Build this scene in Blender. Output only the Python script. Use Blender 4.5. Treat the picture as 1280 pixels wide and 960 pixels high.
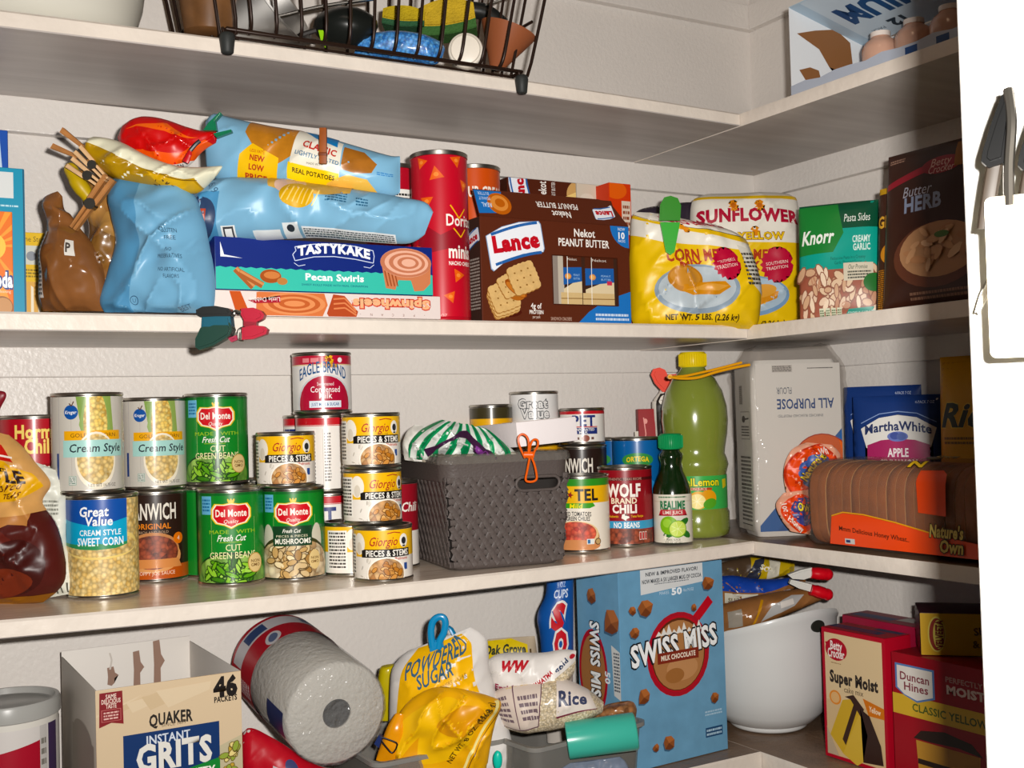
import bpy, bmesh, math, random
from mathutils import Vector, Matrix, noise
for _o in list(bpy.data.objects): bpy.data.objects.remove(_o)
SC = bpy.context.scene; COL = SC.collection
PI = math.pi
# ------------------------------------------------------------ camera, light, exposure
FPX = 1432.56
CAM = Vector((-1.3458, -1.4629, 0.0))
_yaw, _pit, _rol = 0.5294, 0.0268, -0.0287
_r0 = Vector((math.cos(_yaw), -math.sin(_yaw), 0)); _f0 = Vector((math.sin(_yaw), math.cos(_yaw), 0)); _z = Vector((0, 0, 1))
FW = _f0*math.cos(_pit) + _z*math.sin(_pit); _u2 = _z*math.cos(_pit) - _f0*math.sin(_pit)
RT = _r0*math.cos(_rol) + _u2*math.sin(_rol); UP = _u2*math.cos(_rol) - _r0*math.sin(_rol)
cd = bpy.data.cameras.new('camera'); cam = bpy.data.objects.new('camera', cd); COL.objects.link(cam)
cd.sensor_width = 36; cd.lens = FPX/1280*36; cd.clip_start = .02
mw = Matrix.Identity(4)
for i in range(3):
    mw[i][0] = RT[i]; mw[i][1] = UP[i]; mw[i][2] = -FW[i]; mw[i][3] = CAM[i]
cam.matrix_world = mw; SC.camera = cam
SC.view_settings.view_transform = 'Standard'; SC.view_settings.look = 'None'
SC.view_settings.gamma = 1; SC.view_settings.use_curve_mapping = False
SC.view_settings.exposure = 0.0
w = bpy.data.worlds.new('world'); SC.world = w; w.use_nodes = True
w.node_tree.nodes['Background'].inputs[0].default_value = (1, .78, .58, 1)
w.node_tree.nodes['Background'].inputs[1].default_value = .012
def lamp(name, kind, loc, energy, color, size=.1, target=None, size_y=None):
    ld = bpy.data.lights.new(name, kind); ld.energy = energy; ld.color = color
    o = bpy.data.objects.new(name, ld); COL.objects.link(o); o.location = loc
    if kind == 'AREA':
        ld.size = size
        if size_y: ld.shape = 'RECTANGLE'; ld.size_y = size_y
    if target is not None:
        d = (Vector(target) - Vector(loc)).normalized(); o.rotation_euler = d.to_track_quat('-Z', 'Y').to_euler()
    return o
_fl = CAM + RT*.045 + UP*.034
flash = lamp('camera_flash', 'AREA', _fl, 16.5, (1, .965, .92), .026, _fl + FW*1.0 + RT*.04 + UP*.05, .016)
flash.data.spread = 2.6
lamp('room_ceiling_light', 'AREA', (-1.15, -1.05, 1.25), 1.0, (1, .66, .42), .30, (-.7, -.1, .45))
# ------------------------------------------------------------ pixel -> place on a real plane
def ray(px, py): return FW + RT*((px-640)/FPX) - UP*((py-480)/FPX)
def at_z(px, py, z):
    d = ray(px, py); return CAM + d*((z-CAM.z)/d.z)
def at_y(px, py, y):
    d = ray(px, py); return CAM + d*((y-CAM.y)/d.y)
def at_x(px, py, x):
    d = ray(px, py); return CAM + d*((x-CAM.x)/d.x)
def at_t(px, py, t): return CAM + ray(px, py)*t
def depth(P): return (Vector(P)-CAM).dot(FW)
D1 = .2623; D2 = .2638
S1T, S1B, S2T, S2B, S3T, S3B, S4T = .4110, .3935, .1140, .0955, -.1860, -.2040, -.4712
SAG = lambda x: ((max(-1.3, min(-.245, x)) + .72)/.475)**2
def zs1(x): return S1T + .0025 - .0042*SAG(x)
def zs3(x): return -.1886 + .0055*SAG(x)
# ------------------------------------------------------------ materials
def lin(h):
    h = h.lstrip('#'); c = [int(h[i:i+2], 16)/255 for i in (0, 2, 4)]
    return tuple(x/12.92 if x <= .04045 else ((x+.055)/1.055)**2.4 for x in c) + (1,)
_MC = {}
DEFCOAT = 0.0
def M(h, rough=.36, metal=0, coat=None, bump=0, bscale=60, var=0, vscale=20, trans=0, alpha=1, spec=.28):
    if coat is None: coat = DEFCOAT
    key = (h, rough, metal, coat, bump, bscale, var, vscale, trans, alpha, spec)
    if key in _MC: return _MC[key]
    m = bpy.data.materials.new('mat_'+h.strip('#')); m.use_nodes = True; nt = m.node_tree; b = nt.nodes['Principled BSDF']
    c = lin(h); g_ = .2126*c[0]+.7152*c[1]+.0722*c[2]; c = tuple(max(.002, g_+(x-g_)*1.14)*.97 for x in c[:3])+(1,)
    b.inputs['Base Color'].default_value = c; b.inputs['Roughness'].default_value = rough
    b.inputs['Metallic'].default_value = metal; b.inputs['Coat Weight'].default_value = coat; b.inputs['Coat Roughness'].default_value = .16
    b.inputs['Transmission Weight'].default_value = trans; b.inputs['Alpha'].default_value = alpha; b.inputs['Specular IOR Level'].default_value = spec
    if var or bump:
        tc = nt.nodes.new('ShaderNodeTexCoord')
    if var:
        n = nt.nodes.new('ShaderNodeTexNoise'); n.inputs['Scale'].default_value = vscale; n.inputs['Detail'].default_value = 5
        nt.links.new(tc.outputs['Object'], n.inputs['Vector'])
        mp = nt.nodes.new('ShaderNodeMapRange'); mp.inputs['From Min'].default_value = .3; mp.inputs['From Max'].default_value = .7
        mp.inputs['To Min'].default_value = 1-var; mp.inputs['To Max'].default_value = 1+var*.5
        nt.links.new(n.outputs['Fac'], mp.inputs['Value'])
        mx = nt.nodes.new('ShaderNodeMix'); mx.data_type = 'RGBA'; mx.blend_type = 'MULTIPLY'; mx.inputs['Factor'].default_value = 1
        mx.inputs['A'].default_value = c; nt.links.new(mp.outputs['Result'], mx.inputs['B']); nt.links.new(mx.outputs['Result'], b.inputs['Base Color'])
    if bump:
        n = nt.nodes.new('ShaderNodeTexNoise'); n.inputs['Scale'].default_value = bscale; n.inputs['Detail'].default_value = 4
        nt.links.new(tc.outputs['Object'], n.inputs['Vector'])
        bp = nt.nodes.new('ShaderNodeBump'); bp.inputs['Strength'].default_value = bump; bp.inputs['Distance'].default_value = .004
        nt.links.new(n.outputs['Fac'], bp.inputs['Height']); nt.links.new(bp.outputs['Normal'], b.inputs['Normal'])
    _MC[key] = m; return m
def food(name, cols, scale, rough=.5, bump=.6, stretch=(1, 1, 1), rnd=1.0):
    """pieces of food: one colour per voronoi cell, darker seams between the pieces"""
    if name in _MC: return _MC[name]
    m = bpy.data.materials.new(name); m.use_nodes = True; nt = m.node_tree; b = nt.nodes['Principled BSDF']; L = nt.links
    b.inputs['Roughness'].default_value = rough; b.inputs['Coat Weight'].default_value = .3; b.inputs['Coat Roughness'].default_value = .16
    tc = nt.nodes.new('ShaderNodeTexCoord'); mp = nt.nodes.new('ShaderNodeMapping'); mp.inputs['Scale'].default_value = stretch
    L.new(tc.outputs['Object'], mp.inputs['Vector'])
    v = nt.nodes.new('ShaderNodeTexVoronoi'); v.inputs['Scale'].default_value = scale; v.inputs['Randomness'].default_value = rnd
    L.new(mp.outputs['Vector'], v.inputs['Vector'])
    sp = nt.nodes.new('ShaderNodeSeparateColor'); L.new(v.outputs['Color'], sp.inputs['Color'])
    rp = nt.nodes.new('ShaderNodeValToRGB'); rp.color_ramp.interpolation = 'LINEAR'
    el = rp.color_ramp.elements; el[0].position = 0; el[0].color = lin(cols[0]); el[1].position = 1; el[1].color = lin(cols[-1])
    for i, c in enumerate(cols[1:-1]):
        e = el.new((i+1)/(len(cols)-1)); e.color = lin(c)
    L.new(sp.outputs['Red'], rp.inputs['Fac'])
    mr = nt.nodes.new('ShaderNodeMapRange'); mr.inputs['From Min'].default_value = .25; mr.inputs['From Max'].default_value = .75
    mr.inputs['To Min'].default_value = 1.08; mr.inputs['To Max'].default_value = .45
    L.new(v.outputs['Distance'], mr.inputs['Value'])
    mx = nt.nodes.new('ShaderNodeMix'); mx.data_type = 'RGBA'; mx.blend_type = 'MULTIPLY'; mx.inputs['Factor'].default_value = .8
    L.new(rp.outputs['Color'], mx.inputs['A']); L.new(mr.outputs['Result'], mx.inputs['B']); L.new(mx.outputs['Result'], b.inputs['Base Color'])
    _MC[name] = m; return m
def film(name, tint='#ffffff', clear=.82, rough=.12, bump=.0, bscale=40, haze=.4):
    """thin clear plastic: mostly see-through with a glossy skin"""
    if name in _MC: return _MC[name]
    m = bpy.data.materials.new(name); m.use_nodes = True; nt = m.node_tree; L = nt.links
    nt.nodes.remove(nt.nodes['Principled BSDF']); out = nt.nodes['Material Output']
    tr = nt.nodes.new('ShaderNodeBsdfTransparent'); tr.inputs[0].default_value = lin(tint)
    pr = nt.nodes.new('ShaderNodeBsdfPrincipled'); pr.inputs['Base Color'].default_value = tuple(x*haze for x in lin(tint)[:3])+(1,); pr.inputs['Roughness'].default_value = rough
    mx = nt.nodes.new('ShaderNodeMixShader'); mx.inputs[0].default_value = 1-clear
    L.new(tr.outputs[0], mx.inputs[1]); L.new(pr.outputs[0], mx.inputs[2]); L.new(mx.outputs[0], out.inputs['Surface'])
    if bump:
        tc = nt.nodes.new('ShaderNodeTexCoord'); n = nt.nodes.new('ShaderNodeTexNoise'); n.inputs['Scale'].default_value = bscale
        L.new(tc.outputs['Object'], n.inputs['Vector']); bp = nt.nodes.new('ShaderNodeBump'); bp.inputs['Strength'].default_value = bump; bp.inputs['Distance'].default_value = .006
        L.new(n.outputs['Fac'], bp.inputs['Height']); L.new(bp.outputs['Normal'], pr.inputs['Normal'])
    _MC[name] = m; return m
STEEL = M('#b8b4ac', .28, 1); STEELD = M('#8a867e', .33, 1)
# ------------------------------------------------------------ objects
def link(name, me, parent=None, mats=None):
    o = bpy.data.objects.new(name, me); COL.objects.link(o)
    if parent is not None: o.parent = parent
    if mats is not None:
        if not isinstance(mats, (list, tuple)): mats = [mats]
        for m in mats: me.materials.append(m)
    return o
def mesh(name, bm, mats, parent=None, smooth=35):
    bmesh.ops.recalc_face_normals(bm, faces=bm.faces[:])
    me = bpy.data.meshes.new(name); bm.to_mesh(me); bm.free()
    if smooth:
        for p in me.polygons: p.use_smooth = True
        me.set_sharp_from_angle(angle=math.radians(smooth))
    return link(name, me, parent, mats)
def tag(o, label, cat, group=None):
    o['label'] = label; o['category'] = cat
    if group: o['group'] = group
    return o
def thing(name, label, cat, loc=(0, 0, 0), rz=0, group=None, mat=None):
    o = bpy.data.objects.new(name, None); COL.objects.link(o); o.empty_display_size = .02
    if mat is not None: o.matrix_world = mat
    else: o.location = loc; o.rotation_euler = (0, 0, rz)
    return tag(o, label, cat, group)
def struct(name, bm, m, smooth=0):
    o = mesh(name, bm, m, None, smooth); o['kind'] = 'structure'; return o
def dup(root, loc, rz, label, group=None):
    r = root.copy(); COL.objects.link(r); r.location = loc; r.rotation_euler = (0, 0, rz); tag(r, label, root['category'], group or root.get('group'))
    for ch in root.children:
        c = ch.copy(); COL.objects.link(c); c.parent = r
        for g in ch.children:
            d = g.copy(); COL.objects.link(d); d.parent = c
    return r
# ------------------------------------------------------------ bmesh shapes
def bx(bm, x0, x1, y0, y1, z0, z1, bev=0, mi=0, mtx=None):
    t = bmesh.new(); bmesh.ops.create_cube(t, size=1)
    for v in t.verts: v.co = Vector(((x0+x1)/2+v.co.x*(x1-x0), (y0+y1)/2+v.co.y*(y1-y0), (z0+z1)/2+v.co.z*(z1-z0)))
    if bev: bmesh.ops.bevel(t, geom=t.edges[:], offset=bev, segments=2, affect='EDGES', profile=.6)
    join(bm, t, mi, mtx)
def join(bm, t, mi=0, mtx=None):
    vm = {}
    for v in t.verts: vm[v] = bm.verts.new(mtx @ v.co if mtx is not None else v.co)
    for f in t.faces:
        try: n = bm.faces.new([vm[v] for v in f.verts])
        except ValueError: continue
        n.material_index = mi if mi is not None else f.material_index
    t.free()
def lathe(bm, prof, n=40, mis=None, a0=0, a1=2*PI, mtx=None):
    t = bmesh.new(); full = abs(a1-a0-2*PI) < 1e-6; rings = []
    for r, z in prof:
        if r < 1e-6: rings.append([t.verts.new((0, 0, z))]*n)
        else: rings.append([t.verts.new((r*math.cos(a0+(a1-a0)*i/n), r*math.sin(a0+(a1-a0)*i/n), z)) for i in range(n)])
    for k in range(len(prof)-1):
        A, B = rings[k], rings[k+1]
        for i in range(n if full else n-1):
            j = (i+1) % n; q = []
            for v in (A[i], A[j], B[j], B[i]):
                if v not in q: q.append(v)
            if len(q) > 2:
                f = t.faces.new(q); f.material_index = mis[k] if mis else 0
    join(bm, t, None, mtx)
def smooth_path(pts, n=6):
    P = [Vector(p) for p in pts]; out = []
    for i in range(len(P)-1):
        p0 = P[max(i-1, 0)]; p1 = P[i]; p2 = P[i+1]; p3 = P[min(i+2, len(P)-1)]
        for k in range(n):
            t = k/n; out.append(.5*((2*p1)+(p2-p0)*t+(2*p0-5*p1+4*p2-p3)*t*t+(3*p1-p0-3*p2+p3)*t**3))
    out.append(P[-1]); return out
def tube(bm, pts, r, n=8, smooth=0, closed=False, mi=0, flat=1.0):
    P = smooth_path(pts, smooth) if smooth else [Vector(p) for p in pts]
    rings = []; N = len(P); ref = None
    for i in range(N):
        if closed: d = P[(i+1) % N]-P[(i-1) % N]
        else: d = P[min(i+1, N-1)]-P[max(i-1, 0)]
        d.normalize()
        if ref is None:
            ref = Vector((0, 0, 1)) if abs(d.z) < .9 else Vector((0, 1, 0))
        a = d.cross(ref)
        if a.length < 1e-4: a = d.cross(Vector((1, .1, .2)))
        a.normalize(); b = d.cross(a).normalized(); ref = -b if False else b*-1
        ri = r[i*len(r)//N] if isinstance(r, (list, tuple)) else r
        rings.append([bm.verts.new(P[i]+a*ri*math.cos(2*PI*k/n)+b*ri*flat*math.sin(2*PI*k/n)) for k in range(n)])
    for i in range(N if closed else N-1):
        A = rings[i]; B = rings[(i+1) % N]
        for k in range(n):
            f = bm.faces.new((A[k], A[(k+1) % n], B[(k+1) % n], B[k])); f.material_index = mi
    if not closed:
        for R_ in (rings[0], rings[-1]):
            f = bm.faces.new(R_); f.material_index = mi
def prism(bm, pts, y0, y1, bev=0, mi=0, mtx=None):
    """outline in x,z pushed through y0..y1"""
    t = bmesh.new(); a = [t.verts.new((x, y0, z)) for x, z in pts]; b = [t.verts.new((x, y1, z)) for x, z in pts]; n = len(pts)
    t.faces.new(a); t.faces.new(b[::-1])
    for i in range(n): t.faces.new((a[i], b[i], b[(i+1) % n], a[(i+1) % n]))
    bmesh.ops.recalc_face_normals(t, faces=t.faces[:])
    if bev:
        bmesh.ops.bevel(t, geom=[e for e in t.edges if abs(e.verts[0].co.y-e.verts[1].co.y) < 1e-7], offset=bev, segments=2, affect='EDGES', clamp_overlap=True)
    join(bm, t, mi, mtx)
def blob(bm, c, r, seed=0, amp=.15, fr=2.0, sub=3, mi=0, mtx=None):
    t = bmesh.new(); bmesh.ops.create_icosphere(t, subdivisions=sub, radius=1)
    for v in t.verts:
        d = v.co.normalized(); k = 1+amp*noise.noise(d*fr+Vector((seed*3.1, seed, 0)))
        v.co = Vector((c[0]+d.x*r[0]*k, c[1]+d.y*r[1]*k, c[2]+d.z*r[2]*k))
    join(bm, t, mi, mtx)
# ------------------------------------------------------------ printed artwork
_TX = {}
def text_mesh(s, bold):
    key = (s, round(bold, 3))
    if key in _TX: return _TX[key]
    c = bpy.data.curves.new('t', 'FONT'); c.body = s; c.size = 1; c.offset = bold; c.resolution_u = 2; c.fill_mode = 'FRONT'
    c.space_character = 1+max(0, bold)*1.6
    o = bpy.data.objects.new('t', c); me = o.to_mesh()
    vs = [(v.co.x, v.co.y) for v in me.vertices]; fs = [tuple(p.vertices) for p in me.polygons]
    o.to_mesh_clear(); bpy.data.objects.remove(o); bpy.data.curves.remove(c)
    _TX[key] = (vs, fs); return _TX[key]
_cap = max(v[1] for v in text_mesh('H', 0)[0])
class Art:
    def __init__(s): s.it = []
    def add(s, vs, fs, m, lay=None):
        bb = (min(v[0] for v in vs), min(v[1] for v in vs), max(v[0] for v in vs), max(v[1] for v in vs))
        if lay is None:
            lay = 0
            for t in s.it:
                b = t[4]
                if b[0] < bb[2] and b[2] > bb[0] and b[1] < bb[3] and b[3] > bb[1]: lay = max(lay, t[3]+1)
        F = []
        for f in fs:
            ar = sum(vs[f[i-1]][0]*vs[f[i]][1]-vs[f[i]][0]*vs[f[i-1]][1] for i in range(len(f)))
            F.append(tuple(f) if ar > 0 else tuple(f)[::-1])
        s.it.append((vs, F, M(m) if isinstance(m, str) else m, lay, bb)); return lay
    def rect(s, a, b, c, d, m): s.add([(a, b), (c, b), (c, d), (a, d)], [(0, 1, 2, 3)], m); return s
    def poly(s, pts, m): s.add(list(pts), [tuple(range(len(pts)))], m); return s
    def ell(s, cx, cy, rx, ry, m, n=28, a0=0, a1=360, rot=0):
        cr, sr = math.cos(math.radians(rot)), math.sin(math.radians(rot)); P = []
        full = abs(a1-a0) >= 360
        for i in range(n if full else n+1):
            a = math.radians(a0+(a1-a0)*i/n); x, y = rx*math.cos(a), ry*math.sin(a); P.append((cx+x*cr-y*sr, cy+x*sr+y*cr))
        return s.poly(P, m)
    def star(s, cx, cy, r0, r1, n, m):
        return s.poly([(cx+(r0 if i % 2 else r1)*math.cos(PI*i/n), cy+(r0 if i % 2 else r1)*math.sin(PI*i/n)) for i in range(2*n)], m)
    def line(s, pts, wd, m):
        for (a, b), (c, d) in zip(pts[:-1], pts[1:]):
            L = math.hypot(c-a, d-b) or 1e-6; nx, ny = -(d-b)/L*wd/2, (c-a)/L*wd/2
            s.add([(a+nx, b+ny), (a-nx, b-ny), (c-nx, d-ny), (c+nx, d+ny)], [(0, 1, 2, 3)], m)
        return s
    def text(s, txt, cx, cy, h, m, w=None, bold=.0, shear=0, rot=0, arch=0, out=None, ow=.05, al='C', flipx=False):
        bold *= .7
        vs0, _ = text_mesh(txt, bold)
        if not vs0: return s
        xa, xb = min(v[0] for v in vs0), max(v[0] for v in vs0)
        sc = h/_cap; sx = (w/(xb-xa)) if w else sc; half = (xb-xa)/2*sx; xm = (xa+xb)/2
        if al == 'L': cx = cx+half*math.cos(math.radians(rot)); cy = cy+half*math.sin(math.radians(rot))
        cr, sr = math.cos(math.radians(rot)), math.sin(math.radians(rot))
        for b_, mm in (((bold+ow, out), (bold, m)) if out else ((bold, m),)):
            vs, fs = text_mesh(txt, b_)
            xa2, xb2 = min(v[0] for v in vs), max(v[0] for v in vs); xm2 = (xa2+xb2)/2
            if b_ != bold: k = ((xb-xa)*sx+2*ow*sc)/(xb2-xa2)
            else: k = sx
            V = []
            for x, y in vs:
                X = (x-xm2)*k; Y = (y-_cap/2)*sc; Y += arch*(1-(X/half)**2) if half > 0 else 0; X += shear*Y
                V.append((cx+X*cr-Y*sr, cy+X*sr+Y*cr))
            s.add(V, fs, mm)
        return s
    def lines(s, x0, y0, x1, y1, n, m, seed=1, fill=.55):
        """small print: rows of short dashes"""
        rn = random.Random(seed); V = []; F = []; st = (y1-y0)/n
        for i in range(n):
            y = y1-(i+.8)*st; x = x0
            while x < x1-.0004:
                L = min(rn.uniform(.0012, .005), x1-x); k = len(V); V += [(x, y), (x+L, y), (x+L, y+st*fill), (x, y+st*fill)]; F.append((k, k+1, k+2, k+3)); x += L+.0007
        s.add(V, F, m); return s
    def scatter(s, cx, cy, rx, ry, n, size, cols, seed=1, asp=.6, inside=None, dark=None):
        rn = random.Random(seed)
        base = max([t[3] for t in s.it if t[4][0] < cx+rx and t[4][2] > cx-rx and t[4][1] < cy+ry and t[4][3] > cy-ry], default=-1)+1
        for i in range(n):
            while True:
                x, y = rn.uniform(-1, 1), rn.uniform(-1, 1)
                if inside == 'rect' or x*x+y*y < 1: break
            a = rn.uniform(0, PI); q = rn.uniform(.7, 1.15)*size; c = rn.choice(cols); lv = base+3*(i % 7)
            for z_, (ks, ox, oy, m) in enumerate(((1.0, 0, 0, dark or c), (.84, 0, .06, c))):
                if z_ == 0 and not dark: continue
                P = []
                for k in range(9):
                    t = 2*PI*k/9; X, Y = ks*q*math.cos(t), q*(asp-(1-ks))*math.sin(t); P.append((cx+x*rx+X*math.cos(a)-Y*math.sin(a), cy+y*ry+X*math.sin(a)+Y*math.cos(a)+oy*q*asp))
                s.add(P, [tuple(range(9))], m, lv+z_)
        return s
    def mapped(s, fn):
        """move every later-added point through fn (used to turn a drawing upside down)"""
        old = s.it; s.it = []
        for vs, fs, m, lay, bb in old: s.add([fn(*v) for v in vs], fs, m, lay)
        return s
    def build(s, name, parent, mapf, du=.005, dv=None, eps=.00012, clip=None):
        bm = bmesh.new(); mats = []
        for vs, fs, m, lay, bb in s.it:
            if m not in mats: mats.append(m)
            mi = mats.index(m); nv = [bm.verts.new((a, b, lay)) for a, b in vs]
            for f in fs:
                try: q = bm.faces.new([nv[i] for i in f])
                except ValueError: continue
                q.material_index = mi
        bmesh.ops.triangulate(bm, faces=[f for f in bm.faces if len(f.verts) > 4])
        if clip:
            for co, no in (((clip[0], 0, 0), (-1, 0, 0)), ((0, clip[1], 0), (0, -1, 0)), ((clip[2], 0, 0), (1, 0, 0)), ((0, clip[3], 0), (0, 1, 0))):
                bmesh.ops.bisect_plane(bm, geom=bm.verts[:]+bm.edges[:]+bm.faces[:], plane_co=co, plane_no=no, dist=1e-7, clear_outer=True)
        for ax, st in ((0, du), (1, dv)):
            if not st: continue
            a = min(v.co[ax] for v in bm.verts); b = max(v.co[ax] for v in bm.verts)
            for k in range(math.floor(a/st)+1, math.ceil(b/st)):
                co = [0, 0, 0]; co[ax] = k*st+1e-7; no = [0, 0, 0]; no[ax] = 1
                bmesh.ops.bisect_plane(bm, geom=bm.verts[:]+bm.edges[:]+bm.faces[:], plane_co=co, plane_no=no, dist=1e-7)
        lays = [v.co.z for v in bm.verts]; nrm = []
        for v in bm.verts:
            p, n = mapf(v.co.x, v.co.y); l = v.co.z; v.co = p+n*eps*(l+1); nrm.append(n)
        bm.normal_update(); flip = 0
        bm.verts.index_update()
        for f in bm.faces: flip += (1 if f.normal.dot(nrm[f.verts[0].index]) < 0 else -1)
        if flip > 0: bmesh.ops.reverse_faces(bm, faces=bm.faces[:])
        me = bpy.data.meshes.new(name); bm.to_mesh(me); bm.free()
        for p in me.polygons: p.use_smooth = True
        me.normals_split_custom_set_from_vertices([tuple(n) for n in nrm])
        return link(name, me, parent, mats)
def plane_map(o, ux, uy):
    o, ux, uy = Vector(o), Vector(ux), Vector(uy); n = ux.cross(uy).normalized()
    return lambda u, v: (o+ux*u+uy*v, n)
def cyl_map(r, z0=0, off=.0003):
    return lambda u, v: (Vector(((r+off)*math.sin(u/r), -(r+off)*math.cos(u/r), z0+v)), Vector((math.sin(u/r), -math.cos(u/r), 0)))
# ============================================================ the room
def wall_mat(name, h, bump=.25, bs=90, rough=.42):
    return M(h, rough, bump=bump, bscale=bs, var=.035, vscale=9)
PAINT = M('#ddd7d1', .33, coat=0, bump=.22, bscale=160, var=.03, vscale=6)
PAINT_EDGE = M('#e0d6cb', .4, coat=0, bump=.3, bscale=70, var=.06, vscale=22)
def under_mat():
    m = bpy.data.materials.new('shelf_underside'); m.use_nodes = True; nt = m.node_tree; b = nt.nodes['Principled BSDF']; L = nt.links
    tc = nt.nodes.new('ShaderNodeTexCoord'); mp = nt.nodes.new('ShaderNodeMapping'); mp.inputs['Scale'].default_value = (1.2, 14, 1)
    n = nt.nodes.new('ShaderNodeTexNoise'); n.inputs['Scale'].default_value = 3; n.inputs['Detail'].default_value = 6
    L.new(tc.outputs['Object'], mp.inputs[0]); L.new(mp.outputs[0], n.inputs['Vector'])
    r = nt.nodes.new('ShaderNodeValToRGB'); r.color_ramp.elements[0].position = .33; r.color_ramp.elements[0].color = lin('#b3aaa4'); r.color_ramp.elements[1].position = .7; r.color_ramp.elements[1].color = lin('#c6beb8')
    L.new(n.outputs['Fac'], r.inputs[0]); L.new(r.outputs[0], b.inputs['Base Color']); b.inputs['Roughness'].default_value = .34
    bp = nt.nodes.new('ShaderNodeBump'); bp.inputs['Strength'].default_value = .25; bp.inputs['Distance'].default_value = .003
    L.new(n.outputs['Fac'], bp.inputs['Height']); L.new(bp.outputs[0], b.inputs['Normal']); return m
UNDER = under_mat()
def liner_mat():
    m = bpy.data.materials.new('shelf_liner'); m.use_nodes = True; nt = m.node_tree; b = nt.nodes['Principled BSDF']; L = nt.links
    tc = nt.nodes.new('ShaderNodeTexCoord'); mp = nt.nodes.new('ShaderNodeMapping'); mp.inputs['Scale'].default_value = (5, 26, 1)
    n = nt.nodes.new('ShaderNodeTexNoise'); n.inputs['Scale'].default_value = 4; n.inputs['Detail'].default_value = 7
    L.new(tc.outputs['Object'], mp.inputs[0]); L.new(mp.outputs[0], n.inputs['Vector'])
    r = nt.nodes.new('ShaderNodeValToRGB'); r.color_ramp.elements[0].position = .3; r.color_ramp.elements[0].color = lin('#dcc7b2'); r.color_ramp.elements[1].position = .72; r.color_ramp.elements[1].color = lin('#f6e8d8')
    L.new(n.outputs['Fac'], r.inputs[0]); L.new(r.outputs[0], b.inputs['Base Color']); b.inputs['Roughness'].default_value = .26; b.inputs['Coat Weight'].default_value = .5; b.inputs['Coat Roughness'].default_value = .35
    v = nt.nodes.new('ShaderNodeTexVoronoi'); v.inputs['Scale'].default_value = 320; L.new(tc.outputs['Object'], v.inputs['Vector'])
    bp = nt.nodes.new('ShaderNodeBump'); bp.inputs['Strength'].default_value = .12; bp.inputs['Distance'].default_value = .001
    L.new(v.outputs['Distance'], bp.inputs['Height']); L.new(bp.outputs[0], b.inputs['Normal']); return m
LINER = liner_mat()
LINER4 = M('#7d6654', .35, bump=.3, bscale=120, var=.25, vscale=26)
bm = bmesh.new(); bx(bm, -2.6, .05, 0, .05, -1.3, 1.15); struct('wall_back', bm, PAINT)
bm = bmesh.new(); bx(bm, 0, .05, -1.15, 0, -1.3, 1.15); struct('wall_right', bm, PAINT)
bm = bmesh.new(); bx(bm, -2.6, .05, -3.2, .05, -1.36, -1.3); struct('floor', bm, M('#8d7c6a', .5, var=.15))
# wall cleats under each shelf (their lower edge is the thin line on the wall)
CL = [(.3505, .393), (.0603, .0962), (-.243, -.2047), (.640, .682)]
for i, (a, b) in enumerate(CL):
    bm = bmesh.new(); bx(bm, -2.55, 0, -.014, 0, a, b, .0015); struct('trim_%d' % (2*i+1), bm, PAINT)
    bm = bmesh.new(); bx(bm, -.014, 0, -1.1, -.014, a, b, .0015); struct('trim_%d' % (2*i+2), bm, PAINT)
# shelf boards
def board(name, label, x0, x1, y0, y1, zt, zb, top, wavy=None, along='x'):
    bm = bmesh.new(); n = 40; rows = []
    for i in range(n+1):
        q = i/n
        def pt(y, z):
            x = x0+(x1-x0)*q; dz = wavy(x) if wavy else 0
            return bm.verts.new((x, y, z+dz))
        c = .0012
        rows.append([pt(y0, zb+c), pt(y0+c, zb), pt(y1, zb), pt(y1, zt), pt(y0+c*2, zt), pt(y0, zt-c*2)])
    mi = [1, 1, 0, 2, 0, 0]
    for i in range(n):
        for k in range(6):
            f = bm.faces.new((rows[i][k], rows[i][(k+1) % 6], rows[i+1][(k+1) % 6], rows[i+1][k])); f.material_index = mi[k]
    bm.faces.new(rows[0]); bm.faces.new(rows[-1][::-1])
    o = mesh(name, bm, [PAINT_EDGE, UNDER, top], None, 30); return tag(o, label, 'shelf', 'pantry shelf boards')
def board_r(name, label, x0, x1, y0, y1, zt, zb, top):
    bm = bmesh.new(); bx(bm, x0, x1, y0, y1, zb, zt, .0016)
    bm.normal_update()
    for f in bm.faces: f.material_index = 1 if f.normal.z < -.9 else (2 if f.normal.z > .9 else 0)
    o = mesh(name, bm, [PAINT_EDGE, UNDER, top], None, 30); return tag(o, label, 'shelf', 'pantry shelf boards')
g = .0009
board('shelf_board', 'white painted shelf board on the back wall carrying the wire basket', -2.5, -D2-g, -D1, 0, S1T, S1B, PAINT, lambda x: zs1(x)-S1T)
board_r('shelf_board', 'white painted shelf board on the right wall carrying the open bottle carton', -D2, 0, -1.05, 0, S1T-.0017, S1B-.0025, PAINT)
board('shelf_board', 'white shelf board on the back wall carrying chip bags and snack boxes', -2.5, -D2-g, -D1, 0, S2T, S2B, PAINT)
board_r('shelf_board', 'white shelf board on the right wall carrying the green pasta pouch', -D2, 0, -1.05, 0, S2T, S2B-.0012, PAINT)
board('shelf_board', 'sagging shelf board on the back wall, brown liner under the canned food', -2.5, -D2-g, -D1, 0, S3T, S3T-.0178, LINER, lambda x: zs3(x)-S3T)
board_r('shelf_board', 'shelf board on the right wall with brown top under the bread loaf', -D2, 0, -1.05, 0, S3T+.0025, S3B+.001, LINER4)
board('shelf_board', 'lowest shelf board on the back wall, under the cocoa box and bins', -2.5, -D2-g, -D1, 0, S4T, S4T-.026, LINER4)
board_r('shelf_board', 'lowest shelf board on the right wall, under the cake mix boxes', -D2, 0, -1.05, 0, S4T, S4T-.026, LINER4)
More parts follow.
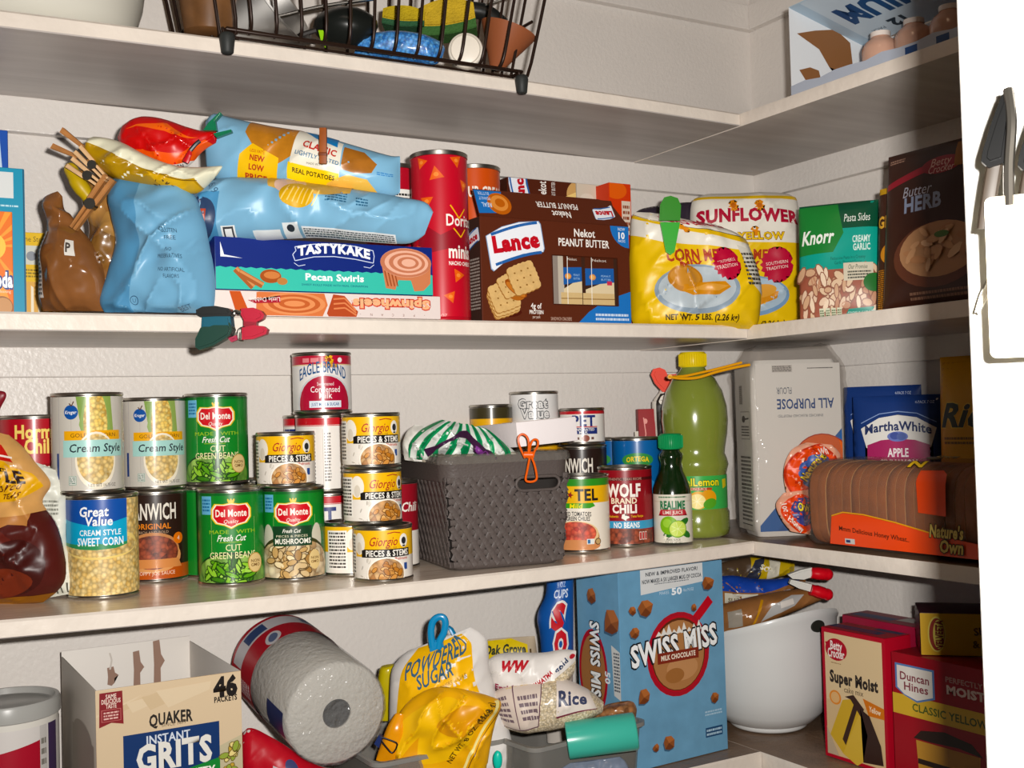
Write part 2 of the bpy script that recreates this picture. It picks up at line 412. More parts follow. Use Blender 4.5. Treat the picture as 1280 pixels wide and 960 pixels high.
# ============================================================ the open door at the right and what hangs on it
dp = at_t(1214, 480, .56)
dth = math.radians(-57)
bm = bmesh.new(); bx(bm, 0, .62, 0, .036, -1.3, .85, .003)
bx(bm, .10, .52, -.004, .002, .02, .70, .003)
bx(bm, .10, .52, -.004, .002, -1.0, -.22, .003)
door = struct('door_1', bm, M('#f1efe9', .4, bump=.12, bscale=120)); door.location = (dp.x, dp.y, 0); door.rotation_euler = (0, 0, dth)
DN = Vector((math.sin(dth), -math.cos(dth), 0)); DX = Vector((math.cos(dth), math.sin(dth), 0))
def on_door(px, py, off):
    d = ray(px, py); q = Vector((dp.x, dp.y, 0))+DN*off
    return CAM+d*((q-CAM).dot(DN)/d.dot(DN))
def door_mtx(px, py, off):
    p = on_door(px, py, off); m = Matrix.Identity(4)
    for i in range(3): m[i][0] = DX[i]; m[i][1] = -DN[i]; m[i][2] = (0, 0, 1)[i]; m[i][3] = p[i]
    return m
s = .515/FPX
BLK = M('#050506', .35, spec=.06)
def door_clamp(px, py, label, sc=1.0):
    t = thing('spring_clamp', label, 'clamp', mat=door_mtx(px, py, .048), group='clamps on the door')
    bm = bmesh.new(); prism(bm, [(a*s*sc, b*s*sc) for a, b in ((-16, -91), (-24, -82), (-22, -70), (-10, -34), (2, -4), (8, 2), (17, -2), (15, -30), (5, -86))], -.006, .006, .003); mesh('handle_sleeve', bm, BLK, t)
    bm = bmesh.new(); tube(bm, [(-8*s*sc, .001, -78*s*sc), (-16*s*sc, .001, -118*s*sc), (-24*s*sc, .002, -165*s*sc)], .0035, 8, 4, flat=.6); mesh('jaw', bm, M('#2a221a', .5), t)
    bm = bmesh.new(); tube(bm, [(10*s*sc, -.004, 2*s*sc), (13*s*sc, -.007, -40*s*sc), (8*s*sc, -.005, -90*s*sc), (6*s*sc, -.003, -140*s*sc)], .0022, 8, 4); mesh('spring_arm', bm, M('#5a5650', .3, .8), t)
    return t
door_clamp(1250, 118, 'black handled metal clamp hanging on the white door, left of two')
door_clamp(1296, 122, 'black handled metal clamp on the white door, cut by the picture edge')
t = thing('hanging_card', 'white rounded card hanging on the open door below the black clamps', 'card', mat=door_mtx(1238, 448, .052))
W_, H_ = .031, .0715
def rrect(x0, z0, x1, z1, r, n=5):
    P = []
    for cx, cz, a in ((x1-r, z0+r, -90), (x1-r, z1-r, 0), (x0+r, z1-r, 90), (x0+r, z0+r, 180)):
        for k in range(n+1):
            q = math.radians(a+90*k/n); P.append((cx+r*math.cos(q), cz+r*math.sin(q)))
    return P
bm = bmesh.new(); prism(bm, rrect(0, 0, W_, H_, .003), 0, .0015); mesh('card', bm, M('#f3ead6', .5), t)
A = Art(); A.lines(.010, .012, .013, .055, 14, '#b9ae9c', 4); A.lines(.022, .010, .027, .06, 16, '#a59a8a', 5); A.build('print', t, plane_map((0, 0, 0), (1, 0, 0), (0, 0, 1)))
t = thing('small_clip', 'small white wire clip pinching the edge of the door beside the card', 'clip', mat=door_mtx(1230, 368, .012))
bm = bmesh.new(); prism(bm, [(-11*s, -22*s), (-7*s, -26*s), (10*s, 4*s), (9*s, 18*s), (2*s, 14*s)], -.003, .001, .0008); mesh('clip_body', bm, M('#eeeae2', .4), t)
bm = bmesh.new(); tube(bm, [(-11*s, -.003, -24*s), (-2*s, -.004, 2*s), (8*s, -.003, 22*s)], .0006, 6, 3); mesh('wire', bm, STEELD, t)
# ============================================================ cans
DEFCOAT = .3
CORN = food('corn_kernels', ['#e8c45a', '#f3da7c', '#d9a83e', '#f0cf62'], 260)
CORNC = food('creamed_corn', ['#e6c478', '#efd592', '#dbb058', '#e9c97e'], 230)
BEANS = food('cut_green_beans', ['#5f9a2f', '#86bb45', '#3f7a22', '#a4cc5c'], 120, stretch=(1, 1, .6))
MUSH = food('sliced_mushrooms', ['#cdb083', '#ead9b4', '#a8875a', '#dcc397'], 110)
STEMS = food('mushroom_pieces', ['#c98f52', '#e0b47a', '#a86d35', '#d3a063'], 150)
MEAT = food('chili_meat', ['#8a3a22', '#b4532f', '#5e2414', '#9e4628'], 190)
TOM = food('diced_tomatoes', ['#d8402c', '#ea6a48', '#b02a1e', '#e2563a'], 170)
HAND = Vector((0, 0, 0))
def can(name, label, r, h, art, loc, rz, group, rim=STEEL, base='#c9c4ba', beads=False):
    t = thing(name, label, 'can', loc, rz, group)
    bm = bmesh.new(); e = .0011
    prof = [(0, .0025), (r-.0045, .0025), (r-.0035, 0), (r+e*.2, 0), (r+e, .0012), (r+e, .003), (r, .0042), (r, h-.0042), (r+e, h-.003), (r+e, h-.0012), (r+e*.2, h), (r-.0026, h), (r-.0036, h-.0042)]
    lathe(bm, prof, 56); mesh('can_body', bm, rim, t, 40)
    bm = bmesh.new(); zt = h-.0042
    lathe(bm, [(r-.0036, zt), (r-.007, zt-.0006), (r-.009, zt+.0006), (r*.6, zt+.0006), (r*.56, zt-.0002), (r*.52, zt+.0006), (0, zt+.0006)], 48); mesh('lid', bm, STEEL, t, 40)
    full = Art(); c = 2*PI*r; full.rect(-c/2, 0, c/2, h-.0094, base)
    full.it += [(a, b, m, l+1, bb) for a, b, m, l, bb in art(r, h-.0094).it]
    full.build('label', t, cyl_map(r, .0047), du=.0042, clip=(-9, 0, 9, h-.0094)); return t
def face_cam(loc, off=0):
    d = Vector((loc[0]-CAM.x, loc[1]-CAM.y, 0)).normalized(); return math.atan2(-d.x, d.y)+math.radians(off)
def on_shelf(px, py, z, r):
    """centre of a round thing whose nearest bottom point shows at this pixel"""
    zz = z(-.8) if callable(z) else z
    for _ in range(4):
        P = at_z(px, py, zz)
        if callable(z): zz = z(P.x)
    d = Vector((P.x-CAM.x, P.y-CAM.y, 0)).normalized(); c = P+d*r
    return Vector((c.x, c.y, (z(c.x) if callable(z) else z)+.0004))
def shift(loc, dpx, dz=0, back=0):
    k = depth(loc)/FPX; R0 = Vector((RT.x, RT.y, 0)).normalized(); F0 = Vector((FW.x, FW.y, 0)).normalized()
    return Vector(loc)+R0*(dpx*k)+F0*back+Vector((0, 0, dz))
def art_kroger(r, h):
    a = Art(); W = '#ddd6d4'
    a.rect(-.030, 0, -.0295, h, '#a9a3a6'); a.rect(-.0145, 0, -.0141, h*.98, '#b3a9a0'); a.rect(-.034, .012, -.0305, .040, '#27407a')
    for x, c in ((-.003, '#7f9a52'), (.024, '#8ca35c')): a.poly([(x-.006, h), (x+.004, h), (x+.007, h*.62), (x, h*.6)], c)
    a.poly([(.0, h), (.021, h), (.027, h*.66), (.0235, h*.6), (-.003, h*.6), (-.006, h*.7)], '#8fa764')
    a.ell(.011, h*.72, .0125, .034, CORN, 30)
    a.rect(-.0225, h*.535, .040, h*.635, '#e5a93d'); a.text('GOLDEN CORN', .009, h*.587, .0042, '#6b4a1e', w=.048)
    a.ell(.011, h*.315, .0215, .031, '#efe6d2'); a.ell(.011, h*.33, .0195, .027, CORNC)
    a.rect(-.0235, h*.355, .043, h*.535, '#a9d2cb'); a.text('Cream Style', .012, h*.45, .0085, '#1d2430', w=.056, bold=.02, shear=.12)
    a.ell(-.0145, h*.835, .0078, .0078, '#1f4f96'); a.text('Kroger', -.0145, h*.835, .0036, '#f2f2f2', w=.0125, shear=.2, bold=.02)
    a.line([(-.016, h*.93), (-.0135, h*.90), (-.011, h*.95)], .0012, '#5b4033')
    a.rect(-.0175, .006, -.0095, .0155, '#7fa294'); a.rect(-.0169, .0066, -.0101, .0149, '#e6e2dc'); a.lines(-.0165, .007, -.0105, .0145, 4, '#54776a', 3)
    a.text('NET WT 14.75 OZ', .017, .005, .0034, '#3b3634', w=.030); return a
def art_gvcorn(r, h):
    a = Art(); a.rect(-2.1*r, 0, 1.9*r, h, CORNC)
    a.rect(-.052, h*.0, -.040, h, '#e7e0d2'); a.ell(0, h*.53, .046, .016, '#e9cf86'); a.ell(0, h*.515, .044, .012, CORNC)
    a.poly([(-.046, h), (.031, h), (.031, h*.52), (.018, h*.485), (-.002, h*.475), (-.02, h*.485), (-.046, h*.52)], '#2f9fc4')
    a.poly([(-.046, h), (.031, h), (.031, h*.80), (-.002, h*.72), (-.046, h*.80)], '#1f4d9a')
    a.poly([(-.046, h*.55), (-.016, h*.53), (.0, h*.54), (.016, h*.52), (.031, h*.55), (.031, h*.52), (.018, h*.485), (-.002, h*.475), (-.02, h*.485), (-.046, h*.52)], '#3e8a5a')
    a.text('Great', -.004, h*.875, .0098, '#f4f4f4', w=.030, bold=.035, shear=.08); a.text('Value', .001, h*.775, .0092, '#f4f4f4', w=.028, bold=.035, shear=.08)
    a.text('CREAM STYLE', .002, h*.655, .0058, '#eef4f6', w=.043, bold=.02); a.text('SWEET CORN', .002, h*.56, .0082, '#eef4f6', w=.048, bold=.03)
    return a
def art_manwich(r, h):
    a = Art(); a.rect(-3*r, 0, 3*r, h, '#2a1a14'); a.rect(-3*r, 0, 3*r, h*.16, '#b4562a')
    a.text('MANWICH', -.006, h*.80, .018, '#e9e2d6', w=.060, bold=.035); a.text('ORIGINAL', -.004, h*.625, .0062, '#d9813a', w=.042, bold=.03)
    a.text('RICH AND BOLD', -.003, h*.555, .003, '#b99a80', w=.034)
    a.ell(-.004, h*.33, .032, .022, '#c08458'); a.ell(-.004, h*.27, .034, .0195, '#d79a66'); a.ell(-.004, h*.315, .030, .020, MEAT)
    a.poly([(-.034, h*.235), (.026, h*.235), (.031, h*.13), (-.036, h*.13)], '#cf8a56'); a.text('SLOPPY JOE SAUCE', -.002, h*.07, .0042, '#f0d9c4', w=.046)
    a.ell(.0265, h*.47, .0068, .0068, '#d9762c'); a.text('4', .0265, h*.47, .005, '#f6e4cc'); return a
def art_manwich_tall(r, h):
    a = Art(); a.rect(-3*r, 0, 3*r, h, '#241713'); a.text('MANWICH', -.006, h*.82, .019, '#e9e2d6', w=.058, bold=.035); a.text('ORIGINAL', -.004, h*.66, .0062, '#d9813a', w=.042, bold=.03)
    a.ell(-.004, h*.34, .032, .028, '#d79a66'); a.ell(-.004, h*.36, .029, .024, MEAT); return a
def dm_base(a, r, h, bot):
    a.rect(-3.1*r, 0, 3.1*r, h, '#1f7d33'); a.rect(-3.1*r, h*.97, 3.1*r, h, '#14602a')
    a.rect(-.037, h*.76, -.022, h*.965, '#6fb2d4'); a.lines(-.0355, h*.79, -.0235, h*.94, 4, '#2d6f9c', 8)
    a.rect(-.0225, h*.26, -.0222, h*.72, '#b9c88a'); a.rect(.0285, h*.26, .0288, h*.72, '#b9c88a')
def dm_logo(a, cx, cy, k=1.0):
    def shield(q, m):
        P = [(-21, 6), (-17, 11.5), (-8, 11), (0, 12.5), (8, 11), (17, 11.5), (21, 6), (21, -3), (16, -9), (7, -11), (0, -14.5), (-7, -11), (-16, -9), (-21, -3)]
        a.poly([(cx+x*.001*k*q, cy+y*.001*k*q) for x, y in P], m)
    shield(1.12, '#e8c23c'); shield(1.04, '#f3ead0'); shield(.95, '#c4232b')
    for q in (-.004, 0, .004): a.ell(cx+q*.6, cy+.0155*k, .0012*k, .0032*k, '#e8c23c', 8, rot=-q*6000)
    a.text('Del Monte', cx, cy+.002*k, .0078*k, '#f4efe4', w=.035*k, bold=.035); a.text('Quality', cx, cy-.0075*k, .0042*k, '#f4efe4', w=.016*k, shear=.25)
def art_beans(r, h):
    a = Art(); dm_base(a, r, h, BEANS)
    a.ell(0, h*.10, .045, .024, '#173f1c'); a.ell(0, h*.075, .046, .024, BEANS)
    a.scatter(0, h*.10, .028, .015, 52, .0085, [M('#6fa738'), M('#8fc04e'), M('#5c9630'), M('#a5d066'), M('#3f7424'), M('#2f5e1c')], 4, .40, dark=M('#1c4013'))
    dm_logo(a, .001, h*.755)
    a.text('MADE   WITH', .002, h*.565, .0042, '#9fbf4a', w=.054); a.text('Fresh Cut', .0015, h*.495, .0068, '#f2f0e4', w=.032, bold=.02, shear=.3)
    a.line([(-.013, h*.448), (.012, h*.448)], .0006, '#9fbf4a')
    a.text('CUT', .003, h*.388, .0072, '#eee9b6', w=.0175, bold=.0); a.text('GREEN BEANS', .002, h*.305, .0074, '#eee9b6', w=.050, bold=.0)
    a.ell(.027, h*.205, .0094, .0115, '#b58f52'); a.ell(.027, h*.205, .0085, .0105, '#d9c08c'); a.text('NON', .027, h*.225, .0034, '#6a4a20', bold=.02); a.text('GMO', .027, h*.18, .0034, '#6a4a20', bold=.02)
    return a
def art_mush(r, h):
    a = Art(); dm_base(a, r, h, MUSH); a.rect(-3.1*r, 0, 3.1*r, h*.6, '#2a6b3a')
    a.ell(-.031, h*.42, .009, .02, '#cfc9b8'); a.ell(.031, h*.42, .008, .02, '#cfc9b8')
    a.ell(0, h*.16, .048, .034, '#3b3a20'); a.ell(0, h*.13, .05, .032, MUSH)
    a.scatter(0, h*.19, .030, .022, 44, .0072, [M('#d6bf92'), M('#bf9d6a'), M('#e6d5ae'), M('#a07c4c'), M('#cbb288')], 6, .62, dark=M('#5a4426'))
    dm_logo(a, .002, h*.745, .98)
    a.rect(-.021, h*.37, .022, h*.60, '#183a22'); a.text('Fresh Cut', .0, h*.545, .0042, '#f2f0e4', w=.019, shear=.3, bold=.02); a.text('PIECES & PIECES', .0, h*.485, .0026, '#d8d4b8', w=.034)
    a.text('MUSHROOMS', .001, h*.425, .0058, '#f2efe2', w=.039, bold=.03)
    a.ell(.0255, h*.20, .0074, .0115, '#d9c08c'); a.text('NON', .0255, h*.22, .003, '#6a4a20', bold=.02); a.text('GMO', .0255, h*.175, .003, '#6a4a20', bold=.02); return a
def art_giorgio(r, h):
    a = Art(); a.rect(-3.1*r, 0, 3.1*r, h, '#e9e3da'); a.rect(-3.1*r, h*.45, 3.1*r, h, '#e9b83e')
    a.ell(-.0275, h*.72, .0085, .0125, '#efe9dd'); a.ell(-.0275, h*.63, .004, .007, '#d8cfbf')
    a.scatter(-.018, h*.2, .010, .012, 9, .0034, [M('#b9b2a8'), M('#d3ccc1')], 3, .4)
    a.text('Giorgio', .004, h*.77, .0098, '#a3302a', w=.033, bold=.012, shear=.28); a.line([(.008, h*.93), (.016, h*.955), (.024, h*.93)], .0011, '#a3302a'); a.text('SINCE 1928', .012, h*.635, .0022, '#7a4a2a', w=.013)
    a.ell(.0285, h*.77, .0058, .0078, '#f1ede4'); a.ell(.0285, h*.765, .0034, .0042, '#23252a'); a.rect(.0265, h*.64, .0305, h*.675, '#23252a')
    a.poly([(-.0235, h*.44), (.037, h*.44), (.037, h*.61), (-.0195, h*.61), (-.0235, h*.585)], '#171412'); a.text('PIECES & STEMS', .0085, h*.525, .0066, '#f3efe6', w=.052, bold=.03)
    a.text('Mushrooms', .025, h*.405, .0034, '#b03a26', w=.018, shear=.2, bold=.03)
    a.ell(.006, h*.10, .0215, .0195, '#f4efe4'); a.ell(.006, h*.10, .0198, .0178, STEMS)
    a.scatter(.006, h*.14, .014, .009, 22, .0052, [M('#c98f52'), M('#dcae74'), M('#b07438'), M('#c08a4e')], 2, .6, dark=M('#6e4420'))
    a.rect(.0285, h*.16, .0335, h*.30, '#2a4a8a')
    a.rect(-.060, h*.08, -.034, h*.92, '#f2eee6'); a.lines(-.058, h*.1, -.036, h*.9, 11, '#4a4642', 9); return a
def art_pet(r, h):
    a = Art(); a.rect(-3.1*r, 0, 3.1*r, h, '#e8e3dd'); a.rect(-3.1*r, h*.90, 3.1*r, h, '#b9262e'); a.rect(-3.1*r, h*.885, 3.1*r, h*.895, '#b9262e')
    a.text('PET', .003, h*.715, .021, '#22306e', w=.041, bold=.05); a.rect(-.0225, h*.525, .028, h*.545, '#b9262e')
    a.rect(-.0225, h*.35, .028, h*.515, '#22306e'); a.text('EVAPORATED', .003, h*.465, .0044, '#f0eee8', w=.038, bold=.02); a.text('MILK', .003, h*.40, .0046, '#f0eee8', w=.015, bold=.02)
    a.lines(-.012, h*.28, .018, h*.32, 1, '#8a5a4a', 2); a.ell(.004, h*.165, .0075, .0075, '#8a4a3a'); a.ell(.004, h*.165, .0062, .0062, '#e2c9ae'); a.ell(.004, h*.165, .0036, .0045, '#8a4a3a')
    a.rect(-.0125, h*.14, -.006, h*.22, '#6a4a44'); a.rect(.014, h*.14, .0205, h*.22, '#6a4a44')
    # back of the can: fine print and a second panel
    a.rect(-.066, h*.06, -.0655, h*.84, '#b5aca4'); a.lines(-.064, h*.1, -.056, h*.8, 16, '#6e6a68', 7); a.rect(-.092, h*.05, -.074, h*.84, '#f0ece6'); a.lines(-.091, h*.08, -.075, h*.8, 14, '#5a5856', 8); return a
def art_pet_small(r, h):
    a = Art(); a.rect(-3.1*r, 0, 3.1*r, h, '#e8e3dd'); a.rect(-3.1*r, h*.90, 3.1*r, h, '#b9262e')
    a.text('PET', .004, h*.68, .0145, '#22306e', w=.034, bold=.05); a.rect(-.018, h*.47, .024, h*.50, '#b9262e'); a.rect(-.018, h*.25, .024, h*.455, '#22306e'); a.text('EVAPORATED', .003, h*.395, .0034, '#f0eee8', w=.032, bold=.02); a.text('MILK', .003, h*.305, .0034, '#f0eee8', w=.012, bold=.02)
    a.ell(.006, h*.11, .0055, .0048, '#8a4a3a'); a.rect(-.008, h*.07, -.003, h*.15, '#6a4a44'); a.rect(.014, h*.07, .018, h*.15, '#6a4a44'); return a
def art_eagle(r, h):
    a = Art(); a.rect(-3.1*r, 0, 3.1*r, h, '#e6e2de'); a.rect(-3.1*r, h*.84, 3.1*r, h, '#b02238'); a.rect(-3.1*r, h*.825, 3.1*r, h*.835, '#d9b34a')
    a.rect(-.022, h*.875, -.013, h*.955, '#d9868a'); a.rect(-.011, h*.875, -.001, h*.955, '#d9868a'); a.ell(.026, h*.915, .0032, .0032, '#f2e6e4'); a.star(.0115, h*.92, .003, .0062, 9, '#e8b63c'); a.ell(.0115, h*.92, .0026, .0026, '#8a3a1c')
    a.text('Borden', .0115, h*.82, .005, '#d9a43c', w=.020, bold=.04, shear=.1, out='#8a2a20', ow=.05)
    a.text('EAGLE BRAND', .004, h*.64, .0135, '#1d4f80', w=.062, bold=.02, arch=.010)
    a.ell(.006, h*.10, .036, .0375, '#cfd0d2'); a.ell(.006, h*.10, .0335, .0352, '#a81f38')
    a.text('Sweetened', .0065, h*.475, .0042, '#f2e6e4', w=.020); a.text('Condensed', .0065, h*.375, .0072, '#f6eeee', w=.036, bold=.012); a.text('Milk', .0065, h*.265, .0078, '#f6eeee', w=.0155, bold=.012)
    a.rect(-.0135, h*.04, .026, h*.165, '#dfe6ee'); a.text('JUST MILK & SUGAR', .0062, h*.10, .0036, '#2a5a8a', w=.034, bold=.02); return a
def art_rotel(r, h):
    a = Art(); a.rect(-3.1*r, 0, 3.1*r, h, '#ece4d6'); a.rect(-3.1*r, h*.90, 3.1*r, h, '#3c8a34'); a.rect(-3.1*r, h*.66, 3.1*r, h*.90, '#e8b52e')
    a.text('RO', -.024, h*.775, .0135, '#1e1a18', w=.015, bold=.05); a.star(-.0095, h*.775, .0022, .0052, 5, '#8a2a24'); a.text('TEL', .0125, h*.775, .0145, '#1e1a18', w=.032, bold=.05)
    a.poly([(-.026, h*.59), (.016, h*.585), (.024, h*.615), (.021, h*.66), (-.026, h*.66)], '#4a9a3a'); a.text('Mild', -.002, h*.62, .0058, '#f0e04a', w=.017, bold=.03, shear=.1)
    a.text('DICED TOMATOES', -.003, h*.50, .0056, '#2a2624', w=.042, bold=.03, arch=.001); a.text('& GREEN CHILIES', -.002, h*.435, .0052, '#2a2624', w=.036, bold=.03, arch=.001)
    a.ell(-.004, h*.18, .0335, .019, '#b98a5a'); a.ell(-.004, h*.22, .032, .018, '#e6c79a'); a.ell(-.004, h*.235, .0285, .0155, TOM); a.ell(-.004, h*.06, .034, .008, '#c98a5e')
    a.rect(.011, h*.08, .021, h*.155, '#e0e4e0'); a.rect(.012, h*.09, .0155, h*.145, '#3a6a9a'); a.ell(.0265, h*.115, .0045, .0045, '#4a3a2a'); a.ell(.0265, h*.115, .0034, .0034, '#c0a070'); return a
def art_wolf(r, h):
    a = Art(); a.rect(-3.1*r, 0, 3.1*r, h, '#8a1a22'); a.rect(-3.1*r, h*.86, 3.1*r, h*.90, '#4a1214'); a.text('AUTHENTIC TEXAS RECIPE', -.002, h*.88, .0032, '#c99a8a', w=.052)
    a.text('WOLF', -.002, h*.725, .0165, '#f4eee6', w=.048, bold=.06); a.text('BRAND', -.002, h*.585, .0074, '#f0e2c8', w=.036, bold=.04); a.text('CHILI', -.0015, h*.475, .0108, '#f4eee6', w=.034, bold=.06)
    a.text('Authentic', -.017, h*.375, .0032, '#e0b94a', w=.014, bold=.02); a.poly([(-.005, h*.40), (-.001, h*.41), (-.001, h*.385), (.004, h*.375), (.005, h*.355), (.001, h*.34), (0, h*.315), (-.003, h*.335), (-.006, h*.35)], '#f4eee6'); a.text('Texas Recipe', .016, h*.375, .0032, '#e0b94a', w=.018, bold=.02)
    a.rect(-3.1*r, h*.20, 3.1*r, h*.31, '#4a9ac0'); a.text('NO BEANS', .001, h*.255, .0072, '#eef2f2', w=.036, bold=.04); a.poly([(-.048, h*.17), (-.02, h*.215), (.015, h*.205), (.048, h*.165), (.048, 0), (-.048, 0)], MEAT)
    for q in (.018, .0225, .027): a.rect(q, h*.05, q+.0035, h*.16, '#e8cfc6'); a.rect(q+.0005, h*.06, q+.003, h*.15, '#b02a2a')
    return a
def art_hormel(r, h):
    a = Art(); a.rect(-3.1*r, 0, 3.1*r, h, '#a81f2a'); a.rect(-3.1*r, h*.0, 3.1*r, h*.42, '#e4ddd0')
    a.text('Hormel', .007, h*.84, .0145, '#f0d680', w=.052, bold=.05); a.text('Chili', .0065, h*.66, .0155, '#f0d680', w=.030, bold=.05)
    a.poly([(-.012, h*.40), (.036, h*.47), (.036, h*.36), (-.010, h*.29)], '#8a1a20'); a.text('No Beans', .013, h*.385, .007, '#f4ead8', w=.036, bold=.04, rot=8); a.ell(.012, h*.13, .03, .018, '#d8b27a'); a.ell(.012, h*.13, .026, .015, MEAT); return a
def art_ortega(r, h):
    a = Art(); a.rect(-3.1*r, 0, 3.1*r, h, '#1f5f9c'); a.ell(.002, h*.80, .0235, .010, '#3f8a4a'); a.text('ORTEGA', .002, h*.80, .0066, '#e9c84a', w=.033, bold=.05, arch=.0015)
    a.ell(.002, h*.50, .030, .016, '#3a86c0'); a.text('GREEN CHILES', .002, h*.60, .0045, '#dfe8ee', w=.030, bold=.02); a.poly([(-.004, h*.45), (.012, h*.60), (.020, h*.46), (.008, h*.38)], '#a9cfd8'); a.ell(0, h*.2, .028, .012, '#7fae46'); return a
def art_gvwhite(r, h):
    a = Art(); a.rect(-3.1*r, 0, 3.1*r, h, '#e4e2e0'); a.text('Great', -.002, h*.74, .0125, '#e4e2e0', w=.044, bold=.04, out='#3a3d42', ow=.06); a.text('Value', .001, h*.46, .0125, '#e4e2e0', w=.042, bold=.04, out='#3a3d42', ow=.06)
    a.text('CHICKEN BREAST', 0, h*.2, .004, '#3a3d42', w=.04); return a
def art_yellow(r, h):
    a = Art(); a.rect(-3.1*r, 0, 3.1*r, h, '#dfa92e'); a.rect(-3.1*r, h*.92, 3.1*r, h, '#3a3420'); a.text('MUSTARD GREENS', .002, h*.66, .009, '#3a1a14', w=.052, bold=.05); a.rect(-3.1*r, h*.1, 3.1*r, h*.4, '#b8341e'); return a
def art_darkred(r, h):
    a = Art(); a.rect(-3.1*r, 0, 3.1*r, h, '#8f1d28'); a.text('Chili', .016, h*.72, .011, '#f0e8e0', w=.026, bold=.03, shear=.2); a.rect(-3.1*r, 0, 3.1*r, h*.42, '#e6e0d8'); return a
R1, H1 = .0372, .1100
GC = 'stacked cans on the middle shelf'
def spot(px, py, t, z=zs3):
    """centre of a can whose middle shows at this pixel, t metres in front of the lens"""
    q = at_t(px, py, t); return Vector((q.x, q.y, z(q.x)+.0004))
up = lambda c, dpx, dz, back=0: shift(c, dpx, dz, back)
# --- two cream style corn cans on top, one corn can and one sauce can under them
c_gv = spot(128.5, 680, 1.258)
can('food_can', 'can of sweet corn with blue panel at the left end of the shelf front', R1, .1115, art_gvcorn, c_gv, face_cam(c_gv, -7), GC)
c_k = up(c_gv, -18, .1121, .004)
kg = can('food_can', 'white cream style corn can stacked on the blue panel sweet corn can', R1, H1, art_kroger, c_k, face_cam(c_k, -4), 'white cream style corn cans')
c_man = spot(194.5, 660, 1.385)
can('food_can', 'dark brown sloppy joe sauce can under a white corn can', R1, .1085, art_manwich, c_man, face_cam(c_man, 1), 'dark brown sauce cans')
c_k2 = up(c_man, 0, .1091)
dup(kg, c_k2, face_cam(c_k2, -2), 'white cream style corn can stacked on the dark brown sauce can')
c_h = spot(43, 600, 1.325)
can('food_can', 'can hidden under the red chili can at the far left', R1, .0985, art_hormel, c_h, face_cam(c_h), GC)
c_h2 = up(c_h, 0, .0991)
can('food_can', 'red chili can with gold lettering at the far left, behind the brown snack bag', R1, .1000, art_hormel, c_h2, face_cam(c_h2, -2), GC)
# --- green bean cans
c_d = spot(289, 665, 1.346)
dm = can('food_can', 'green cut green beans can standing alone at the shelf front', R1, .1115, art_beans, c_d, face_cam(c_d, -1), 'green cut green beans cans')
c_d2 = spot(266, 660, 1.418)
dup(dm, c_d2, face_cam(c_d2, 48), 'green beans can turned sideways, under another and behind the front one')
c_d3 = up(c_d2, 9, .1121, -.006)
dup(dm, c_d3, face_cam(c_d3, -3), 'green cut green beans can on top of a second one, beside the white corn can')
c_m = spot(367, 665, 1.376)
can('food_can', 'green sliced mushrooms can with one small yellow can on top', .0365, H1, art_mush, c_m, face_cam(c_m, -3), GC)
GR, GH = .0337, .0645
c_g1 = up(c_m, -5, H1+.0006, -.012)
gg = can('mushroom_can', 'small yellow mushroom pieces can on top of the green mushrooms can', GR, GH, art_giorgio, c_g1, face_cam(c_g1, -4), 'small yellow mushroom pieces cans')
c_g2 = spot(479, 690, 1.345)
dup(gg, c_g2, face_cam(c_g2, -5), 'small yellow mushroom can, bottom front of the stack beside the grey basket')
c_g3 = spot(439, 690, 1.402)
dup(gg, c_g3, face_cam(c_g3, 50), 'small yellow mushroom can at shelf level showing its white nutrition side')
c_g4 = up(c_g2, -13, GH+.0008, .012)
dup(gg, c_g4, face_cam(c_g4, 16), 'small yellow mushroom can in the middle of the three can stack')
c_g5 = up(c_g4, 0, GH+.0008)
dup(gg, c_g5, face_cam(c_g5, 3), 'small yellow mushroom can at the top of the three can stack')
# --- evaporated and condensed milk column
PR, PH = .0368, .0975
c_p1 = spot(411, 650, 1.466)
pt = can('milk_can', 'white evaporated milk can at the bottom under the condensed milk can column', PR, PH, art_pet, c_p1, face_cam(c_p1, -22), 'white evaporated milk cans')
c_p2 = up(c_p1, 0, PH+.0006, -.01)
dup(pt, c_p2, face_cam(c_p2, 97), 'white evaporated milk can showing fine print, under the condensed milk can')
c_e = up(c_p2, -1, PH+.0006, -.01)
can('milk_can', 'red and white condensed milk can, highest can of the whole shelf', .0362, .0765, art_eagle, c_e, face_cam(c_e, -4), GC)
c_p3 = spot(383, 650, 1.502)
p3 = can('milk_can', 'narrow white milk can hidden behind the bottom of the condensed milk column', .026, PH, art_pet, c_p3, face_cam(c_p3, 60), 'narrow white milk cans')
c_p4 = up(c_p3, 0, PH+.0006)
dup(p3, c_p4, face_cam(c_p4, -62), 'narrow white milk can peeking out behind the left of the condensed milk column')
c_x = spot(324, 620, 1.462)
can('food_can', 'yellow can with dark rim peeking out between the green beans and mushrooms cans', .0322, .116, art_yellow, c_x, face_cam(c_x), GC)
c_r = spot(488, 620, 1.455)
can('food_can', 'dark red can half hidden between the yellow mushroom cans and grey basket', .034, .110, art_darkred, c_r, face_cam(c_r, 18), GC)
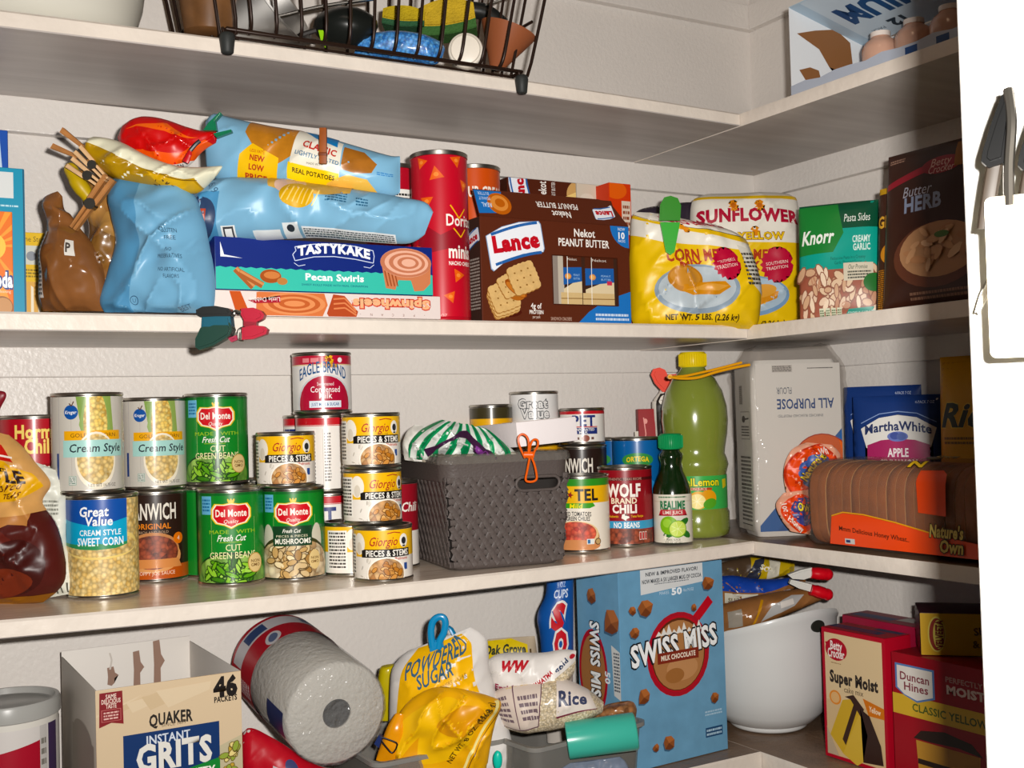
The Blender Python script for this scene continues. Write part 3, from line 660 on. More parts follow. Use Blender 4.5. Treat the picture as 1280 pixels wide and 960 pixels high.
# --- cans right of the basket
c_ro = spot(727, 640, 1.558)
can('food_can', 'tomatoes and chilies can with yellow band beside the grey basket', R1, .1035, art_rotel, c_ro, face_cam(c_ro, -8), GC)
c_w = spot(782, 635, 1.604)
can('food_can', 'dark red chili can between the tomatoes can and the lime juice bottle', R1, .1100, art_wolf, c_w, face_cam(c_w, 0), GC)
c_mm = spot(728, 600, 1.655)
can('food_can', 'tall dark brown sauce can right of the grey basket carrying a small white can', .0355, .1395, art_manwich_tall, c_mm, face_cam(c_mm, -12), 'dark brown sauce cans')
c_pp = up(c_mm, 2, .1401)
can('milk_can', 'small white evaporated milk can on the tall dark sauce can beside the white box', .0315, .0530, art_pet_small, c_pp, face_cam(c_pp, -3), 'white evaporated milk cans')
c_o = spot(796, 560, 1.679)
can('food_can', 'blue green chiles can behind the dark red chili can', .0353, .147, art_ortega, c_o, face_cam(c_o, -2), GC)
c_o2 = spot(768, 560, 1.735)
can('food_can', 'dark blue can close to the wall left of the blue green chiles can', .0298, .146, art_ortega, c_o2, face_cam(c_o2, -60), GC)
c_gw = spot(668, 520, 1.668)
can('food_can', 'can hidden behind the basket carrying the plain white can', .0338, .159, art_yellow, c_gw, face_cam(c_gw), GC)
can('food_can', 'plain white can with outlined lettering on the can tower behind the white box', .0345, .060, art_gvwhite, up(c_gw, 0, .1596), face_cam(c_gw), GC)
c_yy = spot(614, 520, 1.636)
can('food_can', 'yellow can with green rim left of the plain white can, behind the basket', .0298, .203, art_yellow, c_yy, face_cam(c_yy), GC)
DEFCOAT = 0.0
# ============================================================ woven plastic basket and what is in it
BK = M('#554d4a', .5, bump=.2, bscale=300)
b0 = at_z(566, 716, zs3(-.71)); b1 = at_z(707, 704, zs3(-.57))
bt = thing('storage_basket', 'dark grey woven plastic basket with a handle slot, full of bags', 'basket', (0, 0, 0))
byaw = math.atan2(b1.y-b0.y, b1.x-b0.x)
bt.location = (b0.x, b0.y+.004, zs3(-.66)+.0006); bt.rotation_euler = (0, 0, byaw)
BW, BD, BH = (b1-b0).length, .185, .139
FL = .010          # outward flare at the rim
def bk_ring(k, z, ins=0, n=6):
    e = FL*k; x0, x1, y0, y1 = -e+ins, BW+e-ins, -e*.6+ins, BD+e-ins; r = .020; P = []
    for cx, cy, a in ((x1-r, y0+r, -90), (x1-r, y1-r, 0), (x0+r, y1-r, 90), (x0+r, y0+r, 180)):
        for i in range(n+1):
            q = math.radians(a+90*i/n); P.append(Vector((cx+r*math.cos(q), cy+r*math.sin(q), z)))
    return P
def loft(bm, rings, closed=True, caps=(False, False), mi=0):
    V = [[bm.verts.new(p) for p in R_] for R_ in rings]; n = len(V[0])
    for a, b in zip(V[:-1], V[1:]):
        for i in range(n if closed else n-1): bm.faces.new((a[i], a[(i+1) % n], b[(i+1) % n], b[i])).material_index = mi
    if caps[0]: bm.faces.new(V[0][::-1]).material_index = mi
    if caps[1]: bm.faces.new(V[-1]).material_index = mi
bm = bmesh.new(); loft(bm, [bk_ring(0, 0, .004), bk_ring(.02, .004), bk_ring(.06, .010), bk_ring(.06, .010, .003), bk_ring(.03, .004, .003)], caps=(True, True)); mesh('basket_base', bm, BK, bt, 50)
bm = bmesh.new(); loft(bm, [bk_ring(.80, .108), bk_ring(.82, .109, -.0014), bk_ring(.95, .132, -.0014), bk_ring(1.0, .136, -.003), bk_ring(1.0, BH, -.003), bk_ring(1.0, BH, .003), bk_ring(.9, .128, .003), bk_ring(.80, .108, .0015), bk_ring(.80, .108)])
rim_o = mesh('rim', bm, BK, bt, 50)
# woven wall: three families of flat strips, over and under, on each side
def weave(name, pfn, W, H, keep):
    bm = bmesh.new()
    st = .0148; wd = .0035
    def strip(a, b, dz, th=.0013):
        L = math.hypot(b[0]-a[0], b[1]-a[1])
        if L < .004: return
        n = max(2, int(L/.006)); dx, dy = (b[0]-a[0])/L, (b[1]-a[1])/L; nx, ny = -dy*wd, dx*wd; rows = []
        for i in range(n+1):
            q = i/n; u, v = a[0]+dx*L*q, a[1]+dy*L*q; off = dz+.0005*math.sin(q*L/st*2*PI+dz*900)
            row = []
            for sx, o in ((-1, off+th), (-.8, off+th*1.3), (.8, off+th*1.3), (1, off+th), (1, off), (-1, off)):
                p, nn = pfn(u+nx*sx, v+ny*sx); row.append(bm.verts.new(p+nn*o))
            rows.append(row)
        for r0, r1 in zip(rows[:-1], rows[1:]):
            for k in range(6): bm.faces.new((r0[k], r0[(k+1) % 6], r1[(k+1) % 6], r1[k]))
        bm.faces.new(rows[0]); bm.faces.new(rows[-1][::-1])
    def clipseg(x, y, dx, dy):
        t0, t1 = -9, 9
        for p, d, lo, hi in ((x, dx, 0, W), (y, dy, 0, H)):
            if abs(d) < 1e-9:
                if not lo < p < hi: t1 = -99
                continue
            a, b = (lo-p)/d, (hi-p)/d; t0 = max(t0, min(a, b)); t1 = min(t1, max(a, b))
        return (x+dx*t0, y+dy*t0), (x+dx*t1, y+dy*t1), t1 > t0
    for ang, dz in ((0, 0), (60, .0010), (120, .0018)):
        dx, dy = math.cos(math.radians(ang)), math.sin(math.radians(ang)); k = -30
        while k < 31:
            px, py = W/2-dy*st*.866*k, H/2+dx*st*.866*k
            a, b, ok = clipseg(px, py, dx, dy)
            if ok:
                for q0, q1 in keep(a, b): strip((a[0]+(b[0]-a[0])*q0, a[1]+(b[1]-a[1])*q0), (a[0]+(b[0]-a[0])*q1, a[1]+(b[1]-a[1])*q1), dz)
            k += 1
    return mesh(name, bm, BK, bt, 40)
def side(p0, p1, out):
    """flaring wall between two base corners"""
    p0, p1, out = Vector(p0), Vector(p1), Vector(out); L = (p1-p0).length; d = (p1-p0)/L
    def fn(u, v):
        k = v/BH; flare = FL*k
        uu = u*(1+2*flare/L)-flare
        return p0+d*uu+out*(flare*.8-.0012)+Vector((0, 0, v)), out
    return fn, L
SLOT = (.082, .132, .089, .103)
def keep_slot(a, b):
    out = []; N = 60; on = None
    for i in range(N+1):
        q = i/N; x, y = a[0]+(b[0]-a[0])*q, a[1]+(b[1]-a[1])*q
        ins = SLOT[0]-.004 < x < SLOT[1]+.004 and SLOT[2]-.003 < y-.0 < SLOT[3]+.004
        if not ins and on is None: on = q
        if (ins or i == N) and on is not None:
            if q-on > .03: out.append((on, q))
            on = None
    return out
fn, L = side((.0035, 0, 0), (BW-.0035, 0, 0), (0, -1, 0)); weave('front_weave', lambda u, v: fn(u, v+.006), L, .106, keep_slot)
# framed handle slot on the front
bm = bmesh.new()
P = [fn(SLOT[0]+.0065+q, (SLOT[2]+SLOT[3])/2) for q in (0,)]
loop = []
for cx, a0 in ((SLOT[1]-.007, -90), (SLOT[0]+.007, 90)):
    for i in range(9):
        q = math.radians(a0+180*i/8); p, n_ = fn(cx+.0085*math.cos(q), (SLOT[2]+SLOT[3])/2+.006+.0085*math.sin(q)); loop.append(p+n_*.002)
tube(bm, loop, .0022, 8, closed=True); mesh('handle_slot_frame', bm, BK, bt, 50)
f2, L2 = side((0, BD-.004, 0), (0, .004, 0), (-1, 0, 0)); weave('left_weave', lambda u, v: f2(u, v+.006), L2, .106, lambda a, b: [(0, 1)])
f3, L3 = side((BW, .004, 0), (BW, BD-.004, 0), (1, 0, 0)); weave('right_weave', lambda u, v: f3(u, v+.006), L3, .106, lambda a, b: [(0, 1)])
f4, L4 = side((BW-.012, BD, 0), (.012, BD, 0), (0, 1, 0)); weave('back_weave', lambda u, v: f4(u, v+.006), L4, .106, lambda a, b: [(0, 1)])
bm = bmesh.new(); loft(bm, [[p*1 for p in bk_ring(-.1, .010, .0045)], bk_ring(.75, .106, .0045)]); mesh('dark_inner_shell', bm, M('#2a2624', .7), bt, 60)  # added dark shell all round; its colour gives the shade in the weave holes
# crinkled clear liner folded over the rim
CLEAR = film('crinkled_clear_film', '#efe9e0', .74, .14, .8, 60)
lt = thing('plastic_liner', 'crinkled clear plastic bag lining the grey basket, folded over its rim', 'bag', bt.location, byaw)
bm = bmesh.new(); R_ = []
for k, (z, e) in enumerate(((BH-.009, -.0048), (BH-.006, -.0052), (BH+.0015, -.0035), (BH+.003, .002), (BH+.002, .0065), (BH-.012, .0078))):
    ring = bk_ring(1, z, e, 10); rr = []
    for i, p in enumerate(ring):
        n_ = noise.noise(Vector((i*.9, k*1.3, 2))); q = p-Vector((BW/2, BD/2, 0)); q.z = 0; q.normalize(); rr.append(p+q*(.0009*n_ if k < 2 else .0007*n_)+Vector((0, 0, .003*n_ if k < 4 else .001*n_)))
    R_.append(rr)
loft(bm, R_); mesh('film', bm, CLEAR, lt, 180)
def grid_surf(bm, fn, nu, nv, mi=0):
    V = [[bm.verts.new(fn(i/nu, j/nv)) for j in range(nv+1)] for i in range(nu+1)]
    for i in range(nu):
        for j in range(nv): bm.faces.new((V[i][j], V[i+1][j], V[i+1][j+1], V[i][j+1])).material_index = mi
# ---- generic filled bag: rows of (xl, yl, xr, yr, thickness[, y offset]) in pixels, at one depth, turned to face the lens
def cr(P, q):
    n = len(P)-1; i = min(int(q*n), n-1); t = q*n-i
    p0, p1, p2, p3 = P[max(i-1, 0)], P[i], P[i+1], P[min(i+2, n)]
    return [.5*((2*b)+(c-a)*t+(2*a-5*b+4*c-d)*t*t+(3*b-a-3*c+d)*t**3) for a, b, c, d in zip(p0, p1, p2, p3)]
def lens_frame(px, py, t):
    p = at_t(px, py, t); m = Matrix.Identity(4)
    for i in range(3): m[i][0] = RT[i]; m[i][1] = FW[i]; m[i][2] = UP[i]; m[i][3] = p[i]
    return m
class Bag:
    def __init__(s, name, label, cat, t, rows, mat, group=None, wr=.003, fr=32, seed=1, back=.8, pw=2.3, art=None, W=.1, H=.1, part='pouch', nu=64, nv=64, parent=None, vo=0, cut=.0042, ridge=.0, twist=0, eps=.00022):
        k = t/FPX; cx = sum(r[0]+r[2] for r in rows)/2/len(rows); cy = max(max(r[1], r[3]) for r in rows)
        s.k, s.cx, s.cy, s.t = k, cx, cy, t; s.wr, s.fr, s.seed, s.pw, s.ridge = wr, fr, seed, pw, ridge
        s.rows = [((r[0]-cx)*k, (cy-r[1])*k, (r[2]-cx)*k, (cy-r[3])*k, r[4], r[5] if len(r) > 5 else 0) for r in rows]
        s.vo = vo
        s.root = thing(name, label, cat, mat=lens_frame(cx, cy, t), group=group) if parent is None else parent
        bm = bmesh.new()
        grid_surf(bm, lambda a, b: s.P(a*2-1, b), nu, nv); grid_surf(bm, lambda a, b: s.P(1-a*2, b, -back), nu, max(8, nv//2))
        bmesh.ops.remove_doubles(bm, verts=bm.verts[:], dist=.0002)
        s.obj = mesh(part, bm, mat, s.root, 75)
        if art:
            s.W, s.H = W, H
            art.build('print', s.obj, lambda u, v: (lambda p, n: (p+n*.0005, n))(*s.map(u, v)), du=cut, dv=cut, eps=eps, clip=(-W/2, 0, W/2, H))
    def P(s, a, q, side=1):
        xl, zl, xr, zr, th, yo = cr(s.rows, q); e = (a+1)/2; x = xl+(xr-xl)*e; z = zl+(zr-zl)*e
        pr = max(0., 1-abs(a)**s.pw)**.55
        n1 = noise.noise(Vector((x*s.fr, z*s.fr, s.seed*7.3))); n2 = noise.noise(Vector((x*s.fr*2.3+5, z*s.fr*2.3, s.seed*3.1)))
        r1 = 1-abs(noise.noise(Vector((x*s.fr*.5+z*s.fr*.35, z*s.fr*.3-x*s.fr*.15, s.seed*1.7))))*1.8; r2 = 1-abs(noise.noise(Vector((x*s.fr*.8-z*s.fr*.7, z*s.fr*.7, s.seed*2.9))))*1.8
        d = s.wr*(.7*n1+.4*n2)+s.ridge*(max(0, r1)**3+.6*max(0, r2)**3-.5)
        d *= .25+.75*pr
        if side < 0: d *= -.5
        return Vector((x, yo-side*th*pr-d*(1 if th > .003 else .3), z))
    def q_of(s, f):
        if not hasattr(s, 'cum'):
            s.cum = [0]; N = 60; pv = None
            for i in range(N+1):
                r = cr(s.rows, i/N); p = Vector(((r[0]+r[2])/2, 0, (r[1]+r[3])/2))
                if pv is not None: s.cum.append(s.cum[-1]+(p-pv).length)
                pv = p
        f = max(0, min(1, f))*s.cum[-1]; N = len(s.cum)-1
        for i in range(N):
            if s.cum[i+1] >= f: return (i+(f-s.cum[i])/max(1e-9, s.cum[i+1]-s.cum[i]))/N
        return 1.0
    def map(s, u, v):
        a = max(-.999, min(.999, 2*u/s.W)); q = max(.0005, min(.9995, s.q_of(s.vo+(1-s.vo)*v/s.H))); h = .012
        p = s.P(a, q); da = s.P(min(.999, a+h), q)-s.P(max(-.999, a-h), q); dq = s.P(a, min(.9995, q+h))-s.P(a, max(.0005, q-h))
        n = da.cross(dq)
        if n.length < 1e-12: n = Vector((0, -1, 0))
        n.normalize()
        if n.y > 0: n = -n
        return p, n
# green and silver foil snack bag inside the basket
tb = depth(b0)+.045
gb = Art(); gb.rect(-.07, 0, .07, .05, '#e3e6e0')
for i in range(9):
    x = -.072+i*.0165; gb.poly([(x, 0), (x+.008, 0), (x+.020, .05), (x+.012, .05)], '#2f8f5c')
    if i % 2: gb.poly([(x+.002, 0), (x+.005, 0), (x+.017, .05), (x+.014, .05)], '#1f6f48')
gb.poly([(-.045, .012), (-.010, .034), (.004, .036), (.048, .004), (.040, .0), (.0, .027), (-.010, .027), (-.043, .004)], '#3c1f3c')
gb.poly([(.012, .022), (.022, .018), (.046, .001), (.036, .001)], '#7a3a86')
Bag('foil_snack_bag', 'green and white striped foil snack bag lying in the grey basket', 'snack bag', tb, [(512, 572, 640, 582, .004), (512, 556, 648, 572, .018), (524, 540, 640, 562, .024), (540, 530, 622, 548, .018), (552, 525, 606, 536, .004)], M('#dfe3dd', .22, .35), seed=3, wr=.006, fr=44, ridge=.012, art=gb, W=.13, H=.045)
Bag('white_snack_bag', 'crumpled white bag standing in the left end of the grey basket', 'snack bag', tb+.018, [(506, 575, 545, 578, .006), (503, 556, 552, 560, .014), (508, 540, 556, 545, .012), (518, 531, 560, 535, .003)], M('#e2e0d8', .3), seed=8, wr=.005, fr=60, ridge=.005)
# plain white carton resting on the basket
def box_root(name, label, cat, pl, pr, zb, group=None):
    return thing(name, label, cat, (pl.x, pl.y, zb), math.atan2(pr.y-pl.y, pr.x-pl.x), group), math.hypot(pr.x-pl.x, pr.y-pl.y)
q0 = at_t(648, 559, 1.425); q1 = at_t(723, 557, 1.425+.038); zb = q0.z
wt, bw = box_root('white_carton', 'plain white carton lying tilted on the right side of the grey basket', 'carton', q0, q1, zb); bd = .12
bm = bmesh.new(); bx(bm, 0, bw, 0, bd, 0, .031, .0012); mesh('carton_body', bm, M('#e9e2e2', .5, coat=0, bump=.1), wt, 40)
bm = bmesh.new(); bx(bm, -.0004, bw+.0004, .01, .012, .0305, .0316); bx(bm, bw*.45, bw*.47, .012, bd, .0305, .0314); mesh('flap_seam', bm, M('#bdb4ae', .6), wt, 0)
wt.rotation_euler = (math.radians(-2), math.radians(-3.5), wt.rotation_euler.z)
# orange wire clip on the rim
m = lens_frame(660, 590, depth(b0)+.012); k = m.translation; ct = thing('bag_clip', 'orange looped wire clip on the front rim of the grey basket', 'clip', mat=m)
kk = depth(b0)/FPX; OR = M('#d9622f', .35)
bm = bmesh.new(); L_ = lambda pts: [((x-660)*kk, -.004 if y > 560 else -.007, (590-y)*kk) for x, y in pts]
tube(bm, L_([(656, 572), (649, 556), (648, 546), (653, 542), (659, 546), (661, 556), (660, 572)]), .0014, 8, 5)
tube(bm, L_([(661, 572), (663, 556), (667, 549), (672, 550), (672, 557), (668, 564), (666, 572)]), .0014, 8, 5); mesh('clip_handles', bm, OR, ct)
bm = bmesh.new(); tube(bm, L_([(662, 566), (668, 580), (671, 596), (668, 601), (661, 602), (657, 599), (659, 588), (662, 572)]), .0014, 8, 5); mesh('clip_jaw', bm, OR, ct)
bm = bmesh.new(); tube(bm, [(-5*kk, -.003, 22*kk), (6*kk, -.003, 22*kk)], .0042, 14); mesh('spring_coil', bm, OR, ct)
# ============================================================ juice bottles
def bottle(name, label, c, prof, mat, cap_prof, capmat, liquid=None, wob=None):
    t = thing(name, label, 'bottle', c, face_cam(c))
    bm = bmesh.new(); lathe(bm, prof, 48); mesh('bottle_body', bm, mat, t, 50)
    bm = bmesh.new(); lathe(bm, cap_prof, 48)
    if True:
        r0 = max(p[0] for p in cap_prof); z0 = cap_prof[1][1]; z1 = cap_prof[-2][1]
        for i in range(36):
            a = 2*PI*i/36; tube(bm, [(r0*math.cos(a), r0*math.sin(a), z0+.002), (r0*math.cos(a), r0*math.sin(a), z1-.003)], .0009, 5)
    mesh('cap', bm, capmat, t, 50); return t
def gel(name, h, h2=None, rough=.12, z0=0, z1=1):
    """coloured juice seen through clear plastic: milky body colour under a clear skin"""
    return M(h, rough, coat=.8, spec=.5, trans=0)
c_l = spot(841, 640, 1.592, lambda x: zs3(x))
sc = 1.592/FPX
tl = bottle('lime_juice_bottle', 'small dark green lime juice bottle with green cap at the shelf front', c_l,
    [(0, .001), (.022, .001), (.0258, .004), (.0262, .010), (.0262, .068), (.0255, .078), (.021, .090), (.0165, .100), (.0145, .112), (.0165, .118), (.0165, .124), (.013, .128), (.0125, .134)], M('#12240f', .08, coat=1),
    [(0, .131), (.0155, .131), (.0165, .133), (.0160, .150), (.0135, .1525), (0, .1525)], M('#1f8a55', .35))
a = Art(); a.rect(-.0262*2.4, 0, .0262*2.4, .066, '#d9d4c6'); a.rect(-.03, .0555, .03, .0575, '#cfc8b6'); a.lines(-.02, .061, .02, .064, 1, '#3a6a44', 3)
a.text('REALIME', 0, .0515, .0105, '#2f6f4a', w=.035, bold=.06, out='#b9c4ae', ow=.03); a.poly([(-.021, .037), (-.015, .0415), (.015, .0415), (.021, .037), (.018, .044), (-.018, .044)], '#b03038'); a.rect(-.017, .0375, .017, .0455, '#b03038'); a.text('LIME JUICE', 0, .0415, .0044, '#f0e4d8', w=.027, bold=.02)
for x, y, q in ((.009, .028, 30), (.012, .012, -30), (-.012, .012, 200)): a.ell(x+.006, y, .009, .0045, '#2f6a2c', 10, rot=q)
a.ell(-.006, .024, .0125, .0125, '#7fb23a'); a.ell(-.008, .027, .006, .006, '#9cc856'); a.ell(.006, .019, .0125, .0118, '#6fa034', rot=20); a.ell(.006, .0192, .0112, .0105, '#c9dc74', rot=20)
for q in range(7):
    an = q*PI/3.5; a.line([(.006, .0192), (.006+.0095*math.cos(an), .0192+.009*math.sin(an))], .0006, '#e6efb0')
a.star(-.011, .0075, .0014, .0048, 5, '#f0ecd8'); a.text('100% JUICE', 0, .0045, .0025, '#3a3a30', w=.018); a.text('8 FL OZ (237 mL)', 0, .0012, .0022, '#3a3a30', w=.022)
a.build('label', tl, cyl_map(.0262, .0035, .0005), du=.003, clip=(-1, 0, 1, .066))
c_e2 = spot(872, 640, 1.655)
TEA = M('#7f9a3a', .1, coat=1)
tj = bottle('lemon_juice_bottle', 'tall bulging bottle of yellow green lemon juice with a yellow cap', c_e2,
    [(0, .001), (.036, .001), (.0435, .005), (.0455, .012), (.0455, .036), (.0435, .040), (.0425, .044), (.0425, .090), (.0440, .096), (.0462, .104), (.0440, .113), (.0412, .120), (.0425, .130), (.0458, .148), (.0475, .168), (.0465, .188), (.0405, .210), (.031, .228), (.0205, .238), (.0175, .243), (.0175, .248)], M('#828d46', .14, coat=1, trans=.1),
    [(0, .2445), (.0185, .2445), (.0195, .246), (.0192, .264), (.0172, .2665), (0, .2665)], M('#d9c02c', .35))
a = Art(); a.rect(-.0425*2.9, 0, .0425*2.9, .047, '#3f9a4c'); a.rect(-.03, .0, .06, .047, '#4aa858')
a.text('RealLemon', -.004, .0385, .0105, '#f2e24a', w=.062, bold=.03, out='#2a4a24', ow=.05); a.poly([(-.032, .0275), (-.03, .0315), (.016, .0305), (.015, .026)], '#b0432c'); a.text('LEMON JUICE', -.008, .029, .0034, '#f2e4c8', w=.032)
a.ell(-.004, .013, .014, .0125, '#e0a83c'); a.ell(.010, .016, .012, .0115, '#d99a34'); a.ell(-.006, .0115, .0118, .0105, '#efdf9a'); a.ell(.012, .008, .010, .007, '#5a9a3a', rot=20)
for q in range(7):
    an = q*PI/3.5; a.line([(-.006, .0115), (-.006+.010*math.cos(an), .0115+.009*math.sin(an))], .0006, '#f7f0cc')
a.poly([(.036, .028), (.046, .031), (.045, .042), (.035, .041)], '#d9c84a')
a.build('label', tj, cyl_map(.0425, .0425, .0006), du=.004, clip=(-1, 0, 1, .047))
tj.rotation_euler.z = face_cam(c_e2, 8)
# ============================================================ red clamp, red box behind the juice bottles
t_ = 1.72; k = t_/FPX
zb = zs3(-.29)+.0004
pl = at_t(799, 560, 1.742); pr = at_t(832, 560, 1.742); pl.z = pr.z = zb
rt, bw = box_root('red_tall_box', 'dark red box standing behind the lemon juice bottle', 'box', pl, pr, zb)
hh = at_t(812, 511, 1.742).z-zb
bm = bmesh.new(); bx(bm, 0, bw, 0, .03, 0, hh, .0012); mesh('carton_body', bm, M('#8f1a1e', .55), rt, 40)
a = Art(); a.rect(-.006, 0, -.0005, hh*.82, '#c8beb0'); a.rect(bw*.66, 0, bw*.70, hh, '#c9625a'); a.line([(bw*.2, hh*.93), (bw*.27, hh*.80), (bw*.22, hh*.7)], .0016, '#d98a80'); a.ell(bw*.27, hh*.9, .003, .004, '#d98a80'); a.build('front_print', rt, plane_map((0, 0, 0), (1, 0, 0), (0, 0, 1)), clip=(-.006, 0, bw, hh))
Bag('knotted_bag', 'black and white printed bag top gathered under the red clamp', 'bag', 1.75, [(822, 668, 838, 668, .010), (820, 590, 840, 590, .014), (815, 512, 842, 512, .012), (817, 500, 842, 498, .010), (824, 490, 840, 488, .006), (827, 482, 836, 481, .004)], M('#d8d2c8', .3), seed=5, wr=.003, fr=70, art=Art().rect(-.01, .0, .01, .06, '#2a2522').ell(-.003, .052, .004, .006, '#e8e2d8').ell(.004, .045, .003, .006, '#e8e2d8'), W=.03, H=.07, vo=.62)
m = lens_frame(826, 490, 1.742); rc = thing('spring_clamp', 'orange red plastic clamp closing a bag behind the lemon juice bottle', 'clamp', mat=m)
bm = bmesh.new(); prism(bm, [((x-826)*k, (490-y)*k) for x, y in ((828, 490), (818, 479), (813, 468), (816, 461), (824, 459), (831, 462), (835, 470), (838, 482), (834, 490))], -.009, .006, .004); mesh('handle', bm, M('#d9402a', .5), rc)
bm = bmesh.new(); prism(bm, [((x-826)*k, (490-y)*k) for x, y in ((834, 476), (834, 468), (846, 467), (849, 472), (846, 478))], -.012, .004, .003); mesh('jaw', bm, M('#c4361f', .35), rc)
m = lens_frame(890, 465, 1.585); yk = thing('bag_clip', 'long orange yellow plastic bag clip in front of the lemon juice cap', 'clip', mat=m); k = 1.585/FPX
YO = M('#d99c2c', .35)
Q = lambda pts, y: [((x-890)*k, y, (465-p)*k) for x, p in pts]
bm = bmesh.new(); tube(bm, Q([(835, 471), (852, 473), (872, 472), (895, 465), (920, 459), (937, 456)], -.002), .0026, 8, 5, flat=.8); mesh('upper_arm', bm, YO, yk)
bm = bmesh.new(); tube(bm, Q([(838, 471), (856, 470), (880, 465), (905, 459), (928, 453)], .004), .0023, 8, 5, flat=.8); mesh('lower_arm', bm, YO, yk)
bm = bmesh.new(); tube(bm, [((837-890)*k, -.004, -6*k), ((837-890)*k, .006, -6*k)], .0034, 10); mesh('hinge', bm, YO, yk)
# ============================================================ middle shelf: right wall board
zR = S3T+.0030
FOLD = dict(wr=.003, ridge=.004)
# tall flour bag standing in the corner inside a clear plastic bag
fl0 = at_z(947, 672, zR); fyaw = math.radians(-24)
ft = thing('flour_bag', 'tall upside down white flour bag in the shelf corner beside the juice bottle', 'flour bag', (fl0.x, fl0.y, zR), fyaw)
FWd, FDp, FHt = .132, .078, .250
def brick(bm, w, d, h, r=.012, n=22, wr=.002, fr=30, seed=1, taper=0, m=6):
    """soft sided paper brick"""
    rings = []
    for j in range(n+1):
        q = j/n; z = h*q; e = -r*.6*(1-min(1, min(q, 1-q)*9))**2 - taper*q; ring = []
        for cx, cy, a in ((w-r-(-e), r-e, -90), (w-r+e, d-r+e, 0), (r-e, d-r+e, 90), (r-e, r-e, 180)):
            for i in range(m+1):
                t = math.radians(a+90*i/m); p = Vector((cx+r*math.cos(t), cy+r*math.sin(t), z)); ring.append(p)
        out = []
        for p in ring:
            c = Vector((w/2, d/2, p.z)); o = (p-c).normalized(); out.append(p+o*wr*noise.noise(p*fr+Vector((seed*5.1, 0, 0))))
        rings.append(out)
    loft(bm, rings, caps=(True, True))
bm = bmesh.new(); brick(bm, FWd, FDp, FHt, .010, wr=.0015); mesh('paper_bag', bm, M('#e4e0da', .5, bump=.15, bscale=40), ft, 60)
H_ = FHt
a = Art(); a.rect(0, 0, FWd, H_, '#e6e2dc')
a.poly([(0, .012), (FWd, .155), (FWd, 0), (0, 0)], '#2f5f9f'); a.poly([(.02, 0), (FWd, .11), (FWd, 0)], '#24508e')
a.ell(.098, .098, .046, .046, '#a93a1e'); a.ell(.098, .098, .0445, .0445, '#d9652f'); a.ell(.098, .09, .033, .03, '#e0763a')
A2 = Art(); A2.it = a.it
def updown(art, w, h):
    return art
a.text('ALL PURPOSE', .076, .187, .0135, '#24447c', w=.084, bold=.03, rot=180); a.text('FLOUR', .045, .206, .0092, '#3c4a5e', w=.022, rot=180)
a.text('ENRICHED BLEACHED PRESIFTED', .068, .170, .0036, '#5a5f66', w=.066, rot=180)
a.ell(.094, .122, .021, .0062, '#a8322a'); a.text('QUALITY', .094, .122, .0045, '#e6c9b8', w=.022, rot=180); a.text('Great Value', .098, .104, .009, '#7a6a9a', w=.034, bold=.04, rot=188)
a.rect(.028, .232, .058, .2425, '#cfc9c2'); a.lines(.029, .2330, .057, .2415, 4, '#55504c', 3); a.lines(.080, .236, .118, .2385, 1, '#55504c', 4)
a.build('front_print', ft, plane_map((0, -.0022, 0), (1, 0, 0), (0, 0, 1)), du=.02, dv=.02, clip=(.004, .008, FWd-.004, FHt-.006))
a = Art(); a.rect(0, 0, FDp, H_, '#dcd7cf'); a.rect(FDp*.30, .004, FDp*.86, .015, '#c9c3ba')
a.lines(FDp*.28, .02, FDp*.86, .115, 17, '#57524c', 11); a.line([(FDp*.28, .072), (FDp*.86, .072)], .0012, '#3a3632'); a.line([(FDp*.28, .094), (FDp*.86, .094)], .0008, '#3a3632'); a.line([(FDp*.28, .016), (FDp*.86, .016)], .0014, '#3a3632')
a.rect(FDp*.34, .138, FDp*.86, .178, '#8a857e'); a.rect(FDp*.35, .139, FDp*.85, .177, '#dcd7cf'); a.ell(FDp*.52, .167, .0075, .005, '#4a4540'); a.line([(FDp*.6, .167), (FDp*.82, .168)], .0022, '#4a4540'); a.lines(FDp*.38, .142, FDp*.82, .158, 4, '#57524c', 12)
a.rect(FDp*.3, .188, FDp*.48, .216, '#b5afa6'); a.lines(FDp*.30, .189, FDp*.48, .215, 9, '#6a655e', 14)
a.build('side_print', ft, plane_map((-.0022, FDp, 0), (0, -1, 0), (0, 0, 1)), du=.02, dv=.02, clip=(.004, .008, FDp-.004, FHt-.006))
CB = film('clear_bag_film', '#f4f2f0', .88, .08, 1.0, 48)
cbt = thing('clear_bag', 'loose clear plastic bag around the upside down flour bag', 'bag', (fl0.x, fl0.y, zR), fyaw)
bm = bmesh.new(); rings = []
for j in range(27):
    q = j/26; z = .0012+.270*q; e = .006+.006*math.sin(q*9)*.3-(.016*max(0, (q-.86)/.14))-(.004 if j == 0 else 0); ring = []
    for cx, cy, a_ in ((FWd-.012+e, .012-e, -90), (FWd-.012+e, FDp-.012+e, 0), (.012-e, FDp-.012+e, 90), (.012-e, .012-e, 180)):
        for i in range(9):
            t = math.radians(a_+90*i/8); p = Vector((cx+.012*math.cos(t), cy+.012*math.sin(t), z)); o = (p-Vector((FWd/2, FDp/2, z))).normalized()
            dz_ = .006*(q > .9)*noise.noise(p*60)
            ring.append(p+o*(.0035*noise.noise(p*42)+.002*noise.noise(p*110))+Vector((0, 0, dz_)))
    rings.append(ring)
loft(bm, rings, caps=(False, True)); mesh('film', bm, CB, cbt, 180)
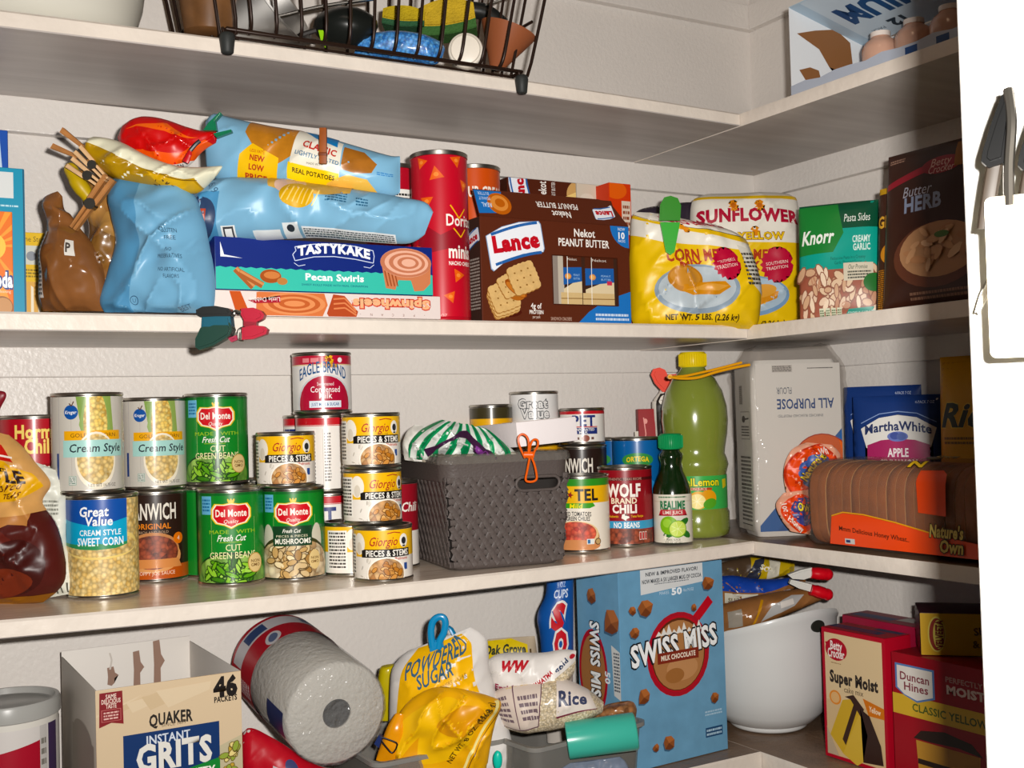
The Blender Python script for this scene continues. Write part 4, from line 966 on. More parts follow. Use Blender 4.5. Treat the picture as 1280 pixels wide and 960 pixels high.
# loaf of sliced bread lying along the shelf edge in its printed clear bag
bx0 = -.252; by0, by1 = at_x(1013, 650, bx0).y, -.740; LW, LH = .108, .104
lt_ = thing('bread_loaf', 'long loaf of sliced brown bread lying along the right shelf edge', 'bread', (bx0, by0, zR+.0008), math.radians(-90))
# local x runs along the loaf towards the door, local y into the shelf
def loaf_ring(x, k=1.0, off=0):
    P = []
    for i in range(36):
        q = 2*PI*i/36; c, s_ = math.cos(q), math.sin(q)
        y = LW/2+(LW/2*k+off)*math.copysign(abs(c)**.5, c); z = LH*.5+(LH*.5*k+off)*math.copysign(abs(s_)**.55, s_)
        if s_ > 0: y = LW/2+(y-LW/2)*(1+.05*s_); z += .006*s_*abs(1-abs(c))
        P.append(Vector((x, y, max(z, .0005+.0006))))
    return P
CR = food('bread_crust', ['#8a5a34', '#a06c40', '#7a4c2a', '#94623a'], 60)
CRUST = M('#9c5e32', .6, bump=.5, bscale=60, var=.22, vscale=26); CRUMB = M('#c79a68', .8, bump=.6, bscale=220, var=.12, vscale=90)
nS = 27; th = (by0-by1)/nS
for i in range(nS):
    bm = bmesh.new(); x0 = i*th; rr = random.Random(i)
    d = rr.uniform(-.0005, .0005); gk = .975 if i in (2, 5, 9, 11, 16) else .996
    R3 = [loaf_ring(x0+.0002, gk), loaf_ring(x0+.0012, 1.0), loaf_ring(x0+th-.0008, 1.0), loaf_ring(x0+th-.0002, .997)]
    R3 = [[Vector((p.x, p.y+d, p.z+(d*.6 if p.z > .02 else 0))) for p in R_] for R_ in R3]
    loft(bm, R3, caps=(True, True)); bm.normal_update()
    for f in bm.faces:
        if abs(f.normal.x) > .9: f.material_index = 1
    mesh('slice', bm, [CRUST, CRUMB], lt_, 60)
BBF = film('bread_bag_film', '#f3ece6', .86, .12, .5, 30)
bg = thing('bread_bag', 'clear orange printed bread bag around the brown loaf, gathered near the flour', 'bag', lt_.location, math.radians(-90))
bm = bmesh.new(); rings = []
for x, k, o in ((-.066, .10, 0), (-.060, .16, 0), (-.048, .30, .002), (-.030, .62, .004), (-.012, .93, .004), (0, 1.0, .004), (.05, 1, .0045), (.10, 1, .005), (.16, 1, .004), (.22, 1, .005), (.30, 1, .004), (.38, 1, .005), (by0-by1+.004, 1.0, .004), (by0-by1+.012, .8, .003)):
    R_ = loaf_ring(x, k, o); c = Vector((x, LW/2, LH*.5)); rr = []
    for p in R_:
        o_ = p-c; nz = noise.noise(p*40+Vector((7, 0, 0)))
        q = p+o_.normalized()*(.003*nz if k > .9 else .007*nz)
        if k < .9: q.z -= (1-k)*.012; q.y += (1-k)*.015
        q.z = max(q.z, .0006); rr.append(q)
    rings.append(rr)
loft(bm, rings, caps=(True, True)); mesh('film', bm, BBF, bg, 180)
def loafmap(u, v):
    """u along the loaf, v up the side facing the camera and over the top"""
    s_ = v/LH
    pts = []
    def P(s):
        ang = math.radians(180+50-(s*130)) if False else None
        if s <= .78:
            z = LH*(.02+.98*s/.78*.86); yy = -.0052-.0015*math.sin(s*3)
            return Vector((u, yy, z))
        q = (s-.78)/.6; a_ = PI-q*PI/2
        return Vector((u, .026+.0312*math.cos(a_), LH*.862+.028*math.sin(a_)))
    p = P(s_); t = P(s_+.01)-P(s_-.01); n = Vector((1, 0, 0)).cross(t).normalized()
    if n.y > 0 and s_ < 1: n = -n
    return p+n*.001, n
ORG = M('#e2501c', .3, coat=.3); ORD = M('#d8401a', .3, coat=.3)
a = Art()
a.poly([(.040, .004), (.045, .036), (.065, .041), (.10, .040), (.15, .034), (.20, .026), (.26, .020), (.30, .026), (.36, .040), (.36, .004)], ORG)
a.line([(.045, .037), (.065, .0422), (.10, .0412), (.15, .0352), (.20, .0272)], .0014, '#e0a040')
a.text('Mmm Delicious Honey Wheat..', .112, .0205, .0052, '#3a1a10', w=.110, bold=.02, rot=-3); a.rect(.066, .006, .082, .012, '#c9c4c0'); a.rect(.068, .0075, .075, .0105, '#2a3a6a')
a.poly([(.182, .048), (.180, .085), (.184, .100), (.216, .1015), (.222, .095), (.221, .046)], ORG)
a.text('Nature\'s', .222, .030, .0125, '#cfb66a', w=.046, bold=.05, shear=.15, out='#3a2a14', ow=.06); a.text('Own', .228, .0145, .0125, '#cfb66a', w=.032, bold=.05, shear=.15, out='#3a2a14', ow=.06)
a.text('N', .175, .112, .012, '#e0b84a', w=.022, bold=.05, shear=.3, out='#3a2a14', ow=.06); a.ell(.19, .130, .012, .006, '#4a3a1a'); a.text('Own', .205, .136, .012, '#b99a50', w=.03, bold=.05, out='#2a1f10', ow=.06)
a.poly([(.27, .05), (.275, .110), (.36, .13), (.36, .05)], '#c4321a')
a.build('bag_print', bg, loafmap, du=.012, dv=.004, eps=.0003)
# orange printed gathers of the bread bag hanging past the loaf end (two emblem faces)
kx = 1.60
a = Art(); a.ell(0, .036, .034, .036, '#b9381c'); a.ell(0, .036, .031, .033, '#dc4f22'); a.ell(.004, .04, .020, .020, '#3f5a9a'); a.text('Nature\'s', .0, .044, .011, '#e6cf5a', w=.034, bold=.05, rot=62, out='#3a2a14', ow=.06); a.text('Own', .009, .036, .011, '#e6cf5a', w=.024, bold=.05, rot=62, out='#3a2a14', ow=.06); a.text('Wh', .008, .063, .008, '#e6d9d0', w=.014, bold=.04, rot=20)
gt = Bag('bread_bag_fold', 'crumpled orange fold of the bread bag with round emblem leaning on the flour bag', 'bag', 1.585, [(990, 632, 1026, 628, .002), (982, 612, 1036, 606, .006), (980, 585, 1046, 582, .007), (990, 562, 1050, 568, .006), (1008, 553, 1040, 556, .002)], M('#d9a088', .2), seed=4, wr=.004, fr=60, ridge=.005, art=a, W=.068, H=.072, nu=30, nv=30)
a = Art(); a.ell(.004, .026, .028, .026, '#d64a22'); a.ell(.010, .03, .018, .018, '#3a3f7a'); a.text('Honey', -.004, .012, .0085, '#ece0d6', w=.026, bold=.04, rot=-35); a.text('100', -.017, .034, .007, '#ece0d6', w=.014, bold=.04, rot=-80); a.text('Own', .012, .036, .009, '#e6cf5a', w=.02, bold=.05, out='#3a2a14', ow=.06)
Bag('bread_bag_fold', 'lower crumpled orange fold of the bread bag touching the shelf', 'bag', 1.572, [(988, 664, 1012, 668, .002), (976, 648, 1016, 655, .006), (970, 630, 1018, 628, .007), (980, 616, 1012, 612, .002)], M('#d9a088', .2), seed=9, wr=.004, fr=60, ridge=.005, art=a, W=.056, H=.056, nu=26, nv=26)
# two muffin mix pouches leaning on the right wall
def art_muffin(w, h):
    a = Art(); a.rect(-w/2, 0, w/2, h, '#d8cfc4'); a.poly([(-w/2, h), (w/2, h), (w/2, h*.45), (w*.36, h*.40), (w*.36, h*.78), (0, h*.86), (-w*.36, h*.78), (-w*.36, h*.40), (-w/2, h*.45)], '#1f3872')
    a.line([(-w*.40, h*.80), (-w*.2, h*.865), (0, h*.88), (w*.2, h*.865), (w*.40, h*.80)], .0012, '#8fa4cc')
    P = [(-w*.40, h*.76), (-w*.2, h*.835), (0, h*.855), (w*.2, h*.835), (w*.40, h*.76), (w*.34, h*.62), (-w*.34, h*.62)]
    a.poly(P, '#e9e6e0'); a.poly([(-w*.33, h*.05), (w*.33, h*.05), (w*.33, h*.64), (w*.18, h*.675), (0, h*.685), (-w*.18, h*.675), (-w*.33, h*.64)], '#a32e5e')
    a.ell(0, h*.70, w*.11, h*.036, '#6a78b8'); a.ell(-w*.03, h*.705, w*.05, h*.026, '#3f4f94'); a.ell(w*.04, h*.70, w*.05, h*.026, '#54649f')
    a.text('MarthaWhite', 0, h*.748, h*.062, '#27335e', w=w*.70, bold=.04, arch=h*.028)
    a.text('APPLE', 0, h*.585, h*.058, '#f0e6e6', w=w*.22, bold=.04); a.text('CINNAMON', 0, h*.505, h*.058, '#f0e6e6', w=w*.40, bold=.04); a.text('MUFFIN MIX', 0, h*.43, h*.03, '#f0e6e6', w=w*.3); a.text('4-PACK 7 OZ', w*.28, h*.945, h*.02, '#c9d2e6', w=w*.2); return a
MB = M('#1f3872', .22, coat=.5)
def pouch(name, label, cat, loc, rz, lean, w, h, th, art, mat, group=None, wr=.0015, seed=1, fr=30, mtx=None):
    """flat sealed pouch standing on its lower edge; local -y is the printed face"""
    t = thing(name, label, cat, loc, rz, group); t.rotation_euler = (lean, 0, rz)
    def P(a, q, side=1):
        pr = (max(0, 1-abs(a)**3)**.6)*(max(0, 1-abs(2*q-1)**4)**.7); x = a*w/2; z = h*q
        d = wr*noise.noise(Vector((x*fr, z*fr, seed*3.3)))*(.3+.7*pr)
        return Vector((x, -side*th*pr-d*side, z))
    bm = bmesh.new(); grid_surf(bm, lambda a, b: P(a*2-1, b), 24, 30); grid_surf(bm, lambda a, b: P(1-a*2, b, -1), 24, 30)
    bmesh.ops.remove_doubles(bm, verts=bm.verts[:], dist=.0002); po = mesh('pouch', bm, mat, t, 75)
    def mp(u, v):
        a, q = max(-.999, min(.999, 2*u/w)), max(.001, min(.999, v/h)); p = P(a, q); e = .01
        n = (P(min(a+e, .9999), q)-P(max(a-e, -.9999), q)).cross(P(a, min(q+e, .9999))-P(a, max(q-e, .0001))).normalized()
        if n.y > 0: n = -n
        return p, n
    if art: art.build('print', po, mp, du=.008, dv=.008, eps=.0002, clip=(-w/2, 0, w/2, h))
    return t
def facing_yaw(px, py, x): 
    p = at_x(px, py, x); return face_cam(p)
pm = at_x(1122, 505, -.066); w2 = .132
pouch('muffin_mix_pouch', 'dark blue apple cinnamon muffin mix pouch standing in front of a second pouch', 'pouch', (-.066, pm.y, zR), face_cam(pm, -12), math.radians(-3), .128, .195, .013, art_muffin(.128, .195), MB, 'muffin mix pouches', seed=2)
pm2 = at_x(1100, 490, -.036)
pouch('muffin_mix_pouch', 'dark blue muffin mix pouch behind another pouch, nearest the flour bag', 'pouch', (-.036, pm2.y, zR), face_cam(pm2, -16), math.radians(-3), .112, .210, .010, art_muffin(.112, .210), MB, 'muffin mix pouches', seed=3)
# yellow rice bag in the shadow of the door
a = Art(); a.rect(-.08, 0, .08, .25, '#d9a12c'); a.text('Rice', -.012, .165, .030, '#20281f', w=.085, bold=.05, shear=.35, out='#e6c05a', ow=.03); a.lines(-.055, .125, .05, .137, 2, '#7a5a20', 4); a.rect(-.08, 0, .08, .10, '#b9482a')
pr_ = at_x(1236, 560, -.040)
pouch('yellow_bag', 'yellow bag with dark script lettering in the shadow beside the door', 'bag', (-.045, pr_.y, zR), face_cam(pr_, -30), math.radians(-2), .135, .245, .020, a, M('#c98f28', .35), seed=6)
# ============================================================ far left: brown chocolate snack bag at the front edge
a = Art(); W, H = .16, .2
a.rect(-W/2, 0, W/2, H, '#4a1a16')
a.poly([(-W/2, 0), (W/2, 0), (W/2, .012), (-W/2, .014)], '#8a5a20')
a.ell(-.02, .058, .055, .042, '#5a201a'); a.ell(.03, .045, .035, .03, '#3a120f'); a.ell(-.035, .075, .03, .018, '#7a2f26'); a.ell(.0, .03, .05, .018, '#6a2a1a')
a.poly([(-W/2, .098), (W/2*.86, .104), (W/2*.7, .086), (W/2*.4, .092), (.0, .086), (-.03, .094), (-W/2, .084)], '#b07a4a')
TAN = M('#d0a068', .35, coat=.3, var=.2, vscale=30); a.poly([(-W/2, H*.52), (W/2, H*.50), (W/2, H), (-W/2, H)], TAN)
a.poly([(-W/2, H*.60), (.052, H*.60), (.074, H*.70), (.066, H*.78), (.03, H*.84), (-W/2, H*.86)], '#d9a63a')
a.text('TURTLE', .002, H*.765, .0145, '#2a1510', w=.100, bold=.06, rot=-3); a.text('Flavored', .020, H*.695, .0105, '#5a2a14', w=.052, shear=.3, rot=4); a.text('PRETZEL TEAS', .016, H*.635, .0068, '#5a2a14', w=.070, bold=.04, rot=2)
a.poly([(-W/2, H*.86), (.05, H*.84), (.03, H*.93), (-W/2, H*.98)], '#b5271f'); a.line([(-W/2, H*.885), (.05, H*.865)], .0022, '#eee4d8')
Bag('chocolate_snack_bag', 'brown and tan chocolate snack bag at the front left end of the shelf', 'snack bag', 1.205, [(-72, 762, 54, 752, .002), (-74, 740, 82, 722, .022), (-70, 690, 72, 660, .030), (-66, 640, 52, 628, .024), (-60, 600, 62, 604, .022), (-50, 570, 46, 582, .020), (-40, 545, 30, 562, .012), (-30, 532, 10, 545, .002)], M('#5a2a1c', .25, coat=.4), seed=11, wr=.005, fr=34, ridge=.006, art=a, W=W, H=H, pw=3)
a = Art(); a.rect(-.04, 0, .04, .16, '#dcdcd0'); a.lines(-.01, .10, .03, .12, 4, '#8a8a80', 3); a.lines(.0, .075, .03, .082, 1, '#5a5a50', 5)
for i in range(6): a.line([(.002+i*.006, .004), (.006+i*.006, .018)], .0018, '#55554c')
Bag('paper_snack_bag', 'open pale white snack bag crumpled behind the brown chocolate bag', 'snack bag', 1.238, [(10, 756, 106, 738, .002), (20, 735, 98, 728, .010), (30, 690, 84, 690, .012), (34, 640, 82, 640, .012), (32, 600, 80, 605, .010), (34, 575, 70, 588, .004)], M('#d9d9cc', .3), seed=13, wr=.004, fr=50, ridge=.005, art=a, W=.08, H=.16)
Bag('red_packet', 'corner of a dark red packet at the far left against the wall', 'packet', 1.25, [(-44, 738, -10, 734, .004), (-46, 640, -4, 632, .006), (-46, 540, -4, 530, .006), (-44, 500, 8, 494, .006), (-30, 486, -4, 488, .002)], M('#7a1f28', .35), seed=14, wr=.001)
# ============================================================ second shelf: boxes, canisters, bags
zB = S2T+.0004
def carton(name, label, pl, pr, zb, d, h, col, front=None, left=None, top=None, group=None, cat='box', right=None, bev=.0012, edge=None):
    t, w = box_root(name, label, cat, pl, pr, zb, group)
    bm = bmesh.new(); bx(bm, 0, w, 0, d, 0, h, bev); cb = mesh('carton_body', bm, M(col, .42) if isinstance(col, str) else col, t, 40)
    if front: front(w, h).build('front_print', cb, plane_map((0, -.0001, 0), (1, 0, 0), (0, 0, 1)), du=None, clip=(.0008, .0008, w-.0008, h-.0008))
    if left: left(d, h).build('left_print', cb, plane_map((-.0001, d, 0), (0, -1, 0), (0, 0, 1)), du=None, clip=(.0008, .0008, d-.0008, h-.0008))
    if right: right(d, h).build('right_print', t, plane_map((w+.0001, 0, 0), (0, 1, 0), (0, 0, 1)), du=None, clip=(.0008, .0008, d-.0008, h-.0008))
    if top: top(w, d).build('top_print', t, plane_map((0, 0, h+.0001), (1, 0, 0), (0, 1, 0)), du=None, clip=(.0008, .0008, w-.0008, d-.0008))
    return t
def yh(px, py, y, zb): return at_y(px, py, y).z-zb
# --- cinnamon roll boxes at the front edge
SY = -.2615
a0, a1 = at_y(268, 390, SY), at_y(551, 395, SY); hs = yh(270, 362, SY, zB)
SWIRL = M('#b5603c', .45, var=.2, vscale=60)
def swirl(a, cx, cy, r, c1, c2, c3, k=.75):
    a.ell(cx, cy, r, r*k, c1); n = 0
    for q in (.86, .70, .54, .38, .22):
        a.ell(cx+.002*math.sin(n*2), cy+.001*n, r*q, r*k*q, c2 if n % 2 == 0 else c3); n += 1
def art_spin(w, h):
    a = Art(); a.rect(0, 0, w, h, '#dccfca'); a.poly([(0, 0), (.012, 0), (.022, h), (0, h)], '#ddd2cc'); a.poly([(.016, h), (.028, h), (.038, h*.1), (.03, 0), (.024, 0)], '#b8532c')
    a.poly([(.045, 0), (.046, h*.95), (.052, h), (w*.46, h), (w*.475, h*.5), (w*.45, 0)], '#c9744a'); 
    for i in range(5): a.ell(w*.33, h*.52, .036-.006*i, h*(.46-.085*i), ('#d58c60', '#b55e38')[i % 2])
    a.poly([(w*.47, h*.15), (w*.50, h*.95), (w*.55, h*.9), (w*.61, h*.25), (w*.6, 0), (w*.48, 0)], '#a84a2e')
    for i in range(3): a.line([(w*.50, h*(.75-.2*i)), (w*.55, h*(.8-.2*i)), (w*.60, h*(.3-.1*i))], .0018, '#d08058')
    a.poly([(.036, h*.62), (.044, h*.50), (w*.27, h*.55), (w*.27, h*.84), (.06, h*.66)], '#9c2233'); a.text('Little Debbie', w*.205, h*.66, h*.17, '#f0e0dc', w=.034, rot=182)
    a.text('Spinwheels', w*.765, h*.60, h*.34, '#f1b089', w=w*.36, bold=.08, rot=180, out='#c04a3a', ow=.10)
    for i, ch in enumerate('-PECAN-'): a.text(ch, w*(.92-.05*i), h*.14, h*.10, '#7a4a40', rot=180)
    return a
carton('cake_roll_box', 'white pecan cake roll box lying upside down at the shelf edge, under the blue box', a0, a1, zB, .105, hs, '#dccfca', art_spin)
TY = SY+.002
b0_, b1_ = at_y(268.5, 330, TY), at_y(541, 340, TY); zt = zB+hs+.0006; ht = yh(271, 295, TY, zt)
def art_tasty(w, h):
    a = Art(); a.rect(0, 0, w, h, '#4fb7a5'); P = [(0, h), (0, h*.435)]
    n = 46
    for i in range(n+1): P.append((w*i/n, h*(.42+.022*(i % 2))))
    P += [(w, h)]; a.poly(P, '#14266e')
    a.poly([(.006, h*.62), (.012, h*.62), (.030, h*.605), (.010, h*.66), (.006, h*.9)], '#e8eaf0')
    P = [(w*.345, h*.60), (w*.335, h*.72), (w*.35, h*.80), (w*.345, h*.87), (w*.43, h*.94), (w*.52, h*.965), (w*.62, h*.94), (w*.705, h*.87), (w*.71, h*.76), (w*.705, h*.62), (w*.62, h*.68), (w*.52, h*.715), (w*.43, h*.69)]
    a.line(P+[P[0]], .0009, '#cdd6ea'); a.text('TASTYKAKE', w*.522, h*.785, h*.175, '#eef1f6', w=w*.335, bold=.07, arch=h*.085)
    a.line([(w*.34, h*.56), (w*.36, h*.50), (w*.39, h*.53)], .0007, '#cdd6ea'); a.line([(w*.71, h*.59), (w*.69, h*.52), (w*.66, h*.54)], .0007, '#cdd6ea')
    a.text('Pecan Swirls', w*.525, h*.30, h*.125, '#f2f7f4', w=w*.27, bold=.05); a.text('SWEET ROLLS MADE WITH REAL CINNAMON', w*.525, h*.145, h*.038, '#14426a', w=w*.305)
    for (x0, y0, x1, y1) in ((.085, .40, .16, .06), (.10, .34, .20, .10)): a.line([(w*x0, h*y0), (w*(x0+x1)/2, h*(y0+y1)/2), (w*x1, h*y1)], .0072, '#9c5a34'); a.line([(w*x0+.001, h*y0+.001), (w*x1+.001, h*y1+.001)], .0028, '#c48a5c')
    a.ell(w*.235, h*.28, .012, .0075, '#9a4f28'); a.ell(w*.24, h*.30, .009, .004, '#c07a4a'); a.ell(w*.285, h*.19, .006, .004, '#b07a48')
    cx, cy = w*.865, h*.55
    a.poly([(cx-.031, cy+.006), (cx-.026, h*.13), (cx-.014, h*.10), (cx-.010, h*.3), (cx+.006, h*.30), (cx+.010, h*.08), (cx+.022, h*.10), (cx+.031, h*.25), (cx+.032, cy+.006)], '#c07a58')
    for i in range(4): a.line([(cx-.027+.004*i, cy-.004), (cx-.023+.004*i, h*.17)], .0014, '#8a4326')
    a.ell(cx, cy+.006, .0325, h*.30, '#d09a80'); 
    for i in range(6): a.ell(cx+.0006*i, cy+.006, .0325-.0047*i, h*(.29-.042*i), ('#b8755a', '#dfae98')[i % 2])
    return a
carton('cake_roll_box', 'dark blue and teal pecan swirl box lying on the upside down white box', b0_, b1_, zt, .105, ht, '#14266e', art_tasty)
# --- canisters
def canister(name, label, px, ytop, t, r, body, art, group='snack canisters', zb=None):
    q = at_t(px, ytop, t); zb = zB if zb is None else zb; h = at_t(px, ytop+r/t*FPX*.14, t).z-zb; c = Vector((q.x, q.y, zb))
    th = thing(name, label, 'canister', c, face_cam(c), group)
    bm = bmesh.new(); lathe(bm, [(0, .001), (r-.002, .001), (r+.0006, .001), (r+.0006, .004), (r, .005), (r, h-.005)], 56); mesh('tube', bm, M(body, .3), th, 40)
    bm = bmesh.new(); lathe(bm, [(r, h-.006), (r+.0012, h-.0055), (r+.0016, h-.001), (r+.0004, h), (r-.003, h-.0005), (r-.004, h-.004), (0, h-.004)], 56); mesh('rim_lid', bm, STEEL, th, 40)
    if art: art(r, h).build('label', th, cyl_map(r, 0, .0004), du=.004, clip=(-9, .005, 9, h-.006))
    return th
DEFCOAT = .25
def art_dor(r, h):
    a = Art(); a.rect(-3.14*r, 0, 3.14*r, h, '#b5162e'); a.poly([(-.03, h*.60), (.0, h*.5), (.05, h*.62), (.05, h*.38), (.01, h*.42), (-.03, h*.38)], '#8a0f24')
    C = M('#d9632c', .4, var=.15, vscale=120)
    for x, y, s_, q in ((-.022, h*.93, .0085, 10), (.022, h*.94, .009, 40), (-.0035, h*.855, .0105, -20), (-.016, h*.70, .0095, 30), (.021, h*.265, .0095, 5), (.010, h*.14, .0085, 50), (-.028, h*.42, .008, 10), (.034, h*.80, .009, 15), (-.024, h*.2, .008, 80)):
        P = [(x+s_*math.cos(math.radians(q+120*k)), y+s_*math.sin(math.radians(q+120*k))) for k in range(3)]; a.poly(P, C)
        a.ell(x, y, s_*.3, s_*.25, '#e6894a')
    a.line([(.0125, h*.675), (.024, h*.60), (.034, h*.66)], .0016, '#e8b23c'); a.text('Doritos', .030, h*.588, .0135, '#f2ece4', w=.046, bold=.02); a.line([(.016, h*.54), (.026, h*.49), (.034, h*.54)], .0016, '#e8b23c')
    a.text('minis', .026, h*.405, .0155, '#f4efe8', w=.034, bold=.04); a.text('NACHO CHEESE', .026, h*.335, .0045, '#f4efe8', w=.034, bold=.03); a.text('1 OZ', .0, h*.03, .0036, '#e6b0a8'); return a
canister('snack_canister', 'tall red tortilla chip canister between the blue box and brown cracker box', 548, 190, 1.405, .0342, '#a8142a', art_dor)
def art_red2(r, h):
    a = Art(); a.rect(-3.14*r, 0, 3.14*r, h, '#a8182c'); a.rect(.0, h*.60, .05, h*.84, '#eceae4'); a.lines(.002, h*.62, .045, h*.82, 8, '#2a2826', 3); return a
canister('snack_canister', 'red canister with white nutrition panel behind the tall red chip canister', 489, 206, 1.487, .035, '#a8182c', art_red2)
def art_or(r, h):
    a = Art(); a.rect(-3.14*r, 0, 3.14*r, h, '#c4521f'); a.text('SOUR CREAM', .012, h*.83, .013, '#f0e6da', w=.07, bold=.05); return a
canister('snack_canister', 'orange canister behind the tall red chip canister and brown cracker box', 592, 207, 1.545, .0345, '#c4521f', art_or)
DEFCOAT = 0.0
# --- brown peanut butter cracker boxes
LY = -.238; BRN = '#4c2114'
c0, c1 = at_y(602.5, 380, LY), at_y(789, 385, LY); hl = yh(603, 270, LY, zB); dl = .098
def lance_logo(a, cx, cy, w, rot=8):
    q = math.radians(rot); T = lambda x, y: (cx+x*w*math.cos(q)-y*w*math.sin(q), cy+x*w*math.sin(q)+y*w*math.cos(q))
    def sh(k, m): a.poly([T(x*k, y*k) for x, y in ((-.5, .14), (-.2, .25), (.12, .29), (.47, .27), (.5, .22), (.5, -.16), (.47, -.21), (.1, -.2), (-.2, -.26), (-.46, -.40), (-.5, -.36))], m)
    sh(1.03, '#8fa6c4'); sh(1.0, '#e9ecf2')
    for y0 in (.215, -.235):
        P = [T(-.42+.86*i/8, y0-.06+.10*math.sin(i/8*PI*.55)+(-.02 if y0 < 0 else 0)) for i in range(9)]; a.line(P, w*.045, '#2f5f9f')
    a.text('Lance', cx+w*.005, cy-w*.005, w*.23, '#b5232c', w=w*.86, bold=.09, rot=rot)
CRACK = M('#d0ad78', .5, var=.12, vscale=160)
def cracker(a, cx, cy, s_, rot):
    q = math.radians(rot); P = []
    n = 40
    for i in range(n):
        t = 2*PI*i/n; m = max(abs(math.cos(t)), abs(math.sin(t)))**.8; r_ = s_/m*(1+.025*math.cos(i*PI)); P.append((cx+r_*math.cos(t+q), cy+r_*.9*math.sin(t+q)))
    a.poly([(x-.0008, y-.0014) for x, y in P], '#9a6d3c'); a.poly(P, CRACK)
    for i in (-1, 0, 1):
        for j in (-1, 0, 1):
            x, y = i*s_*.5, j*s_*.5; a.ell(cx+x*math.cos(q)-y*math.sin(q), cy+(x*math.sin(q)+y*math.cos(q))*.9, s_*.07, s_*.055, '#8a6436', 8)
def art_lance(w, h):
    a = Art(); a.rect(0, 0, w, h, '#54281a')
    lance_logo(a, w*.222, h*.775, w*.355, 9)
    a.ell(w*.155, h*.10, w*.095, h*.05, '#46170c'); 
    for x, y in ((.135, .145), (.138, .165), (.140, .20)): cracker(a, w*x, h*(y+.05), w*.088, 20)
    a.ell(w*.20, h*.33, w*.085, h*.105, '#a5622e', rot=-35); cracker(a, w*.178, h*.36, w*.07, 28); a.ell(w*.212, h*.325, w*.080, h*.052, '#8f4a1e', rot=-32); a.ell(w*.21, h*.315, w*.07, h*.035, '#b97238', rot=-32); cracker(a, w*.265, h*.43, w*.092, 22)
    a.text('Nekot', w*.685, h*.90, h*.075, '#f1ece6', w=w*.145, bold=.03); a.text('PEANUT BUTTER', w*.68, h*.80, h*.072, '#f1ece6', w=w*.35, bold=.03)
    a.ell(w, h, w*.135, h*.225, '#2f6fb5'); a.text('NOW', w*.945, h*.965, h*.03, '#e9eef4', w=w*.05); a.text('10', w*.945, h*.90, h*.062, '#f4f6f8', w=w*.045, bold=.05); a.text('PACKS', w*.945, h*.845, h*.026, '#e9eef4', w=w*.05)
    a.poly([(w*.62, 0), (w*.70, h*.12), (w*.82, h*.24), (w, h*.335), (w, 0)], '#2f6fb5'); a.lines(w*.745, h*.03, w*.98, h*.115, 2, '#c9d8ea', 5); a.text('SANDWICH CRACKERS', w*.51, h*.045, h*.032, '#c4a898', w=w*.14)
    a.text('4g of', w*.345, h*.165, h*.05, '#f1ece6', w=w*.07, bold=.03); a.text('PROTEIN', w*.345, h*.105, h*.036, '#f1ece6', w=w*.09, bold=.03); a.text('per pack', w*.345, h*.06, h*.028, '#d8c8bc', w=w*.05)
    # window with the wrapped packs behind it
    x0, x1, y0, y1 = w*.455, w*.905, h*.185, h*.665
    a.rect(x0, y0, x1, y1, '#3a241b'); a.rect(x0, y0, x0+w*.04, y1, '#8a8078'); a.rect(x0+w*.04, y0, x0+w*.08, y1, '#b9b0a2')
    for k, xx in enumerate((x0+w*.075, x0+w*.225)):
        ww = w*.125 if k == 0 else w*.20
        a.poly([(xx, h*.50), (xx+ww, h*.56), (xx+ww, y1), (xx, y1)], '#4a2417'); a.text('Nekot', xx+ww/2, h*.635, h*.025, '#dcd2c8', w=ww*.5)
        a.poly([(xx, h*.38), (xx+ww, h*.42), (xx+ww, h*.56), (xx, h*.55)], '#2a5a9c'); a.ell(xx+ww*.25, h*.465, w*.022, h*.03, '#c98a4e'); a.ell(xx+ww*.25, h*.465, w*.014, h*.02, '#dca86a'); a.text('PEANUT', xx+ww*.72, h*.48, h*.02, '#9fc0e0', w=ww*.34); a.text('BUTTER', xx+ww*.72, h*.445, h*.02, '#9fc0e0', w=ww*.34)
        a.poly([(xx, h*.34), (xx+ww*.5, h*.40), (xx+ww, h*.42), (xx+ww, h*.30), (xx, h*.30)], '#d8c7a6'); a.rect(xx-w*.02, y0, xx+ww, h*.305, '#cbb184'); a.line([(xx-w*.02, h*.245), (xx+ww, h*.25)], .0012, '#8a6a40'); a.line([(xx+ww*.2, y0), (xx+ww*.22, y1)], .0009, '#f2efe8')
    a.rect(x0+w*.375, h*.39, x0+w*.41, h*.43, '#c23a52')
    for p in ([(x0, y0), (x1, y0)], [(x1, y0), (x1, y1)], [(x1, y1), (x0, y1)], [(x0, y1), (x0, y0)]): a.line(p, .0014, '#3d190d')
    return a
def art_lside(w, h):
    a = Art(); a.rect(0, 0, w, h, '#3d2a24'); lance_logo(a, w*.80, h*.80, w*.36, 12); a.lines(w*.62, h*.12, w*.97, h*.62, 16, '#a39890', 4); return a
lb = carton('cracker_box', 'brown peanut butter cracker box with window and open top flap, at the shelf front', c0, c1, zB, dl, hl, '#54281a', art_lance, art_lside, group='brown cracker boxes')
